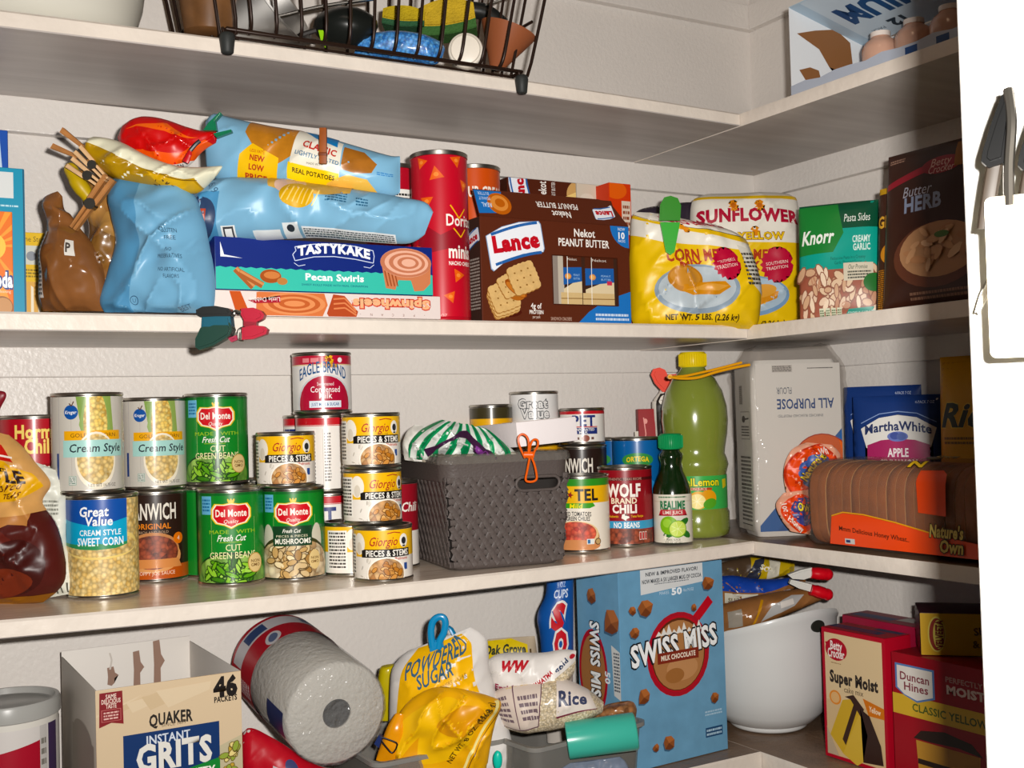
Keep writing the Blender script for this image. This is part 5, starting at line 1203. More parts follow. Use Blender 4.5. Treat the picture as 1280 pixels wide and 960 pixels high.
# its open flap leaning back
wl = (c1-c0).length; fh = .040
bm = bmesh.new(); TB = Matrix.Translation((0, 0, hl)) @ Matrix.Rotation(math.radians(-24), 4, 'X')
prism(bm, [(0, 0), (wl, 0), (wl-.018, fh*.88), (wl*.84, fh), (.0, fh)], 0, .0007, mtx=TB); fo = mesh('top_flap', bm, M('#54281a', .42), lb, 30)
a = Art(); a.rect(.0004, .0004, wl-.016, fh*.97, '#54281a'); a.poly([(.0005, fh*.1), (.030, fh*.15), (.040, fh*.96), (.0005, fh*.96)], '#2f6fb5'); a.ell(.033, fh*.50, .017, fh*.40, '#b8632c'); a.ell(.033, fh*.52, .0125, fh*.29, '#d98f4e'); a.ell(.034, fh*.53, .007, fh*.16, '#b8632c')
a.text('REAL', .014, fh*.42, fh*.15, '#c9dcf0', w=.014, rot=180, bold=.03); a.text('PEANUT', .013, fh*.66, fh*.11, '#c9dcf0', w=.016, rot=180); a.text('BUTTER', .013, fh*.84, fh*.11, '#c9dcf0', w=.016, rot=180)
a.text('Nekot', wl*.545, fh*.28, fh*.22, '#f1ece6', w=wl*.125, rot=180, bold=.03); a.text('PEANUT BUTTER', wl*.53, fh*.60, fh*.20, '#f1ece6', w=wl*.28, rot=180, bold=.02)
A_ = Art(); lance_logo(A_, wl*.845, fh*.42, wl*.145, 184); a.it += [(v, f, m, l+4, b) for v, f, m, l, b in A_.it]
a.build('flap_print', fo, lambda u, v: (TB @ Vector((u, -.0002, v)), (TB.to_3x3() @ Vector((0, -1, 0)))), du=None, clip=(0, 0, wl, fh))
MY = -.118
d0, d1 = at_y(636, 300, MY), at_y(722, 300, MY); hm = yh(636, 221, MY, zB)
def art_lback(w, h):
    a = Art(); a.rect(0, 0, w, h, '#4c2114'); lance_logo(a, w*.17, h*.93, h*.26, 96); a.text('Nekot', w*.50, h*.93, .012, '#f1ece6', w=.026, rot=90, bold=.03); a.text('PEANUT BUTTER', w*.66, h*.93, .006, '#f1ece6', w=.026, rot=90); a.ell(w*1.05, h*.92, .022, .020, '#c9a06a'); a.poly([(w*.83, h*.90), (w*1.1, h*.96), (w*1.1, h*.90)], '#e8c987'); return a
def art_lback2(w, h):
    a = Art(); a.rect(0, 0, w, h, '#3f1c12'); a.ell(w*.65, h*.90, w*.16, h*.07, '#c98f52'); lance_logo(a, w*.3, h*.70, w*.3, 20); a.poly([(0, h*.45), (w, h*.62), (w, h*.55), (0, h*.38)], '#b98a5a'); return a
carton('cracker_box', 'second brown cracker box standing behind the one with the window', d0, d1, zB, .095, hm, '#4c2114', art_lback, art_lback2, group='brown cracker boxes')
e0, e1 = at_y(723, 300, MY), at_y(761, 300, MY); he = yh(724, 229, MY, zB)
def art_qk(w, h):
    a = Art(); a.rect(0, 0, w, h, '#cfc3b2'); a.rect(w*.62, h*.86, w*1.0, h*.99, '#8a3a30'); a.ell(w*.32, h*.9, w*.22, h*.035, '#d9cfc0'); a.text('QUAKER', w*.32, h*.83, .005, '#23282e', w=w*.5); return a
carton('oatmeal_box', 'narrow cream box behind the brown cracker box, next to the orange red box', e0, e1, zB, .09, he, '#cfc3b2', art_qk)
OY = -.150
f0, f1 = at_y(763, 300, OY), at_y(790.5, 300, OY); hf = yh(764, 228, OY, zB)
def art_ob(w, h):
    a = Art(); a.rect(0, 0, w, h, '#c8401e'); a.rect(w*.55, h*.65, w*.95, h*.88, '#d8c8b8'); a.lines(w*.6, h*.67, w*.9, h*.86, 5, '#8a4a34', 3); a.ell(w*.3, h*.95, w*.5, h*.06, '#d9622c'); return a
carton('orange_box', 'orange red box right behind the brown cracker box, edge showing beside the yellow bag', f0, f1, zB, .085, hf, '#c8401e', art_ob)
# ============================================================ second shelf: left end boxes
LB = -.205
g0, g1 = at_y(-60, 388, LB), at_y(17.5, 388, LB)
def art_soda(w, h):
    a = Art(); a.rect(0, 0, w, h, '#dd7430')
    for i in range(16):
        q = math.radians(20*i); cx, cy = w*.62, h*.66; a.poly([(cx, cy), (cx+.09*math.cos(q), cy+.09*math.sin(q)), (cx+.09*math.cos(q+.14), cy+.09*math.sin(q+.14))], '#e89a4a')
    a.ell(w*.62, h*.66, w*.26, w*.26, '#ecc060'); a.text('Baking Soda', w*.52, h*.345, .0145, '#eef0f4', w=w*.93, bold=.06, out='#24407e', ow=.08); a.text('Pure for Baking & Cleaning', w*.6, h*.235, .003, '#f2dcc4', w=w*.7)
    a.ell(w*.80, h*.08, w*.19, h*.11, '#8a5a34'); a.ell(w*.82, h*.09, w*.15, h*.085, '#b98a5e'); return a
hg = yh(20, 265, LB, zB)
carton('baking_soda_box', 'orange baking soda box at the far left front of the second shelf', g0, g1, zB, .04, hg, '#dd7430', art_soda)
LC = -.150
h0, h1 = at_y(-40, 330, LC), at_y(32.5, 330, LC)
def art_teal(w, h):
    a = Art(); a.rect(0, 0, w, h, '#2f8fae'); a.rect(0, h*.80, w*.80, h*.97, '#d8dcdc'); a.lines(w*.4, h*.74, w*.88, h*.76, 1, '#bfe0ea', 3); a.rect(w*.965, 0, w, h, '#24506a'); return a
carton('teal_box', 'teal box behind the orange baking soda box', h0, h1, zB, .06, yh(30, 211, LC, zB), '#2a7f9c', art_teal)
LD = -.055
i0, i1 = at_y(-45, 320, LD), at_y(12.5, 320, LD)
def art_blue(w, h):
    a = Art(); a.rect(0, 0, w, h, '#1f4fa8'); a.poly([(w*.6, h*.3), (w*.86, h*.8), (w*.8, h), (w*.4, h)], '#c9dcec'); a.poly([(0, h*.7), (w*.62, h*.72), (w*.75, h*.84), (w*.5, h)], '#d86a8a'); return a
carton('blue_box', 'tall dark blue box at the far left against the wall, above the teal box', i0, i1, zB, .045, yh(10, 163, LD, zB), '#1b3f8a', art_blue)
LE = -.070
j0, j1 = at_y(18, 330, LE), at_y(82, 330, LE)
def art_yel(w, h):
    a = Art(); a.rect(0, 0, w, h, '#e0b93a'); a.rect(0, 0, w, h*.48, '#d9a85a')
    for i in range(7): a.poly([(w*(.02+.14*i), 0), (w*(.08+.14*i), 0), (w*(.08+.14*i), h*.42), (w*(.03+.14*i), h*.44)], '#efe4cc')
    a.rect(w*.15, h*.66, w*.52, h*.86, '#cfd0c4'); a.ell(w*.33, h*.75, w*.1, h*.05, '#8a8f96'); a.text('One Step Food', w*.5, h*.93, .006, '#6a5a20', w=w*.8); a.lines(w*.06, h*.52, w*.95, h*.62, 3, '#8a7428', 4); return a
carton('yellow_box', 'yellow box standing at the wall between the orange box and the brown bread bag', j0, j1, zB, .05, yh(50, 291, LE, zB), '#d9b23a', art_yel)
# ---- brown bread bag twisted shut
BBR = M('#7f5434', .25, coat=.6, var=.25, vscale=22)
a = Art(); a.rect(-.042, .012, -.030, .074, '#cfc9c2'); a.lines(-.041, .014, -.031, .072, 15, '#4a4440', 3); a.rect(.008, .052, .020, .068, '#d8d4cc'); a.text('P', .0125, .060, .009, '#4a4440', bold=.05); a.rect(-.042, .035, -.030, .037, '#3a2a20')
Bag('bread_bag', 'clear twisted bag of brown bread between the yellow box and blue chip bag', 'bread', 1.205, [(54, 389, 130, 389, .004), (50, 372, 134, 374, .022), (51, 340, 132, 345, .030), (53, 312, 122, 318, .028), (60, 290, 112, 300, .020), (58, 275, 100, 285, .010), (53, 258, 88, 268, .012), (56, 246, 80, 262, .010), (72, 239, 78, 246, .002)], BBR, seed=21, wr=.004, fr=40, ridge=.004, art=a, W=.085, H=.12)
a = Art(); a.rect(-.04, 0, .04, .1, '#8a5a34'); a.ell(0, .02, .022, .018, '#b98552'); a.ell(.004, .05, .018, .02, '#6a4028'); a.lines(-.02, .002, .02, .010, 2, '#e6ddd0', 6)
Bag('sealed_chip_bag', 'dark brown clear bag of golden chips squeezed beside the blue chip bag', 'snack bag', 1.232, [(96, 389, 150, 389, .004), (100, 360, 165, 360, .022), (108, 320, 168, 318, .026), (112, 285, 160, 278, .022), (104, 255, 150, 245, .018), (100, 235, 138, 225, .012), (95, 215, 122, 210, .003)], food('golden_chips', ['#7a4a24', '#c98f3c', '#4a2c18', '#b07a3a', '#8a5a34', '#d9a850'], 34, .22), seed=22, wr=.005, fr=40, ridge=.005)
m = lens_frame(99, 228, 1.215); k = 1.215/FPX; t = thing('yellow_pickle_clip', 'rounded yellow clip end sticking up above the brown chip bag', 'clip', mat=m)
bm = bmesh.new(); tube(bm, [(-10*k, 0, 16*k), (0, -.002, -2*k), (14*k, .004, -22*k)], [.0075, .0085, .0075], 12, 6); blob(bm, (-10*k, 0, 16*k), (.0075, .0075, .0075), 1, 0); mesh('clip_body', bm, M('#b59a2c', .4), t)
# ---- wooden clothes pins
WOOD = M('#a9764a', .6, var=.25, vscale=60); WOODL = M('#d8b48c', .6, var=.2, vscale=60)
def clothespin(label, x0, y0, x1, y1, t, mat=WOOD, sp=.26, wd=.0058, group='wooden clothes pins', flip=1):
    m = lens_frame((x0+x1)/2, (y0+y1)/2, t); k = t/FPX; th = thing('clothes_pin', label, 'clothes pin', mat=m, group=group)
    dx, dz = (x1-x0)*k, -(y1-y0)*k; L = math.hypot(dx, dz); q = math.atan2(dz, dx); Rm = Matrix.Rotation(-q, 4, 'Y')
    for sg in (-1, 1):
        bm = bmesh.new(); P = [(-L/2, 0), (-L/2, wd), (-L*.05, wd*1.05), (L*.1, wd*.7), (L/2, wd*.6), (L/2, 0)]
        if sg < 0: P = [(x, -z) for x, z in P]
        prism(bm, [(x, z+sg*.0006+sg*max(0, -x/L)*sp*.012) for x, z in P], -.0045, .0045, .0008, mtx=Rm); mesh('wooden_half', bm, mat, th)
    bm = bmesh.new(); tube(bm, [(L*.02*math.cos(q), -.0052, L*.02*math.sin(q)), (L*.02*math.cos(q), .0052, L*.02*math.sin(q))], wd*1.15, 12); mesh('spring', bm, STEELD, th)
    return th
clothespin('long wooden clothes pin at upper left, highest above the brown chip bag', 72, 173, 138, 212, 1.20, WOOD, 1.0, .0062)
clothespin('wooden clothes pin with pale tip crossing beside the first, lower on the brown chip bag', 88, 203, 132, 236, 1.195, WOODL, .3, .0045)
clothespin('wooden clothes pin slanting down over the dark brown chip bag', 138, 222, 92, 286, 1.185, WOOD, .2, .0052)
clothespin('wooden clothes pin with metal pin tip beside the white and yellow bag', 98, 187, 134, 225, 1.185, WOODL, .2, .0042)
# ---- light blue chip bags
SKY = M('#7fabc6', .25, coat=.4)
a = Art(); a.rect(-.08, 0, .08, .19, '#74a2bf'); a.poly([(-.08, 0), (-.03, 0), (-.012, .19), (-.08, .19)], '#5588ab')
for i, tx in enumerate(('GLUTEN', 'FREE')): a.text(tx, .028, .100-.009*i, .0050, '#24384a', w=(.022, .016)[i])
for i, tx in enumerate(('NO', 'PRESERVATIVES')): a.text(tx, .026, .076-.008*i, .0048, '#24384a', w=(.008, .036)[i])
for i, tx in enumerate(('NO ARTIFICIAL', 'FLAVORS')): a.text(tx, .028, .052-.008*i, .0046, '#24384a', w=(.036, .021)[i])
a.ell(-.022, .014, .0058, .0058, '#3a5a74'); a.ell(-.022, .014, .0048, .0048, '#74a2bf'); a.text('U', -.022, .014, .005, '#3a5a74'); a.text('BEST', .044, .006, .005, '#3a5a74', rot=20)
Bag('chip_bag', 'light blue chip bag standing on the shelf with gluten free print', 'chip bag', 1.205, [(132, 390, 264, 391, .004), (126, 374, 268, 376, .024), (136, 340, 268, 345, .034), (146, 305, 262, 310, .036), (142, 275, 255, 275, .034), (138, 248, 246, 250, .026), (140, 230, 236, 238, .016), (146, 219, 230, 232, .003)], SKY, 'light blue chip bags', seed=23, wr=.005, fr=27, ridge=.013, art=a, W=.15, H=.17)
a = Art(); a.rect(-.15, 0, .15, .075, '#7fabc6'); a.rect(-.142, .0, -.100, .055, '#4f86ac'); a.ell(-.122, .026, .021, .024, '#2b3c5a'); a.rect(-.130, .018, -.113, .035, '#a2432f'); a.rect(-.096, .0, -.080, .016, '#e6e8e6'); a.rect(-.094, .001, -.082, .015, '#3a3a3e'); a.rect(-.092, .003, -.084, .013, '#e6e8e6')
a.rect(-.060, .0, -.028, .009, '#dfe4e6'); a.rect(-.024, .0, -.004, .016, '#e6ebec'); a.ell(-.014, .010, .005, .004, '#1f2a34'); a.rect(.0, .0, .11, .011, '#dfe4e6'); a.lines(.002, .0005, .108, .0095, 4, '#2f3a44', 7); a.lines(.03, .046, .055, .062, 4, '#33607e', 3); a.lines(.066, .044, .08, .058, 3, '#33607e', 4)
a.poly([(-.045, .075), (.06, .075), (.058, .062), (.03, .054), (-.02, .054), (-.040, .06)], '#c9a25a'); a.ell(-.014, .064, .019, .013, '#d9b9a8'); a.ell(-.004, .050, .0205, .0165, '#caa03e')
for i in range(7): a.line([(-.022+.006*i, .043-.001*i), (-.014+.006*i, .062-.0008*i)], .0014, '#e2c47a')
a.text('6.9', -.108, .060, .008, '#3a5a74', rot=-60)
# print of the lying bag: same surface, drawn along its length
def lying(name, label, cat, t, rows, mat, art, L, H, group=None, **kw):
    b = Bag(name, label, cat, t, rows, mat, group, **kw); b.W = 1.0; b.H = 1.0; b.L = L
    mp = lambda u, v: Bag.map(b, max(-.499, min(.499, .5-v/H)), max(.001, min(.999, u/L+.5)))
    mp0 = mp; mp = lambda u, v: (lambda p, n: (p+n*.0005, n))(*mp0(u, v))
    # rows list the upper edge first and the lower edge second
    if art: art.build('print', b.obj, mp, du=.0042, dv=.0042, eps=.00022, clip=(-L/2, 0, L/2, H))
    return b
lying('chip_bag', 'light blue wavy chip bag lying on the dark blue cake roll box', 'chip bag', 1.245, [(236, 262, 236, 300, .003), (246, 240, 244, 303, .026), (275, 224, 270, 305, .036), (340, 224, 340, 299, .038), (400, 232, 400, 297, .038), (460, 240, 465, 302, .034), (505, 248, 505, 304, .024), (532, 254, 520, 300, .010), (541, 266, 531, 292, .002)], M('#7fabc6', .25, coat=.4), a, .30, .075, 'light blue chip bags', seed=24, wr=.004, fr=28, ridge=.009)
a = Art(); L, H = .24, .084
a.rect(-L/2, 0, L/2, H, '#7fabc6'); a.poly([(-.064, H), (.0, H), (-.006, H*.50), (-.022, H*.36), (-.045, H*.42), (-.066, H*.78)], M('#b57a38', .3, coat=.3, var=.25, vscale=50))
a.poly([(-.074, H*.10), (-.070, H*.44), (-.055, H*.62), (-.022, H*.44), (-.024, H*.06), (-.045, H*.0), (-.065, H*.0)], '#e2b53c')
for i, tx in enumerate(('NEW', 'LOW', 'PRICE')): a.text(tx, -.048-.001*i, H*(.40-.135*i), .0066, '#a83a28', w=(.018, .019, .027)[i], bold=.05, rot=-6)
a.text('LESS FATS', -.048, H*.50, .0035, '#a83a28', w=.018, rot=-6)
a.poly([(-.010, H*.16), (.050, H*.10), (.052, H*.92), (-.003, H*.96)], '#ddd9cc'); a.poly([(.004, H*.96), (.045, H*.98), (.046, H*.80), (.02, H*.86)], '#2a76b0'); a.poly([(-.0115, H*.16), (.050, H*.10), (.050, H*.33), (-.0095, H*.40)], '#e6c63c')
a.text('CLASSIC', .026, H*.70, .0095, '#b0322a', w=.040, bold=.05, rot=-7); a.text('LIGHTLY SALTED', .024, H*.535, .0055, '#5a7a94', w=.052, bold=.04, rot=-6); a.text('MADE WITH', .022, H*.425, .0028, '#5a5448', w=.02); a.text('REAL POTATOES', .020, H*.27, .0056, '#4a3a1a', w=.050, bold=.04, rot=-5)
a.poly([(.052, H*.42), (.054, H*.86), (.078, H*.86), (.094, H*.66), (.088, H*.44), (.07, H*.38)], M('#9a6430', .3, coat=.3, var=.25, vscale=50)); a.poly([(.03, 0), (.036, H*.16), (.06, H*.34), (.083, H*.30), (.094, H*.08), (.09, 0)], M('#d9ad5c', .3, coat=.3)); a.lines(.094, H*.42, .112, H*.50, 2, '#3f7ab0', 5)
lying('chip_bag', 'light blue lightly salted chip bag on top of the pile, new low price print', 'chip bag', 1.265, [(258, 152, 260, 206, .003), (268, 143, 262, 216, .016), (290, 148, 285, 232, .026), (335, 158, 330, 236, .032), (390, 168, 385, 242, .034), (440, 182, 438, 246, .030), (485, 195, 485, 246, .018), (500, 196, 500, 240, .003)], M('#7fabc6', .25, coat=.4), a, L, H, 'light blue chip bags', seed=25, wr=.003, fr=30, ridge=.004)
m = lens_frame(404, 183, 1.215); k = 1.215/FPX; t = thing('wooden_stick', 'upright reddish wooden stick clip in front of the upper chip bag', 'clip', mat=m)
bm = bmesh.new(); bx(bm, -4.5*k, 4.5*k, -.003, .003, -22*k, 23*k, .0008); mesh('stick', bm, M('#8a4a24', .5, var=.2, vscale=50), t); bm = bmesh.new(); bx(bm, -5*k, 5*k, -.0045, .0035, -12*k, -8*k, .0006); mesh('band', bm, M('#6a3418', .5), t)
# ---- white and yellow crumpled bag, red and orange bag with its green clip
a = Art(); L, H = .17, .06; a.rect(-L/2, 0, L/2, H, '#dcd9c2'); a.poly([(-L/2, 0), (L/2*.8, 0), (L/2*.7, H*.45), (.0, H*.50), (-.05, H*.62), (-L/2, H*.68)], M('#a8842c', .28, coat=.4, var=.25, vscale=30)); a.poly([(.02, H*.0), (L/2*.78, 0), (L/2*.68, H*.38), (.0, H*.42)], '#caa03a'); a.line([(.0, H*.46), (.05, H*.41), (.062, H*.36)], .0012, '#5a4018'); a.scatter(.018, H*.2, .012, .006, 8, .003, [M('#5a4420')], 3, .4)
lying('crumpled_bag', 'white and yellow crumpled bag folded over the standing blue chip bag', 'snack bag', 1.20, [(112, 178, 108, 190, .003), (120, 172, 118, 206, .014), (150, 178, 150, 226, .020), (185, 196, 185, 232, .020), (220, 208, 220, 238, .016), (250, 210, 248, 240, .010), (278, 208, 268, 222, .002)], M('#dcd9c2', .3, coat=.3), a, L, H, seed=26, wr=.005, fr=46, ridge=.007)
a = Art(); L, H = .15, .06; a.rect(-L/2, 0, L/2, H, '#b8200f'); a.poly([(-.06, H*.7), (.0, H*.9), (.05, H*.62), (.0, H*.74)], '#d9622a'); a.poly([(-.045, 0), (.07, 0), (.06, H*.40), (.02, H*.32), (-.03, H*.30), (-.06, H*.2)], '#dd5a22'); a.poly([(-.02, 0), (.04, 0), (.03, H*.10), (0, H*.08)], '#cfcac4'); a.text('POPCORN', .01, H*.045, .004, '#4a4450', w=.03, bold=.04)
lying('crumpled_bag', 'glossy red and orange bag lying on top of the pile, closed by a green clip', 'snack bag', 1.235, [(148, 172, 156, 186, .003), (158, 156, 158, 196, .014), (180, 147, 176, 206, .022), (205, 150, 200, 214, .022), (235, 160, 232, 208, .014), (256, 165, 256, 186, .008), (270, 164, 270, 178, .003)], M('#b8200f', .25, coat=.5), a, L, H, seed=27, wr=.004, fr=40, ridge=.006)
m = lens_frame(270, 165, 1.225); k = 1.225/FPX; t = thing('bag_clip', 'dark green plastic clip closing the red and orange bag', 'clip', mat=m); GN = M('#1f6b4a', .35, coat=.3)
bm = bmesh.new(); prism(bm, [((x-270)*k, (165-y)*k) for x, y in ((255, 164), (262, 154), (276, 141), (278, 143), (270, 152), (272, 164))], -.005, .004, .001); mesh('clip_arm', bm, GN, t)
bm = bmesh.new(); prism(bm, [((x-270)*k, (165-y)*k) for x, y in ((268, 168), (290, 163), (291, 166), (272, 173))], -.006, .003, .001); mesh('clip_arm', bm, GN, t)
m = lens_frame(236, 192, 1.20); t = thing('bag_clip', 'small red and black clip hanging below the red and orange bag', 'clip', mat=m); k = 1.2/FPX
bm = bmesh.new(); tube(bm, [(-4*k, 0, -11*k), (0, 0, -2*k), (2*k, 0, 4*k)], [.0035, .003, .002], 10, 4, flat=.6); mesh('clip_tip', bm, M('#b0242a', .35), t); bm = bmesh.new(); tube(bm, [(2*k, 0, 4*k), (9*k, 0, 12*k), (14*k, 0, 16*k)], .0022, 8, 3); mesh('clip_body', bm, M('#20242a', .3), t)
# ---- clamps gripping the shelf edge
def edge_clamp(px, py, t, label, c1, c2, sc, pts_list):
    m = lens_frame(px, py, t); k = t/FPX; th = thing('spring_clamp', label, 'clamp', mat=m, group='clamps on the shelf edge')
    for nm, pts, y0, y1, col in pts_list:
        bm = bmesh.new(); prism(bm, [((x-px)*k, (py-y)*k) for x, y in pts], y0, y1, .0026); mesh(nm, bm, M(col, .4, spec=.3), th)
    return th, k
tc_ = depth(at_y(270, 400, -D1))-.012
edge_clamp(270, 410, tc_, 'black and dark green clamp gripping the second shelf edge', 0, 0, 1, [
    ('upper_handle', ((248, 388), (256, 384), (272, 383), (288, 386), (293, 391), (290, 396), (272, 396), (254, 397), (249, 394)), -.012, .012, '#1a1c1c'),
    ('jaw_body', ((255, 396), (290, 395), (291, 403), (292, 412), (254, 412)), -.010, .010, '#1c5466'),
    ('lower_handle', ((254, 410), (270, 404), (290, 404), (293, 412), (290, 420), (270, 432), (252, 438), (247, 434), (247, 424)), -.012, .010, '#16382e')])
th, k = edge_clamp(312, 408, tc_+.004, 'dark red clamp gripping the second shelf edge beside the black one', 0, 0, 1, [
    ('upper_handle', ((303, 386), (318, 385), (328, 389), (332, 394), (330, 399), (322, 403), (307, 402), (303, 394)), -.009, .009, '#a81c34'),
    ('jaw_body', ((306, 401), (322, 402), (322, 409), (306, 410)), -.008, .008, '#8a182a'),
    ('lower_handle', ((304, 410), (318, 407), (331, 408), (336, 412), (334, 418), (318, 424), (304, 425)), -.009, .008, '#a81c34'),
    ('side_grip', ((286, 423), (296, 419), (300, 424), (290, 428)), -.006, .006, '#9c3048')])
bm = bmesh.new(); tube(bm, [((x-312)*k, -.006, (408-y)*k) for x, y in ((303, 392), (296, 390), (294, 393))], .0022, 8, 4); tube(bm, [((x-312)*k, -.005, (408-y)*k) for x, y in ((308, 409), (301, 411), (299, 418), (300, 425), (306, 426))], .0009, 8, 5); mesh('spring_wire', bm, STEEL, th)
# ---- corn meal bags
def art_meal(w, h, full=True):
    a = Art(); a.rect(-w/2, 0, w/2, h, '#e6e1d6'); a.rect(-w/2, 0, w/2, h*.62, '#e2bd1e')
    a.text('SUNFLOWER', 0, h*.80, h*.085, '#a51f36', w=w*.92, bold=.07, arch=h*.02); 
    for x in (-.14, .10): a.star(w*x, h*.885, h*.022, h*.042, 9, '#d98a2c'); a.ell(w*x, h*.885, h*.018, h*.018, '#b5641c')
    a.star(w*.05, h*.70, h*.018, h*.038, 9, '#d98a2c')
    a.text('YELLOW', w*.10, h*.665, h*.05, '#e2bd1e', w=w*.42, bold=.04, out='#8a5a1a', ow=.05); a.text('CORN MEAL', -w*.02, h*.535, h*.065, '#a8402c', w=w*.62, bold=.06); a.text('MIX', -w*.02, h*.455, h*.06, '#a8402c', w=w*.22, bold=.06)
    a.ell(0, h*.24, w*.36, h*.145, '#7a98b8'); a.ell(0, h*.25, w*.33, h*.125, '#a9bccb'); a.poly([(-w*.22, h*.20), (w*.02, h*.15), (w*.24, h*.22), (w*.26, h*.27), (w*.05, h*.26), (-w*.20, h*.27)], '#c98838'); a.ell(-w*.12, h*.31, w*.13, h*.055, '#b57a34', rot=10); a.ell(w*.08, h*.27, w*.16, h*.05, '#d39a4a', rot=8)
    a.star(w*.24, h*.46, w*.13, w*.155, 18, '#b01f3a'); a.text('SOUTHERN', w*.24, h*.475, h*.022, '#f0d8d0', w=w*.2, rot=8); a.text('TRADITION', w*.24, h*.44, h*.022, '#f0d8d0', w=w*.2, rot=8)
    a.text('NET WT. 5 LBS. (2.26 kg)', 0, h*.045, h*.034, '#3a2a14', w=w*.66, bold=.05); return a
YB = M('#e2c23a', .42)
tm2 = depth(at_y(930, 400, -.150))
a = art_meal(.145, .172); a.rect(-.0725, .161, .0725, .165, '#e0b820')
Bag('corn_meal_bag', 'closed yellow and white corn meal bag standing behind the open one', 'meal bag', tm2, [(868, 414, 996, 413, .012), (864, 400, 1000, 394, .030), (864, 340, 1000, 338, .034), (863, 285, 999, 284, .034), (864, 258, 997, 258, .030), (870, 248, 992, 246, .018), (884, 243, 972, 241, .004)], M('#e4dccc', .45), 'yellow corn meal bags', seed=31, wr=.003, fr=22, ridge=.004, art=a, W=.145, H=.172, pw=4)
tm1 = depth(at_y(868, 400, -.226))
a = Art(); w, h = .155, .142; a.rect(-w/2, 0, w/2, h, '#e2bd1e'); a.poly([(-w/2, h), (w/2, h), (w/2, h*.54), (.02, h*.60), (-.03, h*.63), (-w/2, h*.72)], '#e6e1d6'); a.line([(-w/2, h*.93), (-.04, h*.83), (.02, h*.72), (w/2, h*.62)], .0065, '#e0b820'); a.line([(-w/2, h*.96), (-.04, h*.86), (.02, h*.745), (w/2, h*.645)], .0009, '#3a3424')
a.text('SUNFLOWER', .022, h*.83, .0105, '#a51f36', w=.085, bold=.07, rot=171); a.star(.0, h*.76, .004, .008, 9, '#d98a2c')
a.text('CORN MEAL', .005, h*.53, .0115, '#a8402c', w=.080, bold=.06, rot=-2); a.text('MIX', -.006, h*.455, .0085, '#a8402c', w=.028, bold=.06)
a.ell(-.002, h*.28, .050, .026, '#8b9aa8'); a.ell(-.002, h*.29, .045, .022, '#b4bec4'); a.ell(-.016, h*.36, .020, .014, '#b57a34', rot=-8); a.ell(-.016, h*.37, .017, .010, '#c48a42', rot=-8); a.poly([(-.020, h*.27), (-.008, h*.235), (.022, h*.24), (.036, h*.29), (.030, h*.33), (.008, h*.32), (-.018, h*.32)], '#c98838'); a.poly([(-.016, h*.275), (.02, h*.265), (.034, h*.30), (.008, h*.31)], '#d69c50'); a.star(.036, h*.46, .0145, .0175, 18, '#b01f3a'); a.text('SOUTHERN', .036, h*.475, .0030, '#f0d8d0', w=.022, rot=8); a.text('TRADITION', .036, h*.44, .0034, '#f0d8d0', w=.026, rot=8)
a.text('NET WT. 5 LBS. (2.26 kg)', .004, h*.075, .0056, '#3a2a14', w=.088, bold=.05)
a.poly([(w*.36, h*.60), (w*.5, h*.54), (w*.5, h*.22), (w*.42, h*.30)], '#d8d4c8'); a.lines(w*.375, h*.30, w*.49, h*.54, 8, '#4a4640', 3)
Bag('corn_meal_bag', 'open yellow corn meal bag with a green clip, at the shelf front', 'meal bag', tm1, [(798, 409, 940, 411, .010), (790, 400, 948, 400, .034), (788, 365, 950, 360, .042), (787, 330, 940, 322, .040), (788, 306, 930, 300, .036), (789, 288, 908, 288, .032), (790, 275, 872, 280, .024), (793, 266, 838, 271, .010)], M('#e0c24a', .42), 'yellow corn meal bags', seed=32, wr=.004, fr=30, ridge=.007, art=a, W=w, H=h, pw=3)
m = lens_frame(838, 282, tm1-.048); k = (tm1-.048)/FPX; t = thing('bag_clip', 'bright green plastic clip on the open yellow corn meal bag', 'clip', mat=m)
GC1 = M('#37802c', .3, coat=.4); bm = bmesh.new(); prism(bm, [((x-838)*k, (282-y)*k) for x, y in ((824, 276), (825, 256), (830, 247), (838, 245), (847, 248), (851, 257), (850, 276))], -.004, .003, .0016); mesh('clip_head', bm, GC1, t)
bm = bmesh.new(); prism(bm, [((x-838)*k, (282-y)*k) for x, y in ((825, 278), (850, 278), (843, 315), (838, 319), (832, 315))], -.003, .002, .0012)
for i in range(4): bx(bm, (-7+i*.8)*k, (7-i*.8)*k, -.0042, -.003, (-20-i*4.2)*k, (-18-i*4.2)*k)
mesh('clip_tail', bm, M('#3fa03c', .3, coat=.4), t)
Bag('dark_purple_bag', 'dark purple plastic bundle lying behind the green clip', 'bag', depth(at_y(825, 300, -.085)), [(786, 276, 795, 412, .003), (800, 262, 802, 413, .02), (830, 256, 830, 413, .024), (855, 253, 855, 413, .018), (868, 253, 866, 412, .004)], M('#2c2430', .35, coat=.3), seed=33, wr=.003)
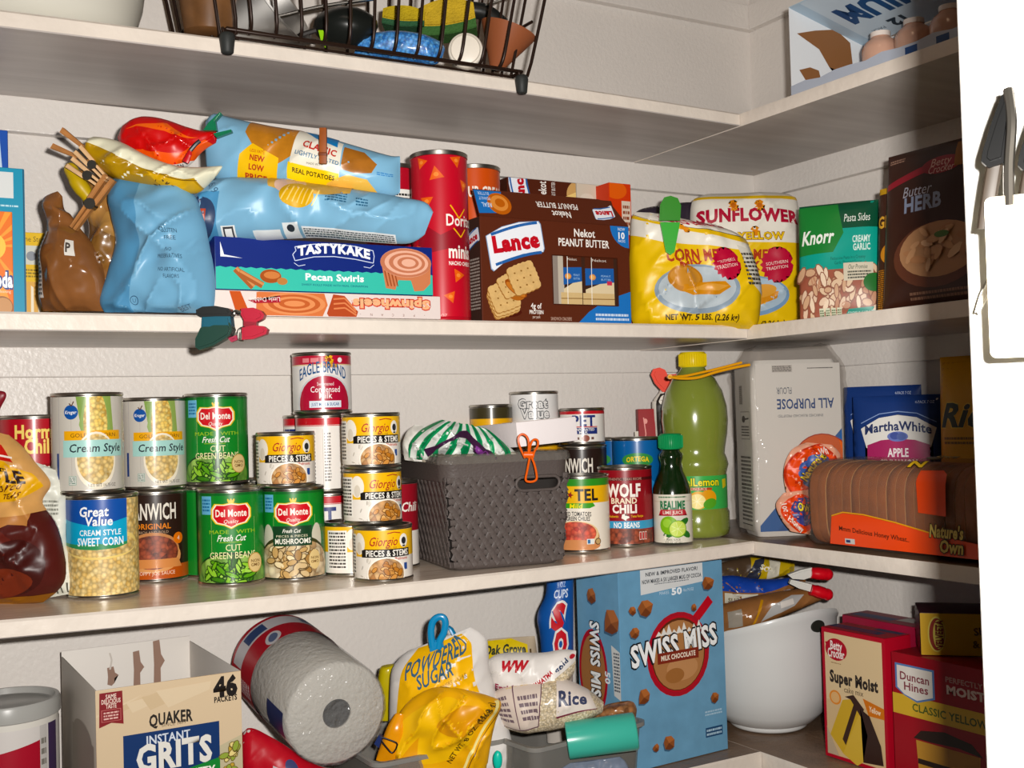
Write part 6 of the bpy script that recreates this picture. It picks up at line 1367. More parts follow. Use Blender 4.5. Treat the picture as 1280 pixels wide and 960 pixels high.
# ---- pasta and gravy pouches on the right wall board
a = Art(); w, h = .165, .155
a.rect(-w/2, 0, w/2, h, '#178a7a'); a.poly([(-w/2, h), (w/2, h), (w/2, h*.72), (.0, h*.70), (-w/2, h*.42)], '#0f4a34'); a.rect(-.01, h*.42, w/2, h*.76, '#1f9a8a'); a.rect(-w/2, h*.38, w/2, h*.62, '#1f9a8a')
a.poly([(-w/2, h*.98), (.0, h*.98), (.012, h*.72), (-.01, h*.56), (-w/2, h*.55)], '#2f7a3c'); a.text('Knorr', -.040, h*.70, .0175, '#eef2ea', w=.066, bold=.04, shear=.25)
a.text('Pasta Sides', .040, h*.85, .0105, '#e8ece4', w=.052, shear=.15); a.text('CREAMY', .048, h*.66, .0085, '#d9ece4', w=.036, bold=.04); a.text('GARLIC', .048, h*.59, .0085, '#d9ece4', w=.034, bold=.04); a.text('Fettuccine Pasta in a Creamy', .02, h*.505, .0042, '#0f5a50', w=.07); a.text('Garlic Flavored Sauce', .02, h*.465, .0042, '#0f5a50', w=.055)
PAS = M('#cfa88a', .4); a.rect(-w/2, 0, w/2, h*.41, '#9a5a48'); a.scatter(0, h*.20, w*.46, h*.20, 80, .0120, [M('#d9bda0'), M('#c9a486'), M('#e6d0b8'), M('#b98a70'), M('#dcc0a8')], 5, .55, inside='rect', dark=M('#8a5a48'))
a.rect(.012, h*.30, .068, h*.45, '#cfc6b2'); a.text('Our Promise', .040, h*.415, .006, '#3a4a3a', w=.036, shear=.2); a.lines(.02, h*.31, .064, h*.385, 3, '#4a4a40', 3); a.ell(.070, h*.28, .02, .012, '#2f6a34'); a.poly([(.008, 0), (w/2, 0), (w/2, h*.085), (.02, h*.075)], '#178a7a'); a.text('COOKS IN 8 MINUTES', .045, h*.04, .0045, '#d9ece4', w=.055)
for i in range(4): a.rect(-.040+.012*i, h*.02, -.0305+.012*i, h*.09, '#cfd0b8'); a.lines(-.039+.012*i, h*.03, -.0315+.012*i, h*.08, 3, '#5a6a4a', 3+i)
kp0, kp1 = at_x(1001, 397, -.235), at_x(1101, 384, -.175)
kyaw = math.atan2(kp1.y-kp0.y, kp1.x-kp0.x); kw = (kp1-kp0).length
sx = kw/w
kh = at_x(1050, 247, -.215).z-zB
a.mapped(lambda u, v: (u*sx, v*kh/h))
pouch('pasta_pouch', 'green and teal creamy garlic pasta pouch on the right wall board', 'pouch', ((kp0.x+kp1.x)/2, (kp0.y+kp1.y)/2, zB), kyaw, math.radians(-7), kw, kh, .012, a, M('#178a7a', .25, coat=.5), seed=34)
q0, q1 = at_x(1092, 386, -.225), at_x(1150, 380, -.225); gw_ = (q1-q0).length; gh = at_x(1100, 232, -.225).z-zB
a = Art(); a.rect(-gw_/2, 0, gw_/2, gh, '#3a1f14'); a.text('GRAVY', -.006, gh*.72, .014, '#d9a850', w=gw_*.8, bold=.05); a.ell(.0, gh*.46, gw_*.4, gh*.1, '#c98a3c'); a.lines(-gw_*.46, gh*.02, gw_*.1, gh*.34, 20, '#b57a34', 4); a.rect(-gw_/2, gh*.95, gw_/2, gh, '#b8902c')
pouch('gravy_packet', 'narrow dark brown gravy packet between the pasta pouch and the potatoes pouch', 'packet', ((q0.x+q1.x)/2+.006, (q0.y+q1.y)/2, zB), -PI/2, math.radians(-5), gw_, gh, .006, a, M('#3a1f14', .35), seed=35)
q0, q1 = at_x(1104, 384, -.243), at_x(1238, 366, -.243); gw_ = (q1-q0).length; gh = at_x(1108, 200, -.225).z-zB+.004
a = Art(); a.rect(-gw_/2, 0, gw_/2, gh, '#33180f'); a.poly([(-gw_/2, gh*.80), (-.02, gh*.86), (.01, gh*.88), (.01, gh*.84), (-gw_/2, gh*.76)], '#8a1f2c'); a.ell(.012, gh*.85, .028, gh*.055, '#8a1f2c'); a.text('Betty', .012, gh*.87, .009, '#d8b0a8', w=.028, shear=.2); a.text('Crocker', .013, gh*.825, .009, '#d8b0a8', w=.036, shear=.2); a.text('Butter', -.02, gh*.72, .0125, '#a9a8b4', w=.042, shear=.2); a.text('HERB', -.012, gh*.635, .017, '#8a94ac', w=.055, bold=.05)
a.rect(gw_*.2, gh*.82, gw_*.48, gh*.97, '#8a5a1c'); a.lines(-gw_*.46, gh*.93, -gw_*.3, gh*.96, 2, '#9a7a6a', 3); a.ell(.008, gh*.30, .062, gh*.20, '#5a3324'); a.ell(.012, gh*.33, .056, gh*.17, '#a87f5e'); a.scatter(.012, gh*.34, .042, gh*.12, 26, .013, [M('#b98f6c'), M('#a87a58'), M('#caa584')], 5, .5); a.ell(.02, gh*.41, .01, .004, '#4a6a34'); a.lines(-.03, gh*.03, .06, gh*.09, 2, '#7a5a4a', 6)
pouch('potatoes_pouch', 'dark brown butter and herb potatoes pouch in the shadow of the door', 'pouch', ((q0.x+q1.x)/2, (q0.y+q1.y)/2, zB), -PI/2, math.radians(-6), gw_, gh, .012, a, M('#33180f', .35), seed=36)
# ============================================================ top shelf
zT = zs1(-.8)+.0004
def zt1(x): return zs1(x)+.0004
# white bowl
c = at_y(42, 20, -.145); c.z = zt1(c.x)
t = thing('mixing_bowl', 'large white bowl at the left end of the top shelf', 'bowl', c)
bm = bmesh.new(); lathe(bm, [(0, .001), (.070, .001), (.090, .006), (.104, .022), (.113, .05), (.118, .085), (.120, .115), (.123, .118), (.117, .118), (.112, .06), (.095, .02), (.06, .008), (0, .006)], 64); mesh('bowl_body', bm, M('#d2cfc4', .35, coat=.3), t, 50)
# black wire basket with rubber feet, hanging over the shelf edge
WB = M('#2a1d17', .35, .3)
wy = -.276
p0 = at_y(284, 46, wy); p1 = at_y(652, 99, wy); bw = p1.x-p0.x; bd = .21; bh = .17; fl = .030
t = thing('wire_basket', 'black wire basket with rubber feet on the top shelf, full of kitchen odds', 'basket', (p0.x, wy, zT+.004))
def wf(x, y, z):
    k = z/bh*fl; return Vector((x+(2*x/bw-1)*k, y+(2*y/bd-1)*k*(1 if y < bd/2 else .6), z))
bm = bmesh.new(); R2 = .0026
tube(bm, [wf(0, 0, 0), wf(bw, 0, 0), wf(bw, bd, 0), wf(0, bd, 0)], R2, 8, closed=True); tube(bm, [wf(0, 0, bh), wf(bw, 0, bh), wf(bw, bd, bh), wf(0, bd, bh)], .0035, 8, closed=True)
tube(bm, [wf(.003, .012, .004), wf(bw-.003, .012, .004)], .0020, 8)
for i in range(1, 9): tube(bm, [wf(0, bd*i/9, 0), wf(bw, bd*i/9, 0)], .0014, 6)
mesh('frame', bm, WB, t, 60)
def wires(name, pts):
    bm = bmesh.new()
    for a in pts: tube(bm, a, .0020, 7, 3)
    mesh(name, bm, WB, t, 60)
n = 13
wires('front_wires', [[wf(bw*i/n, .012, .002), wf(bw*i/n, .003, .006), wf(bw*i/n, -.001, .022), wf(bw*i/n, 0, .07), wf(bw*i/n, 0, bh)] for i in range(1, n)])
wires('back_wires', [[wf(bw*i/n, bd, 0), wf(bw*i/n, bd, bh)] for i in range(1, n)])
wires('left_wires', [[wf(0, bd*i/8, 0), wf(0, bd*i/8, bh)] for i in range(1, 8)]+[[wf(0, 0, .042), wf(0, bd*.5, .042), wf(0, bd, .042)]])
wires('right_wires', [[wf(bw, bd*i/8, 0), wf(bw, bd*i/8, bh)] for i in range(1, 8)]+[[wf(bw, 0, .06), wf(bw, bd*.5, .062), wf(bw, bd, .06)]])
for x in (0, bw):
    bm = bmesh.new(); sg = 1 if x else -1
    tube(bm, [wf(x, 0, 0)+Vector((-.004*1, 0, 0)), wf(x, 0, .002)+Vector((-.004, 0, -.004)), wf(x, 0, 0)+Vector((0, 0, -.010)), wf(x, 0, 0)+Vector((.004, 0, -.004)), wf(x, 0, .012)+Vector((.011, 0, 0)), wf(x, 0, bh)+Vector((.011, 0, 0))], .0021, 8, 3); lw = mesh('leg_wire', bm, WB, t, 60)
    bm = bmesh.new(); lathe(bm, [(0, -.027), (.0050, -.027), (.0064, -.0255), (.0082, -.010), (.0076, -.006), (.0045, -.004), (0, -.004)], 20); o = mesh('rubber_foot', bm, M('#2b2d2c', .55), lw, 50); o.location = (x, -.0, .0)
zi = t.location.z+.004
# steel pan and the small things inside
def inb(px, py, y): return at_y(px, py, y)
m = lens_frame(330, 22, depth(at_y(330, 22, -.20))); k = depth(at_y(330, 22, -.20))/FPX
tp = thing('steel_saucepan', 'shiny steel saucepan lying on its side in the wire basket', 'saucepan', mat=m)
bm = bmesh.new(); Rm = Matrix.Translation((-28*k, 0, -8*k)) @ Matrix.Rotation(math.radians(58), 4, 'Y') @ Matrix.Rotation(math.radians(12), 4, 'X')
lathe(bm, [(0, -.006), (.046, -.006), (.058, 0), (.060, .05), (.062, .051), (.062, .053), (.057, .052), (.056, .004), (0, .002)], 48, mtx=Rm); mesh('pan_body', bm, M('#cfccc8', .36, 1), tp, 40)
bm = bmesh.new(); tube(bm, [(20*k, -.012, -3*k), (75*k, -.006, 12*k), (140*k, .0, 24*k)], .0036, 10, 4, flat=.6); mesh('handle', bm, M('#c4bfb8', .22, 1), tp)
m = lens_frame(262, 20, depth(at_y(262, 20, -.22))); k = depth(at_y(262, 20, -.22))/FPX
t = thing('wooden_cup', 'dark brown wooden tumbler at the left end of the wire basket', 'cup', mat=m)
bm = bmesh.new(); lathe(bm, [(0, -26*k), (24*k, -26*k), (31*k, -22*k), (38*k, 20*k), (40*k, 60*k), (36*k, 60*k), (30*k, -16*k), (0, -18*k)], 40); o = mesh('cup_body', bm, M('#6a4a30', .4, var=.3, vscale=40), t, 50)
m = lens_frame(432, 34, depth(at_y(432, 34, -.215))); k = depth(at_y(432, 34, -.215))/FPX
t = thing('black_ladle_bowl', 'round black plastic ladle head lying in the wire basket', 'ladle', mat=m)
bm = bmesh.new(); blob(bm, (0, 0, 0), (40*k, 30*k, 25*k), 2, .06, 1.5); mesh('ladle_head', bm, M('#191b19', .3), t, 60)
bm = bmesh.new(); tube(bm, [(-30*k, -.006, -4*k), (-60*k, -.004, -14*k), (-36*k, -.012, -22*k)], .0034, 8, 4); mesh('handle', bm, M('#2a2624', .4), t)
m = lens_frame(402, 50, depth(at_y(402, 50, -.245))); k = depth(at_y(402, 50, -.245))/FPX
t = thing('green_scraper', 'small lime green plastic scraper tip beside the black ladle', 'scraper', mat=m)
bm = bmesh.new(); prism(bm, [(-4*k, 12*k), (2*k, 12*k), (7*k, 2*k), (5*k, -10*k), (0, -4*k)], -.002, .002, .001); mesh('blade', bm, M('#8fc03c', .35), t)
Bag('blue_mesh_bundle', 'blue mesh scrubber bundle in the middle of the wire basket', 'scrubber', depth(at_y(500, 58, -.238)), [(443, 66, 446, 72, .004), (452, 50, 452, 72, .014), (475, 41, 475, 74, .020), (505, 40, 505, 78, .022), (530, 44, 530, 80, .020), (550, 52, 545, 80, .012), (556, 60, 552, 74, .004)], food('blue_mesh', ['#2a78c8', '#4a98dc', '#1f62b0', '#6ab0e6'], 300, .5), seed=41, wr=.002, fr=60, ridge=.003)
def sponge(label, px, py, y, w, h, rot, cols):
    tt = depth(at_y(px, py, y)); m = lens_frame(px, py, tt) @ Matrix.Rotation(math.radians(rot), 4, 'Y'); k = tt/FPX; t = thing('sponge', label, 'sponge', mat=m, group='sponges in the wire basket')
    bm = bmesh.new(); P = [(-w/2+w*i/12, h*.5*(1-.45*((i-6)/6)**2)+.0012*math.sin(i*2)) for i in range(13)]; Q = [(w/2-w*i/12, -h*.22-h*.10*(1-((i-6)/6)**2)) for i in range(13)]
    prism(bm, [(x*k, z*k) for x, z in P+Q], -.018, .020, .002); mesh('soft_foam', bm, M(cols[0], .8, bump=.8, bscale=400, var=.2, vscale=80), t, 50)
    bm = bmesh.new(); prism(bm, [(x*k, z*k) for x, z in [(a, b) for a, b in reversed(Q)]+[(a, b-h*.28) for a, b in Q]], -.0185, .0205, .001); mesh('scrub_layer', bm, M(cols[1], .8, bump=.8, bscale=300), t, 50)
sponge('yellow and green sponge behind the blue scrubber, left of two', 506, 24, -.195, 52, 24, 4, ('#b8a03e', '#2c5236'))
sponge('larger yellow and green sponge above the white cap, right of two', 558, 24, -.215, 72, 40, -8, ('#c0a244', '#3a5e30'))
m = lens_frame(582, 63, depth(at_y(582, 63, -.262))); k = depth(at_y(582, 63, -.262))/FPX
t = thing('white_jar_cap', 'round white cap of a jar lying on its side at the basket front', 'jar', mat=m)
bm = bmesh.new(); Rm = Matrix.Rotation(math.radians(90), 4, 'X'); lathe(bm, [(0, .004), (19.5*k, .004), (21*k, .003), (22*k, 0), (22*k, -.010), (0, -.010)], 48, mtx=Rm); wc = mesh('cap', bm, M('#e0d8cc', .4), t, 40)
bm = bmesh.new(); lathe(bm, [(17.5*k, .0042), (18.3*k, .0052), (19.2*k, .0042)], 48, mtx=Rm); mesh('cap_ridge', bm, M('#d0c8bc', .4), wc, 60)
bm = bmesh.new(); lathe(bm, [(20*k, -.010), (20*k, -.05), (0, -.05)], 40, mtx=Rm); mesh('jar_body', bm, M('#c9beb0', .3), t, 40)
m = lens_frame(628, 62, depth(at_y(628, 62, -.235))); k = depth(at_y(628, 62, -.235))/FPX
t = thing('clay_funnel', 'reddish brown plastic funnel at the right end of the wire basket', 'funnel', mat=m)
bm = bmesh.new(); Rm = Matrix.Rotation(math.radians(18), 4, 'Y'); lathe(bm, [(4*k, -28*k), (9*k, -24*k), (34*k, 22*k), (36*k, 26*k), (32*k, 26*k), (5*k, -24*k)], 40, mtx=Rm); mesh('cone', bm, M('#8a5238', .5), t, 50)
m = lens_frame(606, 18, depth(at_y(606, 18, -.17))); k = depth(at_y(606, 18, -.17))/FPX
t = thing('black_handled_whisk', 'black handled wire whisk lying behind the sponges', 'whisk', mat=m)
bm = bmesh.new(); tube(bm, [(-22*k, 0, 6*k), (2*k, 0, 2*k), (22*k, 0, -14*k)], .011, 12, 4); mesh('handle', bm, M('#1c1d1c', .4), t)
bm = bmesh.new()
for i in range(5): tube(bm, [(-4*k, (i-2)*.003, 8*k), (25*k, (i-2)*.006, (16+2*i)*k), (60*k, (i-2)*.008, (24+4*i)*k)], .0011, 6, 4)
mesh('wires', bm, STEELD, t)
# open printed carton of bottles on the right wall board
zc = S1T-.0017+.0006
cx0, cx1 = -.248, -.105; cy0 = at_x(989, 105, cx0).y; cy1 = cy0-.36
ch = at_x(981, 12, cx0).z-zc
t = thing('bottle_carton', 'open white and blue carton with torn end on the right top shelf', 'carton', (cx0, cy0, zc))
W_, L_ = cx1-cx0, cy0-cy1
WHT = M('#e6e8ea', .45); th = .0012
bm = bmesh.new(); prism(bm, [(0, 0), (W_, 0), (W_, ch-W_*.231), (0, ch)], -th, 0); mesh('end_panel', bm, WHT, t, 0)
bm = bmesh.new(); bx(bm, 0, W_, -L_, 0, 0, th); mesh('bottom_panel', bm, WHT, t, 0)
bm = bmesh.new(); bx(bm, W_-th, W_, -L_, 0, 0, ch-W_*.231); mesh('back_panel', bm, WHT, t, 0)
bm = bmesh.new(); prism(bm, [(0, 0)] + [(-L_*q/14, .017+.002*math.sin(q*2.3)) for q in range(15)] + [(-L_, 0)], -th/2, th/2, mtx=Matrix.Rotation(math.radians(90), 4, 'Z')); mesh('front_lip', bm, M('#aeb4c0', .45), t, 0)
a = Art()
for i, (y, s_) in enumerate(((.19, 1), (.235, .9), (.275, .8))): a.rect(y, .001, y+.018, .013, '#23406e'); 
a.build('lip_print', t, lambda u, v: (Vector((-.0008, -u, v)), Vector((-1, 0, 0))), du=None)
top = Matrix.Translation((0, 0, ch)) @ Matrix.Rotation(math.radians(13), 4, 'Y')
bm = bmesh.new(); bx(bm, 0, W_, -L_, 0, 0, th, mtx=top); mesh('top_panel', bm, M('#b9cad6', .45), t, 0)
a = Art(); a.rect(.001, .001, W_-.001, L_-.001, '#c3d0da'); a.rect(.001, .001, W_-.001, .020, '#a9bccb'); a.poly([(.001, .06), (.018, .06), (.018, .11), (.001, .11)], '#3a86b0')
a.text('PREMIUM', .066, .135, .040, '#1f4672', w=.20, bold=.08, rot=-90); a.text('Natural', .098, .235, .010, '#5a7a94', w=.06, rot=-90, shear=.2); a.text('12', .116, .085, .018, '#23303c', w=.026, bold=.08, rot=-90); a.text('PACK', .118, .050, .006, '#4a5a66', w=.022, rot=-90); a.rect(.02, .22, .06, .34, '#3f8fbf')
a.build('top_print', t, lambda u, v: (top @ Vector((u, -v, -.0003)), top.to_3x3() @ Vector((0, 0, -1))), du=None)
a = Art(); BR_ = '#8a6040'
a.poly([(.012, ch*.73), (.045, ch*.80), (.085, ch*.86), (.112, ch*.74), (.118, ch*.30), (.108, ch*.16), (.10, ch*.38), (.07, ch*.42), (.052, ch*.60)], BR_); a.poly([(.014, ch*.33), (.034, ch*.38), (.05, ch*.36), (.058, ch*.14), (.045, ch*.22), (.030, ch*.18)], BR_)
a.build('torn_marks', t, lambda u, v: (Vector((u, -th-.0004, v)), Vector((0, -1, 0))), du=None)
PK = M('#c9a08c', .25, coat=.5)
gi = 0
for q in range(5):
    for w_ in range(2):
        c = (cx0+.055+.052*w_, cy0-.105-.053*q, zc+.0016)
        b = thing('water_bottle', 'clear peach tinted bottle standing in the open carton', 'bottle', c, 0, 'bottles in the open carton')
        bm = bmesh.new(); lathe(bm, [(0, .001), (.020, .001), (.0235, .005), (.0238, .03), (.0225, .026), (.0238, .030), (.0238, .042), (.020, .050), (.012, .056), (.011, .059)], 28); mesh('bottle_body', bm, film('peach_plastic', '#d9ac94', .25, .15, haze=1), b, 50)
        bm = bmesh.new(); lathe(bm, [(.0, .0575), (.0125, .0575), (.0125, .0635), (.0, .0645)], 20); mesh('cap', bm, M('#d9cfc8', .4), b, 40)
# ============================================================ lowest shelf
z4 = S4T+.0005
# oats canister
c = at_t(8, 872, 1.235); rr = .0520; ztop = c.z; c = Vector((c.x, c.y, z4)); hh = ztop-z4
t = thing('oats_canister', 'round red, white and blue oats canister at the lower left corner', 'canister', c, face_cam(c))
bm = bmesh.new(); lathe(bm, [(0, .001), (rr, .001), (rr, hh-.014)], 64); mesh('tube', bm, M('#d4d0c8', .45), t, 40)
a = Art(); a.rect(-3.1*rr, 0, 3.1*rr, hh*.99, '#cfcac6'); a.rect(-.045, 0, .0335, hh*.70, '#9c1f2e'); a.poly([(-.045, hh*.70), (.0335, hh*.78), (.0335, hh*.62), (-.045, hh*.6)], '#9c1f2e'); a.rect(.0335, 0, .043, hh*.86, '#bcb8b4'); a.lines(.035, hh*.2, .0415, hh*.8, 10, '#7a766f', 5); a.rect(.045, 0, .06, hh*.9, '#3a2a4a'); a.ell(-.012, hh*.30, .026, .034, '#e0d8d0'); a.rect(-.04, 0, .0335, hh*.06, '#22345a')
a.build('label', t, cyl_map(rr, .001, .0004), du=.004, clip=(-9, 0, 9, hh*.86))
bm = bmesh.new(); lathe(bm, [(rr+.0008, hh-.018), (rr+.0022, hh-.017), (rr+.0024, hh-.003), (rr+.001, hh), (rr-.003, hh), (rr-.005, hh-.006), (rr-.009, hh-.0065), (rr-.011, hh-.0055), (0, hh-.0055)], 64); mesh('lid', bm, M('#a9a8a4', .3, trans=.1), t, 40)
# open grits carton
GY = -.258
p0, p1 = at_y(119, 862, GY), at_y(301, 840, GY); gw = (p1-p0).length; gh = (p0.z+p1.z)/2-z4
gyaw = math.atan2(p1.y-p0.y, p1.x-p0.x); gd = .205
t = thing('grits_carton', 'open empty cream grits carton at the lower left', 'carton', (p0.x, p0.y, z4), gyaw)
GW_ = M('#d9d3cc', .5); th = .0013
def panel(nm, x0, x1, y0, y1, m, h=gh):
    bm = bmesh.new(); bx(bm, x0, x1, y0, y1, 0, h, .0004); return mesh(nm, bm, m, t, 30)
panel('front_panel', 0, gw, 0, th, M('#c4ae90', .45)); panel('back_panel', 0, gw, gd-th, gd, GW_, gh+.006); panel('left_panel', 0, th, th, gd-th, M('#c9c2b8', .5)); panel('right_panel', gw-th, gw, th, gd-th, GW_)
bm = bmesh.new(); bx(bm, th, gw-th, th, gd-th, 0, th); mesh('bottom_panel', bm, GW_, t, 0)
a = Art(); a.rect(0, 0, gw, gh, '#c9b599')
for q in range(5): a.poly([(gw*.1*q, gh*(.88+.02*q)), (gw*(.3+.12*q), gh*(.95+.005*q)), (gw*(.25+.13*q), gh*(.93)), (gw*.12*q, gh*(.87))], ('#cfbda2', '#c2ad8f')[q % 2])
a.poly([(gw*.025, gh*.985), (gw*.175, gh*.985), (gw*.18, gh*.825), (gw*.10, gh*.838), (gw*.02, gh*.82)], '#7a2428'); a.text('SAME', gw*.10, gh*.965, .0042, '#e2ccc0', w=gw*.07, bold=.03); a.text('DELICIOUS', gw*.10, gh*.942, .0042, '#e2ccc0', w=gw*.125, bold=.03); a.text('TASTE', gw*.10, gh*.919, .0042, '#e2ccc0', w=gw*.07, bold=.03)
a.rect(gw*.035, gh*.845, gw*.165, gh*.903, '#a8605c'); a.rect(gw*.04, gh*.848, gw*.16, gh*.90, '#7a2428'); a.lines(gw*.05, gh*.853, gw*.15, gh*.895, 3, '#d0a8a0', 3)
a.text('QUAKER', gw*.50, gh*.815, .0115, '#26221f', w=gw*.30, bold=.05, arch=.001); a.text('SINCE 1877', gw*.52, gh*.788, .0035, '#6a5a48', w=gw*.17)
a.text('46', gw*.885, gh*.932, .0185, '#1c1816', w=gw*.175, bold=.09); a.text('PACKETS', gw*.885, gh*.872, .0056, '#1c1816', w=gw*.165, bold=.05)
a.rect(gw*.175, 0, gw*.835, gh*.765, '#16305e'); a.text('INSTANT', gw*.48, gh*.725, .0085, '#c9d0da', w=gw*.30, bold=.03); a.text('GRITS', gw*.52, gh*.640, .025, '#d9d6cf', w=gw*.52, bold=.06); a.poly([(gw*.48, gh*.54), (gw*.835, gh*.585), (gw*.835, 0), (gw*.48, 0)], '#2a7a38'); a.text('VARIETY', gw*.66, gh*.525, .010, '#e6e8dc', w=gw*.28, bold=.04)
a.poly([(gw*.835, gh*.64), (gw, gh*.68), (gw, 0), (gw*.835, 0)], '#b5ac90'); a.scatter(gw*.92, gh*.57, gw*.06, gh*.07, 16, .006, [M('#b99a4a'), M('#8a9a4a'), M('#d9c88a')], 3, .6, dark=M('#6a5a30'))
a.build('front_print', t, plane_map((0, -.0002, 0), (1, 0, 0), (0, 0, 1)), du=None, clip=(.0005, 0, gw-.0005, gh-.0006))
a = Art(); TN = '#8f7466'; hb = gh+.006
def drip(x, y0, y1, w): a.poly([(x-w*.4, y1), (x+w*.5, y1+.001), (x+w*.7, y1-(y1-y0)*.3), (x+w*1.2, y1-(y1-y0)*.45), (x+w*.6, y1-(y1-y0)*.6), (x+w*.6, y0+.003), (x+w*.2, y0), (x-w*.4, y0+.002), (x-w*.3, y1-(y1-y0)*.5)], TN)
drip(gw*.72, hb*.74, hb*.995, .0085); drip(gw*.56, hb*.75, hb*.95, .008); drip(gw*.36, hb*.78, hb*.88, .008); a.line([(gw*.36, hb*.96), (gw*.375, hb*.92), (gw*.36, hb*.87)], .002, '#c4bcb4')
a.build('glue_marks', t, plane_map((0, gd-th-.0004, 0), (1, 0, 0), (0, 0, 1)), du=None)
a = Art(); a.ell(gd*.55, gh*.62, .016, .02, '#5a4c42'); a.ell(gd*.55, gh*.55, .012, .02, '#8a7a6e'); a.ell(gd*.75, gh*.5, .012, .014, '#4a4038'); a.build('inner_mark', t, plane_map((gw-th-.0004, gd, 0), (0, -1, 0), (0, 0, 1)), du=None)
a = Art(); a.ell(gd*.62, gh*.35, .03, .05, '#a39a8e'); a.rect(gd*.35, 0, gd*.95, gh*.72, '#a8a094'); a.ell(gd*.65, gh*.72, .05, .012, '#a8a094'); a.build('side_print', t, plane_map((-.0003, gd, 0), (0, -1, 0), (0, 0, 1)), du=None, clip=(0, 0, gd, gh))
# paper towel rolls in plastic wrap
PAP = M('#d8d3c9', .8, bump=.5, bscale=220); WRAP = film('towel_wrap', '#f4f4f4', .74, .1, 1.0, 110)
def towel_roll(label, mtx, R_, L_, prt=True):
    """axis along local y, face at y=0 towards the viewer"""
    t = thing('paper_towel_roll', label, 'paper towel', mat=mtx, group='wrapped paper towel rolls'); q = Matrix.Rotation(math.radians(-90), 4, 'X')
    bm = bmesh.new(); lathe(bm, [(.0165, .0), (R_-.003, 0), (R_, .003), (R_, L_-.003), (R_-.003, L_), (.0165, L_), (.0165, 0)], 64, mtx=q); mesh('paper_roll', bm, PAP, t, 50)
    bm = bmesh.new(); lathe(bm, [(.0165, .002), (.0165, L_-.002), (.0155, L_-.002), (.0155, .002), (.0165, .002)], 40, mtx=q); mesh('core', bm, M('#3f3a35', .8), t, 50)
    bm = bmesh.new(); prof = []
    for r_, z in ((0.0, -.0012), (.010, -.0014), (.02, -.0030), (R_*.6, -.0035), (R_*.9, -.0030), (R_+.0006, -.0005), (R_+.0016, .006), (R_+.0012, .05), (R_+.0016, .12), (R_+.0012, L_-.01), (R_, L_+.001), (.02, L_+.003), (0, L_+.003)): prof.append((r_, z))
    b2 = bmesh.new(); lathe(b2, prof, 72)
    for v in b2.verts: v.co += v.co.normalized()*.0008*noise.noise(v.co*90)
    join(bm, b2, None, q); mesh('plastic_wrap', bm, WRAP, t, 180)
    if prt:
        a = Art(); C = PI*R_
        a.rect(-C, L_*.60, C, L_*.985, '#a8232e'); a.rect(-C*.45, L_*.80, C*.5, L_*.95, '#c9c6c8'); a.rect(-C*.30, L_*.82, -C*.14, L_*.93, '#33466e'); a.rect(C*.1, L_*.83, C*.42, L_*.92, '#6a7a94'); a.ell(-C*.16, L_*.67, .010, .016, '#c9c6c8', rot=-20); a.ell(-C*.16, L_*.67, .006, .011, '#5a6684', rot=-20)
        a.rect(-C*.62, L_*.03, -C*.46, L_*.30, '#2a3560'); a.lines(-C*.6, L_*.62, -C*.5, L_*.9, 8, '#e6dcdc', 4)
        a.build('wrap_print', t, lambda u, v: (Vector(((R_+.0024)*math.sin(u/R_), v, (R_+.0024)*math.cos(u/R_))), Vector((math.sin(u/R_), 0, math.cos(u/R_)))), du=.006, dv=.02)
    return t
RR = .0580
fc = at_t(421, 892, 1.275); bc = at_t(350, 829, 1.445); ax = (bc-fc).normalized(); RL = .205
xx = Vector((1, 0, 0)); xx = (xx-ax*xx.dot(ax)).normalized(); zz = xx.cross(ax)
m = Matrix.Identity(4)
for i in range(3): m[i][0] = xx[i]; m[i][1] = ax[i]; m[i][2] = zz[i]; m[i][3] = fc[i]
towel_roll('wrapped paper towel roll lying with its round white end towards the viewer', m, RR, RL)
a = Art(); L, H = .19, .062; a.rect(-L/2, 0, L/2, H, '#a8202a'); a.rect(-.052, H*.30, .02, H*.72, '#b9b6b8'); a.lines(-.046, H*.36, .014, H*.66, 4, '#6a6f80', 5); a.ell(-.03, H*.82, .008, .006, '#3a3f66'); a.rect(.03, 0, L/2, H*.42, '#d9d6d0')
lying('towel_pack', 'flat red and white plastic pack lying under the paper towel roll', 'pack', 1.29, [(300, 925, 306, 985, .004), (312, 910, 312, 1000, .016), (345, 925, 345, 1010, .022), (400, 958, 400, 1010, .022), (450, 962, 450, 1010, .02), (492, 962, 490, 1010, .012), (502, 970, 500, 1000, .004)], M('#cfcac4', .3, coat=.4), a, L, H, seed=51, wr=.002, fr=40, ridge=.002)
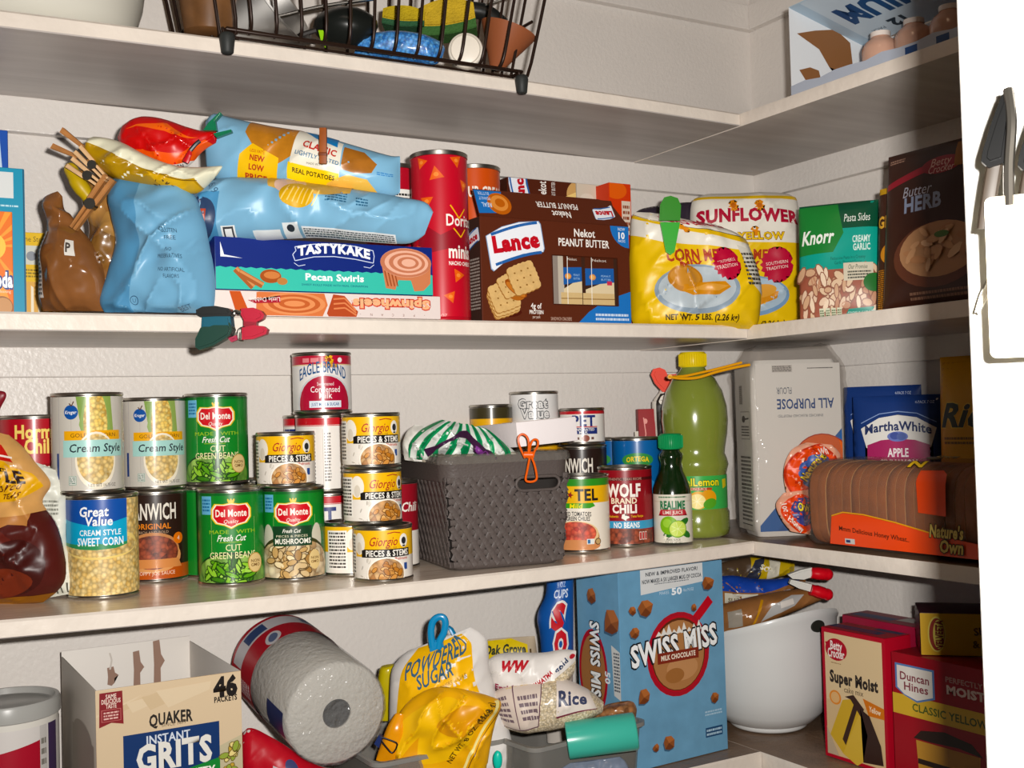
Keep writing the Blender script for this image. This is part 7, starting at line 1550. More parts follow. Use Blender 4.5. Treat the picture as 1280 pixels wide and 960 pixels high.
# ---- clear bins
CLR = film('clear_bin_plastic', '#cfccc6', .78, .1, haze=.8)
def bin_(label, px0, py0, t0, px1, py1, t1, d, h, yaw_add=0, k=.006):
    a_ = at_t(px0, py0, t0); b_ = at_t(px1, py1, t1); w = math.hypot(b_.x-a_.x, b_.y-a_.y); yaw = math.atan2(b_.y-a_.y, b_.x-a_.x)
    t = thing('clear_bin', label, 'bin', (a_.x, a_.y, z4), yaw, 'clear plastic bins'); h = (a_.z+b_.z)/2-z4 if h is None else h
    def ring(e, z, r=.014, n=5):
        P = []
        for cx, cy, q0 in ((w-r+e, r-e, -90), (w-r+e, d-r+e, 0), (r-e, d-r+e, 90), (r-e, r-e, 180)):
            for i in range(n+1):
                q = math.radians(q0+90*i/n); P.append(Vector((cx+r*math.cos(q), cy+r*math.sin(q), z)))
        return P
    bm = bmesh.new(); loft(bm, [ring(-k, .001), ring(-k*.5, h*.5), ring(0, h-.004), ring(-.0016, h-.004), ring(-k*.5-.0016, h*.5), ring(-k-.0016, .0026)], caps=(True, True)); mesh('bin_wall', bm, CLR, t, 50)
    bm = bmesh.new(); loft(bm, [ring(0, h-.006), ring(.004, h-.005), ring(.004, h), ring(-.001, h), ring(-.001, h-.006), ring(0, h-.006)]); mesh('bin_rim', bm, film('clear_bin_rim', '#b9b6b0', .5, .12, haze=.8), t, 50)
    return t, w, yaw
BA, wA, yA = bin_('clear plastic bin holding the powdered sugar bag', 470, 946, 1.275, 632, 930, 1.36, .15, None)
bA = depth(at_y(550, 940, -.20))
# powdered sugar bag with its blue clip
a = Art(); w, h = .115, .130
a.rect(-w/2, 0, w/2, h, '#dcd8d4'); a.poly([(-w*.36, h*.985), (w*.32, h*.99), (w*.37, h*.60), (-w*.30, h*.46), (-w*.42, h*.48)], '#e6b323'); a.poly([(w*.37, h*.60), (w*.02, h*.52), (w*.10, h*.46), (w*.38, h*.40)], '#e0dcd8')
a.text('POWDERED', -.004, h*.885, .0145, '#3f5f74', w=.072, bold=.03, rot=12); a.text('SUGAR', -.003, h*.775, .0125, '#3f5f74', w=.042, bold=.03, rot=11); a.text('10X CONFECTIONERS SUGAR', .002, h*.69, .0036, '#8a6a2a', w=.062, rot=12)
Bag('powdered_sugar_bag', 'yellow and white powdered sugar bag with blue clip standing in a clear bin', 'sugar bag', 1.372, [(492, 1006, 632, 1000, .012), (486, 940, 640, 936, .030), (487, 900, 628, 890, .036), (488, 862, 612, 842, .036), (491, 836, 610, 812, .030), (505, 818, 606, 796, .016), (515, 812, 588, 784, .004)], M('#dcd8d4', .35, coat=.2), seed=52, wr=.004, fr=34, ridge=.006, art=a, W=w, H=h, vo=.17)
m = lens_frame(547, 792, 1.352); k = 1.352/FPX; t = thing('bag_clip', 'blue looped plastic clip on top of the powdered sugar bag', 'clip', mat=m); BLU = M('#1f7fae', .3, coat=.4)
bm = bmesh.new(); tube(bm, [((x-547)*k, -.004, (792-y)*k) for x, y in ((541, 808), (539, 790), (541, 777), (547, 771), (554, 771), (557, 778), (555, 790), (550, 800), (548, 810))], .0042, 10, 4, flat=.7); mesh('clip_loop', bm, BLU, t)
bm = bmesh.new(); prism(bm, [((x-547)*k, (792-y)*k) for x, y in ((536, 800), (553, 798), (555, 808), (538, 814))], -.006, .008, .002); tube(bm, [(6*k, .008, 0), (14*k, .010, 5*k), (20*k, .008, -3*k)], .004, 8, 3, flat=.6); mesh('clip_jaw', bm, BLU, t)
# butterscotch bag in front of it
a = Art(); w, h = .13, .10; a.rect(-w/2, 0, w/2, h, '#e0a823'); a.ell(-.01, h*.5, .05, .04, '#e6b72c'); a.ell(.02, h*.62, .03, .018, '#cf9420'); a.poly([(-w/2, h*.1), (-.03, h*.45), (-.03, h*.05), (-w/2, 0)], '#d89a1e')
a.text('NET WT. 8 OZ. (226.8 g)', .034, h*.45, .0072, '#4a3614', w=.082, bold=.03, rot=58); a.line([(.034, 0), (.062, h*.8)], .004, '#efe2a0'); a.line([(.040, 0), (.064, h*.68)], .0012, '#6a4a1a')
Bag('butterscotch_bag', 'glossy golden yellow candy chip bag leaning on the powdered sugar bag', 'candy bag', 1.318, [(500, 1016, 600, 1012, .010), (490, 950, 612, 935, .020), (492, 915, 618, 905, .026), (500, 892, 626, 880, .026), (515, 874, 616, 872, .020), (535, 862, 588, 864, .010), (548, 859, 566, 860, .002)], M('#d9a924', .18, coat=.7), seed=53, wr=.005, fr=30, ridge=.012, art=a, W=w, H=h, vo=.34)
Bag('orange_packet', 'orange candy packet with a black binder clip beside the paper towel', 'packet', 1.312, [(470, 950, 502, 955, .004), (476, 930, 506, 935, .010), (484, 908, 508, 910, .010), (494, 892, 506, 892, .003)], M('#d99320', .25, coat=.5), seed=54, wr=.002)
m = lens_frame(486, 930, 1.292); k = 1.292/FPX; t = thing('binder_clip', 'small black binder clip pinching the orange candy packet', 'clip', mat=m)
bm = bmesh.new(); prism(bm, [((x-486)*k, (930-y)*k) for x, y in ((468, 929), (474, 918), (478, 921), (474, 934))], -.004, .006, .0012); mesh('clip_body', bm, M('#1f2c5a', .3), t)
bm = bmesh.new(); tube(bm, [((x-486)*k, -.002, (930-y)*k) for x, y in ((475, 920), (492, 926), (497, 930), (493, 939), (488, 939), (476, 924))], .0009, 7, 2); mesh('wire_handle', bm, M('#1c1c20', .3, .5), t)
Bag('green_yellow_packet', 'small yellow and green packet behind the paper towel roll', 'packet', 1.42, [(468, 900, 492, 900, .004), (470, 870, 494, 866, .010), (474, 838, 494, 834, .010), (478, 832, 492, 830, .002)], M('#b5a52c', .3, coat=.4), seed=55, wr=.002)
m = lens_frame(622, 950, 1.33); k = 1.33/FPX; t = thing('teal_clip', 'small teal clip end inside the clear bin beside the sugar bag', 'clip', mat=m); bm = bmesh.new(); blob(bm, (0, 0, 0), (6*k, .004, 12*k), 1, .05); mesh('clip_end', bm, M('#3fb8a4', .3), t)
# ---- right bin with bags of rice and nuts
BB, wB, yB = bin_('clear plastic bin full of rice and nut bags in front of the cocoa box', 668, 930, 1.315, 806, 906, 1.42, .20, None)
RICE = food('rice_grains', ['#d6c4a6', '#e3d5ba', '#c4b08c', '#dccbaa'], 420, .35)
a = Art(); L, H = .12, .05; a.rect(-L/2, 0, L/2, H, RICE); a.poly([(-L/2, H*.12), (-.012, H*.22), (-.004, H), (-L/2, H)], '#cbbdb2'); a.line([(-L/2, H*.12), (-.012, H*.22), (-.004, H)], .0010, '#5a3a4a'); a.line([(-.035, H*.2), (-.03, H)], .0009, '#5a3a4a'); a.lines(-.054, H*.3, -.038, H*.9, 5, '#6a5a60', 3); a.lines(-.028, H*.35, -.010, H*.85, 4, '#6a5a60', 4)
a.poly([(.008, H*.36), (.052, H*.50), (.045, H), (.012, H)], '#d6ccc4'); a.line([(.008, H*.36), (.052, H*.50)], .0018, '#6a2a3a'); a.text('Rice', .027, H*.74, .012, '#3a3f58', w=.03, bold=.05, shear=.25, rot=8)
lying('rice_bag', 'clear bag of white rice with pale label lying in the right bin', 'rice bag', 1.372, [(612, 872, 618, 905, .004), (630, 858, 652, 915, .024), (665, 850, 672, 914, .030), (700, 848, 706, 908, .030), (735, 862, 738, 896, .022), (754, 878, 752, 890, .004)], M('#cdb896', .25, coat=.5), a, L, H, seed=56, wr=.003, fr=40, ridge=.003)
a = Art(); L, H = .11, .045; a.rect(-L/2, 0, L/2, H, '#d9d4cf'); a.text('WW', -.022, H*.74, .010, '#a8242c', w=.034, bold=.09, shear=.4); a.text('Enriched', -.028, H*.18, .007, '#8a2444', w=.034, bold=.06); a.line([(-.002, H*.28), (.04, H*.72)], .005, '#e6e2de'); a.text('MAHATMA', .012, H*.42, .0055, '#a8242c', w=.028, bold=.06, rot=30); a.text('gold', .036, H*.66, .006, '#2a3a5a', w=.018, bold=.05, rot=34); a.ell(.050, H*.82, .0038, .0038, '#b03038'); a.poly([(.002, H*.0), (L/2, H*.0), (L/2, H*.6), (.03, H*.42)], RICE)
lying('rice_bag', 'white bag with red lettering lying on top of the rice in the right bin', 'rice bag', 1.385, [(608, 828, 612, 858, .003), (622, 818, 622, 862, .018), (648, 816, 650, 864, .022), (680, 816, 680, 864, .022), (704, 812, 704, 856, .016), (720, 814, 716, 840, .004)], M('#d4cfc8', .25, coat=.5), a, L, H, seed=57, wr=.003, fr=44, ridge=.004)
a = Art(); L, H = .06, .05; a.rect(-L/2, 0, L/2, H, '#a89a86'); a.poly([(-L/2, H*.55), (.020, H*.60), (.020, H*.88), (.0, H*.99), (-L/2, H*.97)], '#c9b03c'); a.text('Oak Grove', -.006, H*.81, .0068, '#2a3024', w=.048, bold=.06, arch=.001); a.ell(-.006, H*.50, .020, .008, '#4a5a94'); a.rect(.022, H*.5, .024, H*.8, '#4a3a24')
Bag('nut_bag', 'clear bag with yellow arched label behind the rice bags', 'nut bag', 1.475, [(600, 915, 670, 912, .006), (602, 850, 672, 836, .014), (606, 815, 670, 810, .012), (610, 799, 668, 795, .002)], M('#a89a86', .3, coat=.4), seed=58, wr=.002, art=a, W=L, H=H, vo=.40)
Bag('pecan_bag', 'small bag of brown nuts at the back of the right bin', 'nut bag', 1.415, [(745, 902, 795, 896, .004), (742, 892, 796, 886, .016), (752, 884, 792, 878, .012), (764, 880, 786, 876, .003)], food('nuts', ['#8a5a34', '#b07a4a', '#6a3f22', '#a06c40'], 130, .4), seed=59, wr=.004, fr=90)
m = lens_frame(750, 920, 1.345); k = 1.345/FPX; t = thing('teal_roll', 'rolled teal plastic bag lying at the front of the right bin', 'bag roll', mat=m); TEALM = M('#4fa896', .3, coat=.3)
Rm = Matrix.Rotation(math.radians(82), 4, 'Y') @ Matrix.Rotation(math.radians(10), 4, 'Z')
bm = bmesh.new(); lathe(bm, [(18*k, -40*k), (21*k, -42*k), (23*k, -41*k), (23*k, 44*k), (21*k, 46*k), (14*k, 46*k), (14*k, 30*k), (15*k, -38*k), (18*k, -40*k)], 36, mtx=Rm); mesh('roll', bm, TEALM, t, 50)
bm = bmesh.new(); lathe(bm, [(9*k, -41*k), (11*k, -42*k), (12*k, -40*k), (12*k, 30*k), (9*k, 30*k)], 24, mtx=Rm); mesh('inner_turn', bm, M('#3a8f80', .3), t, 50)
Bag('blue_print_bag', 'clear bag with pale blue print at the front of the right bin', 'bag', 1.322, [(690, 1005, 792, 995, .004), (690, 978, 788, 966, .012), (700, 962, 782, 952, .008), (712, 954, 775, 946, .002)], M('#6f7888', .3, coat=.4, var=.3, vscale=60), seed=60, wr=.003, fr=60)
# ---- red plastic cups bag
a = Art(); w, h = .052, .105; a.rect(-w/2, 0, w/2, h, '#1f4f94'); a.rect(w*.30, 0, w/2, h, '#1f4f94'); a.text('50 CT', .002, h*.92, .0055, '#a9bcd8', w=.018); a.text('9 OZ', .002, h*.84, .0055, '#a9bcd8', w=.016); a.text('CUPS', .002, h*.745, .0090, '#d0dae8', w=.026, bold=.03)
a.text('S', .003, h*.50, .026, '#b5242c', w=.019, bold=.10, out='#d9d6d2', ow=.07, rot=-8); a.text('O', .005, h*.21, .026, '#b5242c', w=.020, bold=.10, out='#d9d6d2', ow=.07, rot=-8)
Bag('cups_bag', 'blue bag of plastic cups with red letters standing beside the cocoa box', 'cups bag', 1.548, [(684, 928, 716, 924, .008), (680, 870, 716, 866, .018), (676, 800, 716, 796, .018), (672, 770, 716, 766, .018), (682, 745, 716, 742, .016), (684, 728, 716, 722, .014), (684, 712, 716, 708, .010)], M('#b9b2aa', .25, coat=.5), seed=61, wr=.002, art=a, W=w, H=h, vo=.46)
# ---- cocoa box
sp = at_z(910, 936, z4); yw = math.radians(3); sw = .184; sd = .092; shh = -.2095-z4
sl = Vector((sp.x-sw*math.cos(yw), sp.y-sw*math.sin(yw), z4))
BLUEM = M('#6f9cba', .42, var=.12, vscale=30); CH = ('#8a5230', '#6a3a22', '#a8683e')
def chunk(a, x, y, s_, sd_):
    rn = random.Random(sd_); P = [(x+s_*(.75+.35*rn.random())*math.cos(q*PI/3.5+.3), y+s_*(.75+.35*rn.random())*math.sin(q*PI/3.5+.3)) for q in range(7)]
    a.poly([(p-s_*.12, q-s_*.18) for p, q in P], '#3f5f78'); a.poly(P, CH[0]); a.poly([P[0], P[1], P[2], (x, y)], CH[2]); a.poly([P[4], P[5], P[6], (x, y)], CH[1])
def mug(a, cx, cy, r, ang=0):
    a.ell(cx, cy, r, r*1.02, '#a3202e'); a.ell(cx, cy+r*.01, r*.90, r*.92, '#b3202c'); a.ell(cx, cy, r*.86, r*.88, '#5a2a1a'); a.ell(cx, cy-r*.02, r*.82, r*.84, '#a87850'); a.ell(cx+r*.1, cy-r*.35, r*.5, r*.3, '#b98a62'); a.ell(cx-r*.15, cy-r*.5, r*.3, r*.18, '#99683f')
def art_swiss(w, h):
    a = Art(); a.rect(0, 0, w, h, BLUEM)
    a.rect(w*.20, h*.905, w*.80, h, '#d6d8d8'); a.poly([(w*.20, h*.905), (w*.5, h*.925), (w*.80, h*.94), (w*.8, h*.9), (w*.2, h*.872)], '#d6d8d8') ; a.text('NEW & IMPROVED FLAVOR!', w*.50, h*.972, .0048, '#2a3038', w=w*.50, bold=.03); a.text('NOW MAKES A 5X LARGER MUG OF COCOA', w*.50, h*.936, .0052, '#2a3038', w=w*.57, bold=.03); a.lines(w*.33, h*.915, w*.66, h*.922, 1, '#5a6068', 3)
    a.text('MAKES', w*.42, h*.868, .0040, '#c9d8e2', w=w*.09); a.text('50', w*.54, h*.868, .0085, '#eef4f8', w=w*.10, bold=.06); a.text('8oz MUGS', w*.655, h*.868, .0040, '#c9d8e2', w=w*.10)
    cx, cy, r = w*.54, h*.545, w*.30
    a.line([(cx+r*.55, cy+r*.75), (cx+r*1.10, cy+r*1.22)], r*.24, '#b3202c'); mug(a, cx, cy, r)
    for i in range(9): a.poly([(cx-r*.72+i*r*.16, cy+r*.50), (cx-r*.62+i*r*.16, cy+r*(.62+.07*(i % 3))), (cx-r*.52+i*r*.16, cy+r*.52)], '#e2e0da')
    a.text('SWISS MISS', w*.50, h*.595, .0270, '#f2f4f4', w=w*.83, bold=.05, rot=5, out='#15181c', ow=.055)
    a.rect(cx-r*.70, cy-r*.16, cx+r*.62, cy+r*.10, '#7a2c20'); a.text('MILK CHOCOLATE', cx-r*.04, cy-r*.03, .0062, '#f0e2d0', w=r*1.1, bold=.05)
    for i, (x, y, s_) in enumerate(((.24, .805, .013), (.12, .80, .007), (.85, .885, .011), (.70, .77, .006), (.13, .69, .009), (.20, .36, .011), (.88, .285, .008), (.42, .105, .012), (.30, .095, .006))): chunk(a, w*x, h*y, s_, i)
    a.lines(w*.78, h*.195, w*.95, h*.225, 2, '#a9c4d6', 6); a.rect(w*.78, h*.085, w*.95, h*.135, '#22466a'); a.lines(w*.79, h*.09, w*.94, h*.13, 2, '#a9c4d6', 8); return a
def art_swiss_side(w, h):
    a = Art(); a.rect(0, 0, w, h, BLUEM); a.ell(w*.36, h*.47, w*.34, h*.22, '#a3202e'); a.ell(w*.36, h*.47, w*.29, h*.19, '#9a6c46')
    a.text('SWISS MISS', w*.42, h*.52, .019, '#f2f4f4', w=h*.42, bold=.05, rot=-90, out='#15181c', ow=.055); chunk(a, w*.36, h*.86, .012, 3); chunk(a, w*.82, h*.74, .018, 5); a.poly([(w*.80, h*.63), (w*1.0, h*.60), (w*1.0, h*.36), (w*.84, h*.38)], '#d0d2d0'); a.lines(w*.85, h*.40, w*.98, h*.60, 12, '#5a6068', 4); a.text('50', w*.70, h*.46, .010, '#e6eef4', w=.016, rot=-90, bold=.05); return a
t = thing('cocoa_box', 'tall light blue cocoa box with red mug under the middle shelf', 'box', (sl.x, sl.y, z4), yw)
bm = bmesh.new(); bx(bm, 0, sw, 0, sd, 0, shh, .0014); mesh('carton_body', bm, BLUEM, t, 40)
art_swiss(sw, shh).build('front_print', t, plane_map((0, -.0002, 0), (1, 0, 0), (0, 0, 1)), du=None, clip=(.0006, .0006, sw-.0006, shh-.0006)); art_swiss_side(sd, shh).build('left_print', t, plane_map((-.0002, sd, 0), (0, -1, 0), (0, 0, 1)), du=None, clip=(.0006, .0006, sd-.0006, shh-.0006))
# ---- white mixing bowl with bags in it
bc = at_t(958, 900, 1.70); bc = Vector((bc.x+.004, bc.y, z4)); BWH = M('#d2d2d0', .35, coat=.3)
t = thing('mixing_bowl', 'white plastic mixing bowl with a hole in its raised grip, in the corner', 'bowl', bc)
bm = bmesh.new(); N = 64; prof = [(.052, .001), (.056, .004), (.056, .008), (.066, .012), (.082, .028), (.093, .055), (.099, .085), (.102, .115), (.1035, .132), (.106, .136), (.104, .139), (.1005, .136), (.097, .09), (.088, .045), (.06, .016), (0, .014)]
rings = []
ga = math.radians(-88)
for r_, z in prof:
    ring = []
    for i in range(N):
        q = 2*PI*i/N; lift = (.5+.5*math.cos(q-ga))**2.2*.042*max(0, (z-.085)/.051) if z > .085 else 0
        ring.append(Vector((r_*math.cos(q), r_*math.sin(q), z+lift)))
    rings.append(ring)
loft(bm, rings, caps=(True, False)); mesh('bowl_body', bm, BWH, t, 60)
bm = bmesh.new(); q = ga; P = []
hole = Vector((.1042*math.cos(q), .1042*math.sin(q), .160)); tn = Vector((-math.sin(q), math.cos(q), 0)); on = Vector((math.cos(q), math.sin(q), .05)).normalized()
disc = [hole+on*.0010+tn*.0125*math.cos(2*PI*i/24)+Vector((0, 0, .0085*math.sin(2*PI*i/24))) for i in range(24)]
V = [bm.verts.new(p) for p in disc]; bm.faces.new(V); V2 = [bm.verts.new(p-on*.003) for p in disc]; bm.faces.new(V2[::-1])
for i in range(24): bm.faces.new((V[i], V2[i], V2[(i+1) % 24], V[(i+1) % 24]))
mesh('grip_hole', bm, M('#23241f', .6), t, 40)
BRS = M('#8a5f3c', .3, coat=.6, var=.2, vscale=40)
tb_ = depth(bc)
a = Art(); L, H = .13, .05; a.rect(-L/2, 0, L/2, H, BRS); a.poly([(-.02, H*.25), (.02, H*.42), (.035, H*.78), (.02, H*.86), (-.005, H*.70)], '#a8a6a4'); a.rect(.004, H*.52, .020, H*.74, '#d0c9c2'); a.line([(-.03, H*.2), (-.015, H*.9)], .003, '#b5822c'); a.rect(-.055, H*.3, -.04, H*.8, '#8f877c')
lying('sugar_bag', 'open bag of brown sugar lying in the white mixing bowl, lower one', 'sugar bag', tb_-.06, [(896, 760, 898, 792, .006), (915, 752, 918, 792, .024), (950, 744, 952, 780, .028), (985, 738, 990, 764, .024), (1015, 736, 1020, 752, .012), (1036, 738, 1036, 746, .003)], BRS, a, L, H, 'brown sugar bags in the bowl', seed=62, wr=.002, fr=40, ridge=.003)
a = Art(); L, H = .12, .04; a.rect(-L/2, 0, L/2, H, BRS); a.poly([(-L/2, H*.55), (.01, H*.50), (L/2, H*.75), (L/2, H), (-L/2, H)], '#1f3f94'); a.poly([(-.05, H*.12), (-.01, H*.15), (-.008, H*.46), (-.05, H*.48)], '#c9c4b4'); a.text('SUCROSE', -.030, H*.24, .0055, '#7a7058', w=.032, bold=.06); a.rect(-.006, H*.24, .008, H*.42, '#2a3560'); a.ell(.025, H*.2, .012, .007, '#a8a6b4')
lying('sugar_bag', 'dark blue topped bag of brown sugar on the other one in the white bowl', 'sugar bag', tb_-.015, [(894, 722, 896, 756, .006), (915, 720, 916, 756, .020), (945, 724, 946, 752, .022), (972, 724, 974, 744, .016), (992, 722, 994, 734, .008), (1006, 720, 1006, 728, .003)], BRS, a, L, H, 'brown sugar bags in the bowl', seed=63, wr=.002, fr=44, ridge=.004)
a = Art(); L, H = .11, .04; a.rect(-L/2, 0, L/2, H, '#4a3a2c'); a.poly([(-.012, 0), (L/2, 0), (L/2, H), (-.005, H)], '#b59a2c'); a.poly([(-.02, H*.1), (.0, H*.9), (.014, H), (.0, H*.1)], '#2a2c3a'); a.text('SOFT', .016, H*.55, .008, '#dcd6c4', w=.022, bold=.06, rot=-30); a.poly([(.012, H*.1), (.03, H*.2), (.034, H*.9), (.02, H)], '#cfc9b8')
lying('chip_packet', 'yellow and black packet at the back of the white mixing bowl', 'packet', tb_+.035, [(894, 706, 896, 724, .004), (915, 700, 916, 726, .014), (945, 697, 948, 726, .016), (975, 700, 976, 720, .014), (992, 704, 992, 716, .004)], M('#8a7a3c', .28, coat=.5), a, L, H, seed=64, wr=.003, fr=60, ridge=.004)
m = lens_frame(1010, 725, tb_-.085); k = (tb_-.085)/FPX; t = thing('spring_clamp', 'white spring clamp with red handle tips closing a sugar bag', 'clamp', mat=m); WC = M('#cfcdc6', .35); RC = M('#c4242c', .3, coat=.4)
for nm, pts, col, y0, y1 in (('upper_arm', ((984, 718), (1000, 712), (1014, 709), (1016, 720), (1004, 724), (990, 723)), WC, -.006, .006), ('lower_arm', ((988, 724), (1002, 727), (1014, 730), (1012, 739), (998, 735), (986, 729)), WC, -.006, .006)):
    bm = bmesh.new(); prism(bm, [((x-1010)*k, (725-y)*k) for x, y in pts], y0, y1, .002); mesh(nm, bm, col, t)
for z0, z1 in ((716, 718), (737, 743)):
    bm = bmesh.new(); tube(bm, [((1013-1010)*k, 0, (725-z0)*k), ((1024-1010)*k, 0, (725-(z0+z1)/2)*k), ((1034-1010)*k, 0, (725-z1)*k)], [.0100, .0110, .0108, .0095], 14, 4, flat=.8); blob(bm, ((1034-1010)*k, 0, (725-z1)*k), (.0085, .0085, .0085), 1, 0); mesh('handle_tip', bm, RC, t)
# ---- cake mix boxes on the right wall board (front faces look along -x)
def rbox(name, label, pxl, pyl, pxr, x, d, h, col, art, top=None, side=None, group=None, z=z4, yaw=0):
    a_ = at_x(pxl, pyl, x); b_ = at_x(pxr, pyl+30, x); w = a_.y-b_.y
    t = thing(name, label, 'box', (x, a_.y, z), -PI/2+yaw, group)
    bm = bmesh.new(); bx(bm, 0, w, 0, d, 0, h, .0012); mesh('carton_body', bm, M(col, .42), t, 40)
    art(w, h).build('front_print', t, plane_map((0, -.0002, 0), (1, 0, 0), (0, 0, 1)), du=None, clip=(.0006, .0006, w-.0006, h-.0006))
    if top: top(w, d).build('top_print', t, plane_map((0, 0, h+.0002), (1, 0, 0), (0, 1, 0)), du=None, clip=(.0006, .0006, w-.0006, d-.0006))
    if side: side(d, h).build('left_print', t, plane_map((-.0002, d, 0), (0, -1, 0), (0, 0, 1)), du=None, clip=(.0006, .0006, d-.0006, h-.0006))
    return t, w
BXX = -.2066
def cake(a, x, y, w, h, fl):
    a.poly([(x, y), (x+w*.55, y-h*.18), (x+w*.55, y+h*.55), (x+w*.35, y+h*.95), (x, y+h*.80)], '#cfae4e')
def art_bc(w, h):
    a = Art(); a.rect(0, 0, w, h, '#a81c2c'); a.rect(w*.05, h*.03, w*.955, h*.965, '#d8c09a'); a.rect(w*.05, h*.03, w*.955, h*.45, '#d0b48c')
    a.poly([(w*.06, h*.89), (w*.14, h*.90), (w*.2, h*.80), (w*.12, h*.82)], '#a81c2c'); a.ell(w*.24, h*.845, w*.175, h*.085, '#a81c2c'); a.text('Betty', w*.245, h*.875, .011, '#f0e2dc', w=w*.19, bold=.04); a.text('Crocker', w*.24, h*.815, .011, '#f0e2dc', w=w*.27, bold=.04); a.lines(w*.15, h*.735, w*.31, h*.745, 1, '#8a6a44', 2)
    a.text('Super Moist', w*.50, h*.635, .0145, '#2f2620', w=w*.76, bold=.07); a.text('cake mix', w*.50, h*.555, .0075, '#4a3a2c', w=w*.30)
    a.ell(w*.20, h*.475, w*.095, h*.055, '#d98a44'); a.ell(w*.20, h*.475, w*.07, h*.042, '#dcb07c'); a.poly([(w*.64, h*.52), (w*.96, h*.48), (w*.96, h*.40), (w*.72, h*.40)], '#c9742c'); a.text('Yellow', w*.82, h*.45, .007, '#f0e0c4', w=w*.18, rot=-5, bold=.03)
    a.poly([(w*.10, h*.18), (w*.32, h*.47), (w*.50, h*.50), (w*.60, h*.42), (w*.30, h*.06)], '#c9a548'); a.poly([(w*.30, h*.06), (w*.60, h*.42), (w*.70, h*.38), (w*.66, h*.06), (w*.52, h*.0)], '#d0ae54'); a.poly([(w*.30, h*.17), (w*.52, h*.49), (w*.58, h*.47), (w*.35, h*.13)], '#3a241a'); a.poly([(w*.36, h*.50), (w*.50, h*.53), (w*.66, h*.44), (w*.60, h*.38), (w*.45, h*.49)], '#3a241a'); a.poly([(w*.60, h*.44), (w*.74, h*.40), (w*.90, h*.20), (w*.93, h*.06), (w*.62, h*.04), (w*.70, h*.25)], '#33201a')
    a.poly([(w*.05, h*.03), (w*.24, h*.03), (w*.12, h*.16), (w*.05, h*.24)], '#b9a58c'); return a
def art_bctop(w, d):
    a = Art(); a.rect(0, 0, w, d, '#a81c2c'); a.rect(0, d*.25, w*.8, d*.6, '#2a3560'); a.lines(w*.1, d*.3, w*.7, d*.5, 3, '#a8344a', 3); a.rect(w*.55, d*.7, w*.95, d*.95, '#2a3560'); return a
hb = at_x(1026, 783, BXX).z-z4
tb1, wb1 = rbox('cake_mix_box', 'cream and red super moist cake mix box at the lower right', 1032, 940, 1112, BXX, .048, hb, '#a81c2c', art_bc, art_bctop, group='cake mix boxes')
def art_dh(w, h):
    a = Art(); a.rect(0, 0, w, h, '#8f1422'); a.rect(0, h*.53, w, h*.685, '#c9a54a'); a.poly([(w*.03, h*.92), (w*.34, h*.92), (w*.34, h*.70), (w*.20, h*.645), (w*.10, h*.68), (w*.03, h*.73)], '#5a78a8'); a.poly([(w*.045, h*.905), (w*.325, h*.905), (w*.325, h*.71), (w*.20, h*.66), (w*.10, h*.69), (w*.045, h*.735)], '#d8d2ca'); a.text('Duncan', w*.185, h*.83, .0095, '#7a3a44', w=w*.23, bold=.03); a.text('Hines', w*.195, h*.755, .0095, '#7a3a44', w=w*.19, bold=.03)
    a.text('PERFECTLY', w*.56, h*.875, .0060, '#b08a84', w=w*.27, bold=.04); a.text('MOIST', w*.57, h*.80, .0095, '#d9c4bc', w=w*.28, bold=.07)
    a.text('CLASSIC YELLOW', w*.44, h*.605, .0090, '#4a5a2a', w=w*.56, bold=.03)
    a.poly([(w*.18, h*.36), (w*.66, h*.36), (w*.64, h*.02), (w*.20, h*.02)], '#b98a44'); a.rect(w*.19, h*.185, w*.65, h*.225, '#2a1a14'); a.poly([(w*.16, h*.37), (w*.22, h*.44), (w*.40, h*.475), (w*.60, h*.44), (w*.68, h*.36), (w*.5, h*.385), (w*.3, h*.37)], '#2a1a14'); a.rect(w*.40, h*.02, w*.66, h*.185, '#a87838'); a.rect(w*.42, h*.225, w*.65, h*.36, '#a87a3c'); return a
DHX = -.212
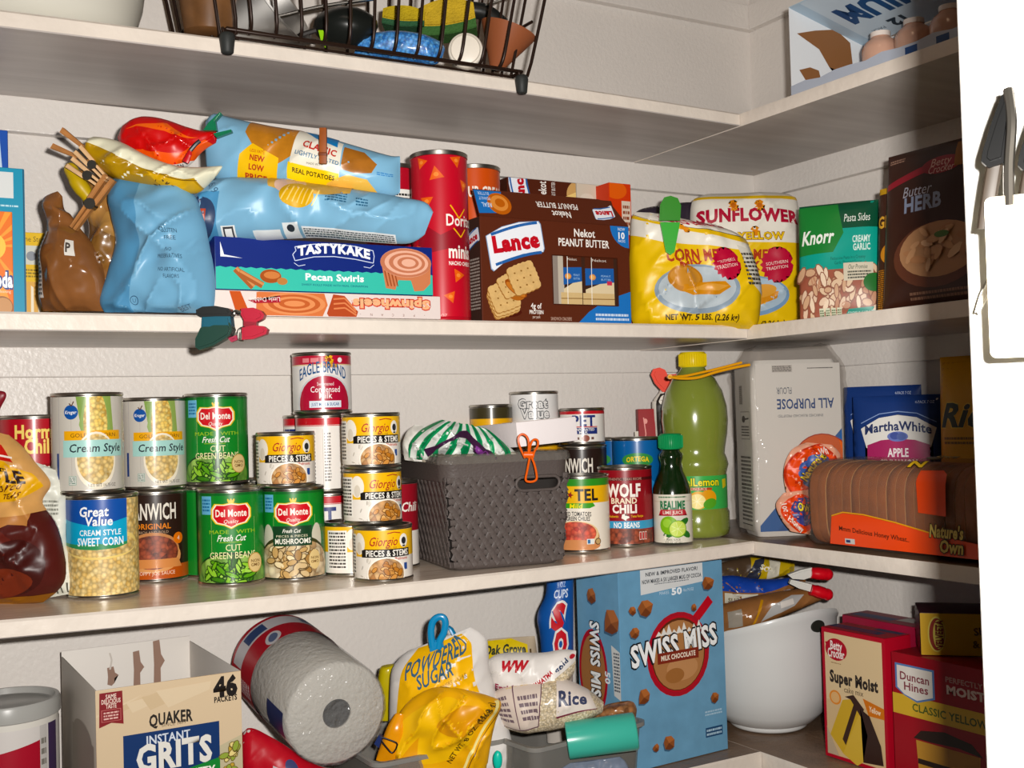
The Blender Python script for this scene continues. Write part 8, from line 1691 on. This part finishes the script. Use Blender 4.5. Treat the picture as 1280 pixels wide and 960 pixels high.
pdh = at_x(1114, 830, DHX)
tb2, wb2 = rbox('cake_mix_box', 'dark red classic yellow cake mix box at the lower right, partly in shadow', 1119, 955, 1290, DHX, .055, at_x(1120, 815, DHX).z-z4, '#8f1422', art_dh, group='cake mix boxes')
zz_ = z4+at_x(1120, 815, DHX).z-z4+.0006
def art_vel(w, h):
    a = Art(); a.rect(0, 0, w, h, '#c9a01c'); a.ell(w*.10, h*.5, h*.20, h*.42, '#d9c66a'); a.ell(w*.10, h*.5, h*.17, h*.38, '#8a2a1c'); a.ell(w*.11, h*.5, h*.12, h*.34, '#d9c66a'); a.text('VELVEETA', w*.115, h*.5, .0080, '#7a2a1c', w=h*.66, rot=90, bold=.07); a.text('SHELLS', w*.42, h*.62, .0085, '#5a3f10', w=w*.2, bold=.05, rot=8); a.text('& CHEESE', w*.44, h*.34, .0085, '#5a3f10', w=w*.26, bold=.05, rot=8); return a
def art_vels(d, h):
    a = Art(); a.rect(0, 0, d, h, '#4a1a24')
    for i in range(9): a.line([(0, h*(i*.16-.3)), (d, h*(i*.16))], .0016, '#2a1018')
    return a
vx = -.205; va = at_x(1150, 790, vx)
t, wv = rbox('pasta_dinner_box', 'yellow pasta dinner box lying across the top of the cake mix boxes', 1150, 790, 1330, vx, .078, .052, '#3a1420', art_vel, None, art_vels, z=zz_, yaw=math.radians(44))
ra = at_x(1060, 800, -.125); rb = at_x(1150, 800, -.125)
t = thing('red_blue_box', 'red and blue box standing behind the super moist cake mix box', 'box', (-.135, ra.y, z4), -PI/2)
bm = bmesh.new(); wr_ = ra.y-rb.y; bx(bm, 0, wr_, 0, .05, 0, hb+.004, .0012); mesh('carton_body', bm, M('#8a1c34', .42), t, 40)
a = Art(); a.rect(0, 0, wr_, .05, '#8a1c34'); a.rect(wr_*.05, .01, wr_*.6, .03, '#2a3a6a'); a.rect(wr_*.62, .02, wr_*.85, .045, '#b9b4ae'); a.build('top_print', t, plane_map((0, 0, hb+.0042), (1, 0, 0), (0, 1, 0)), du=None)
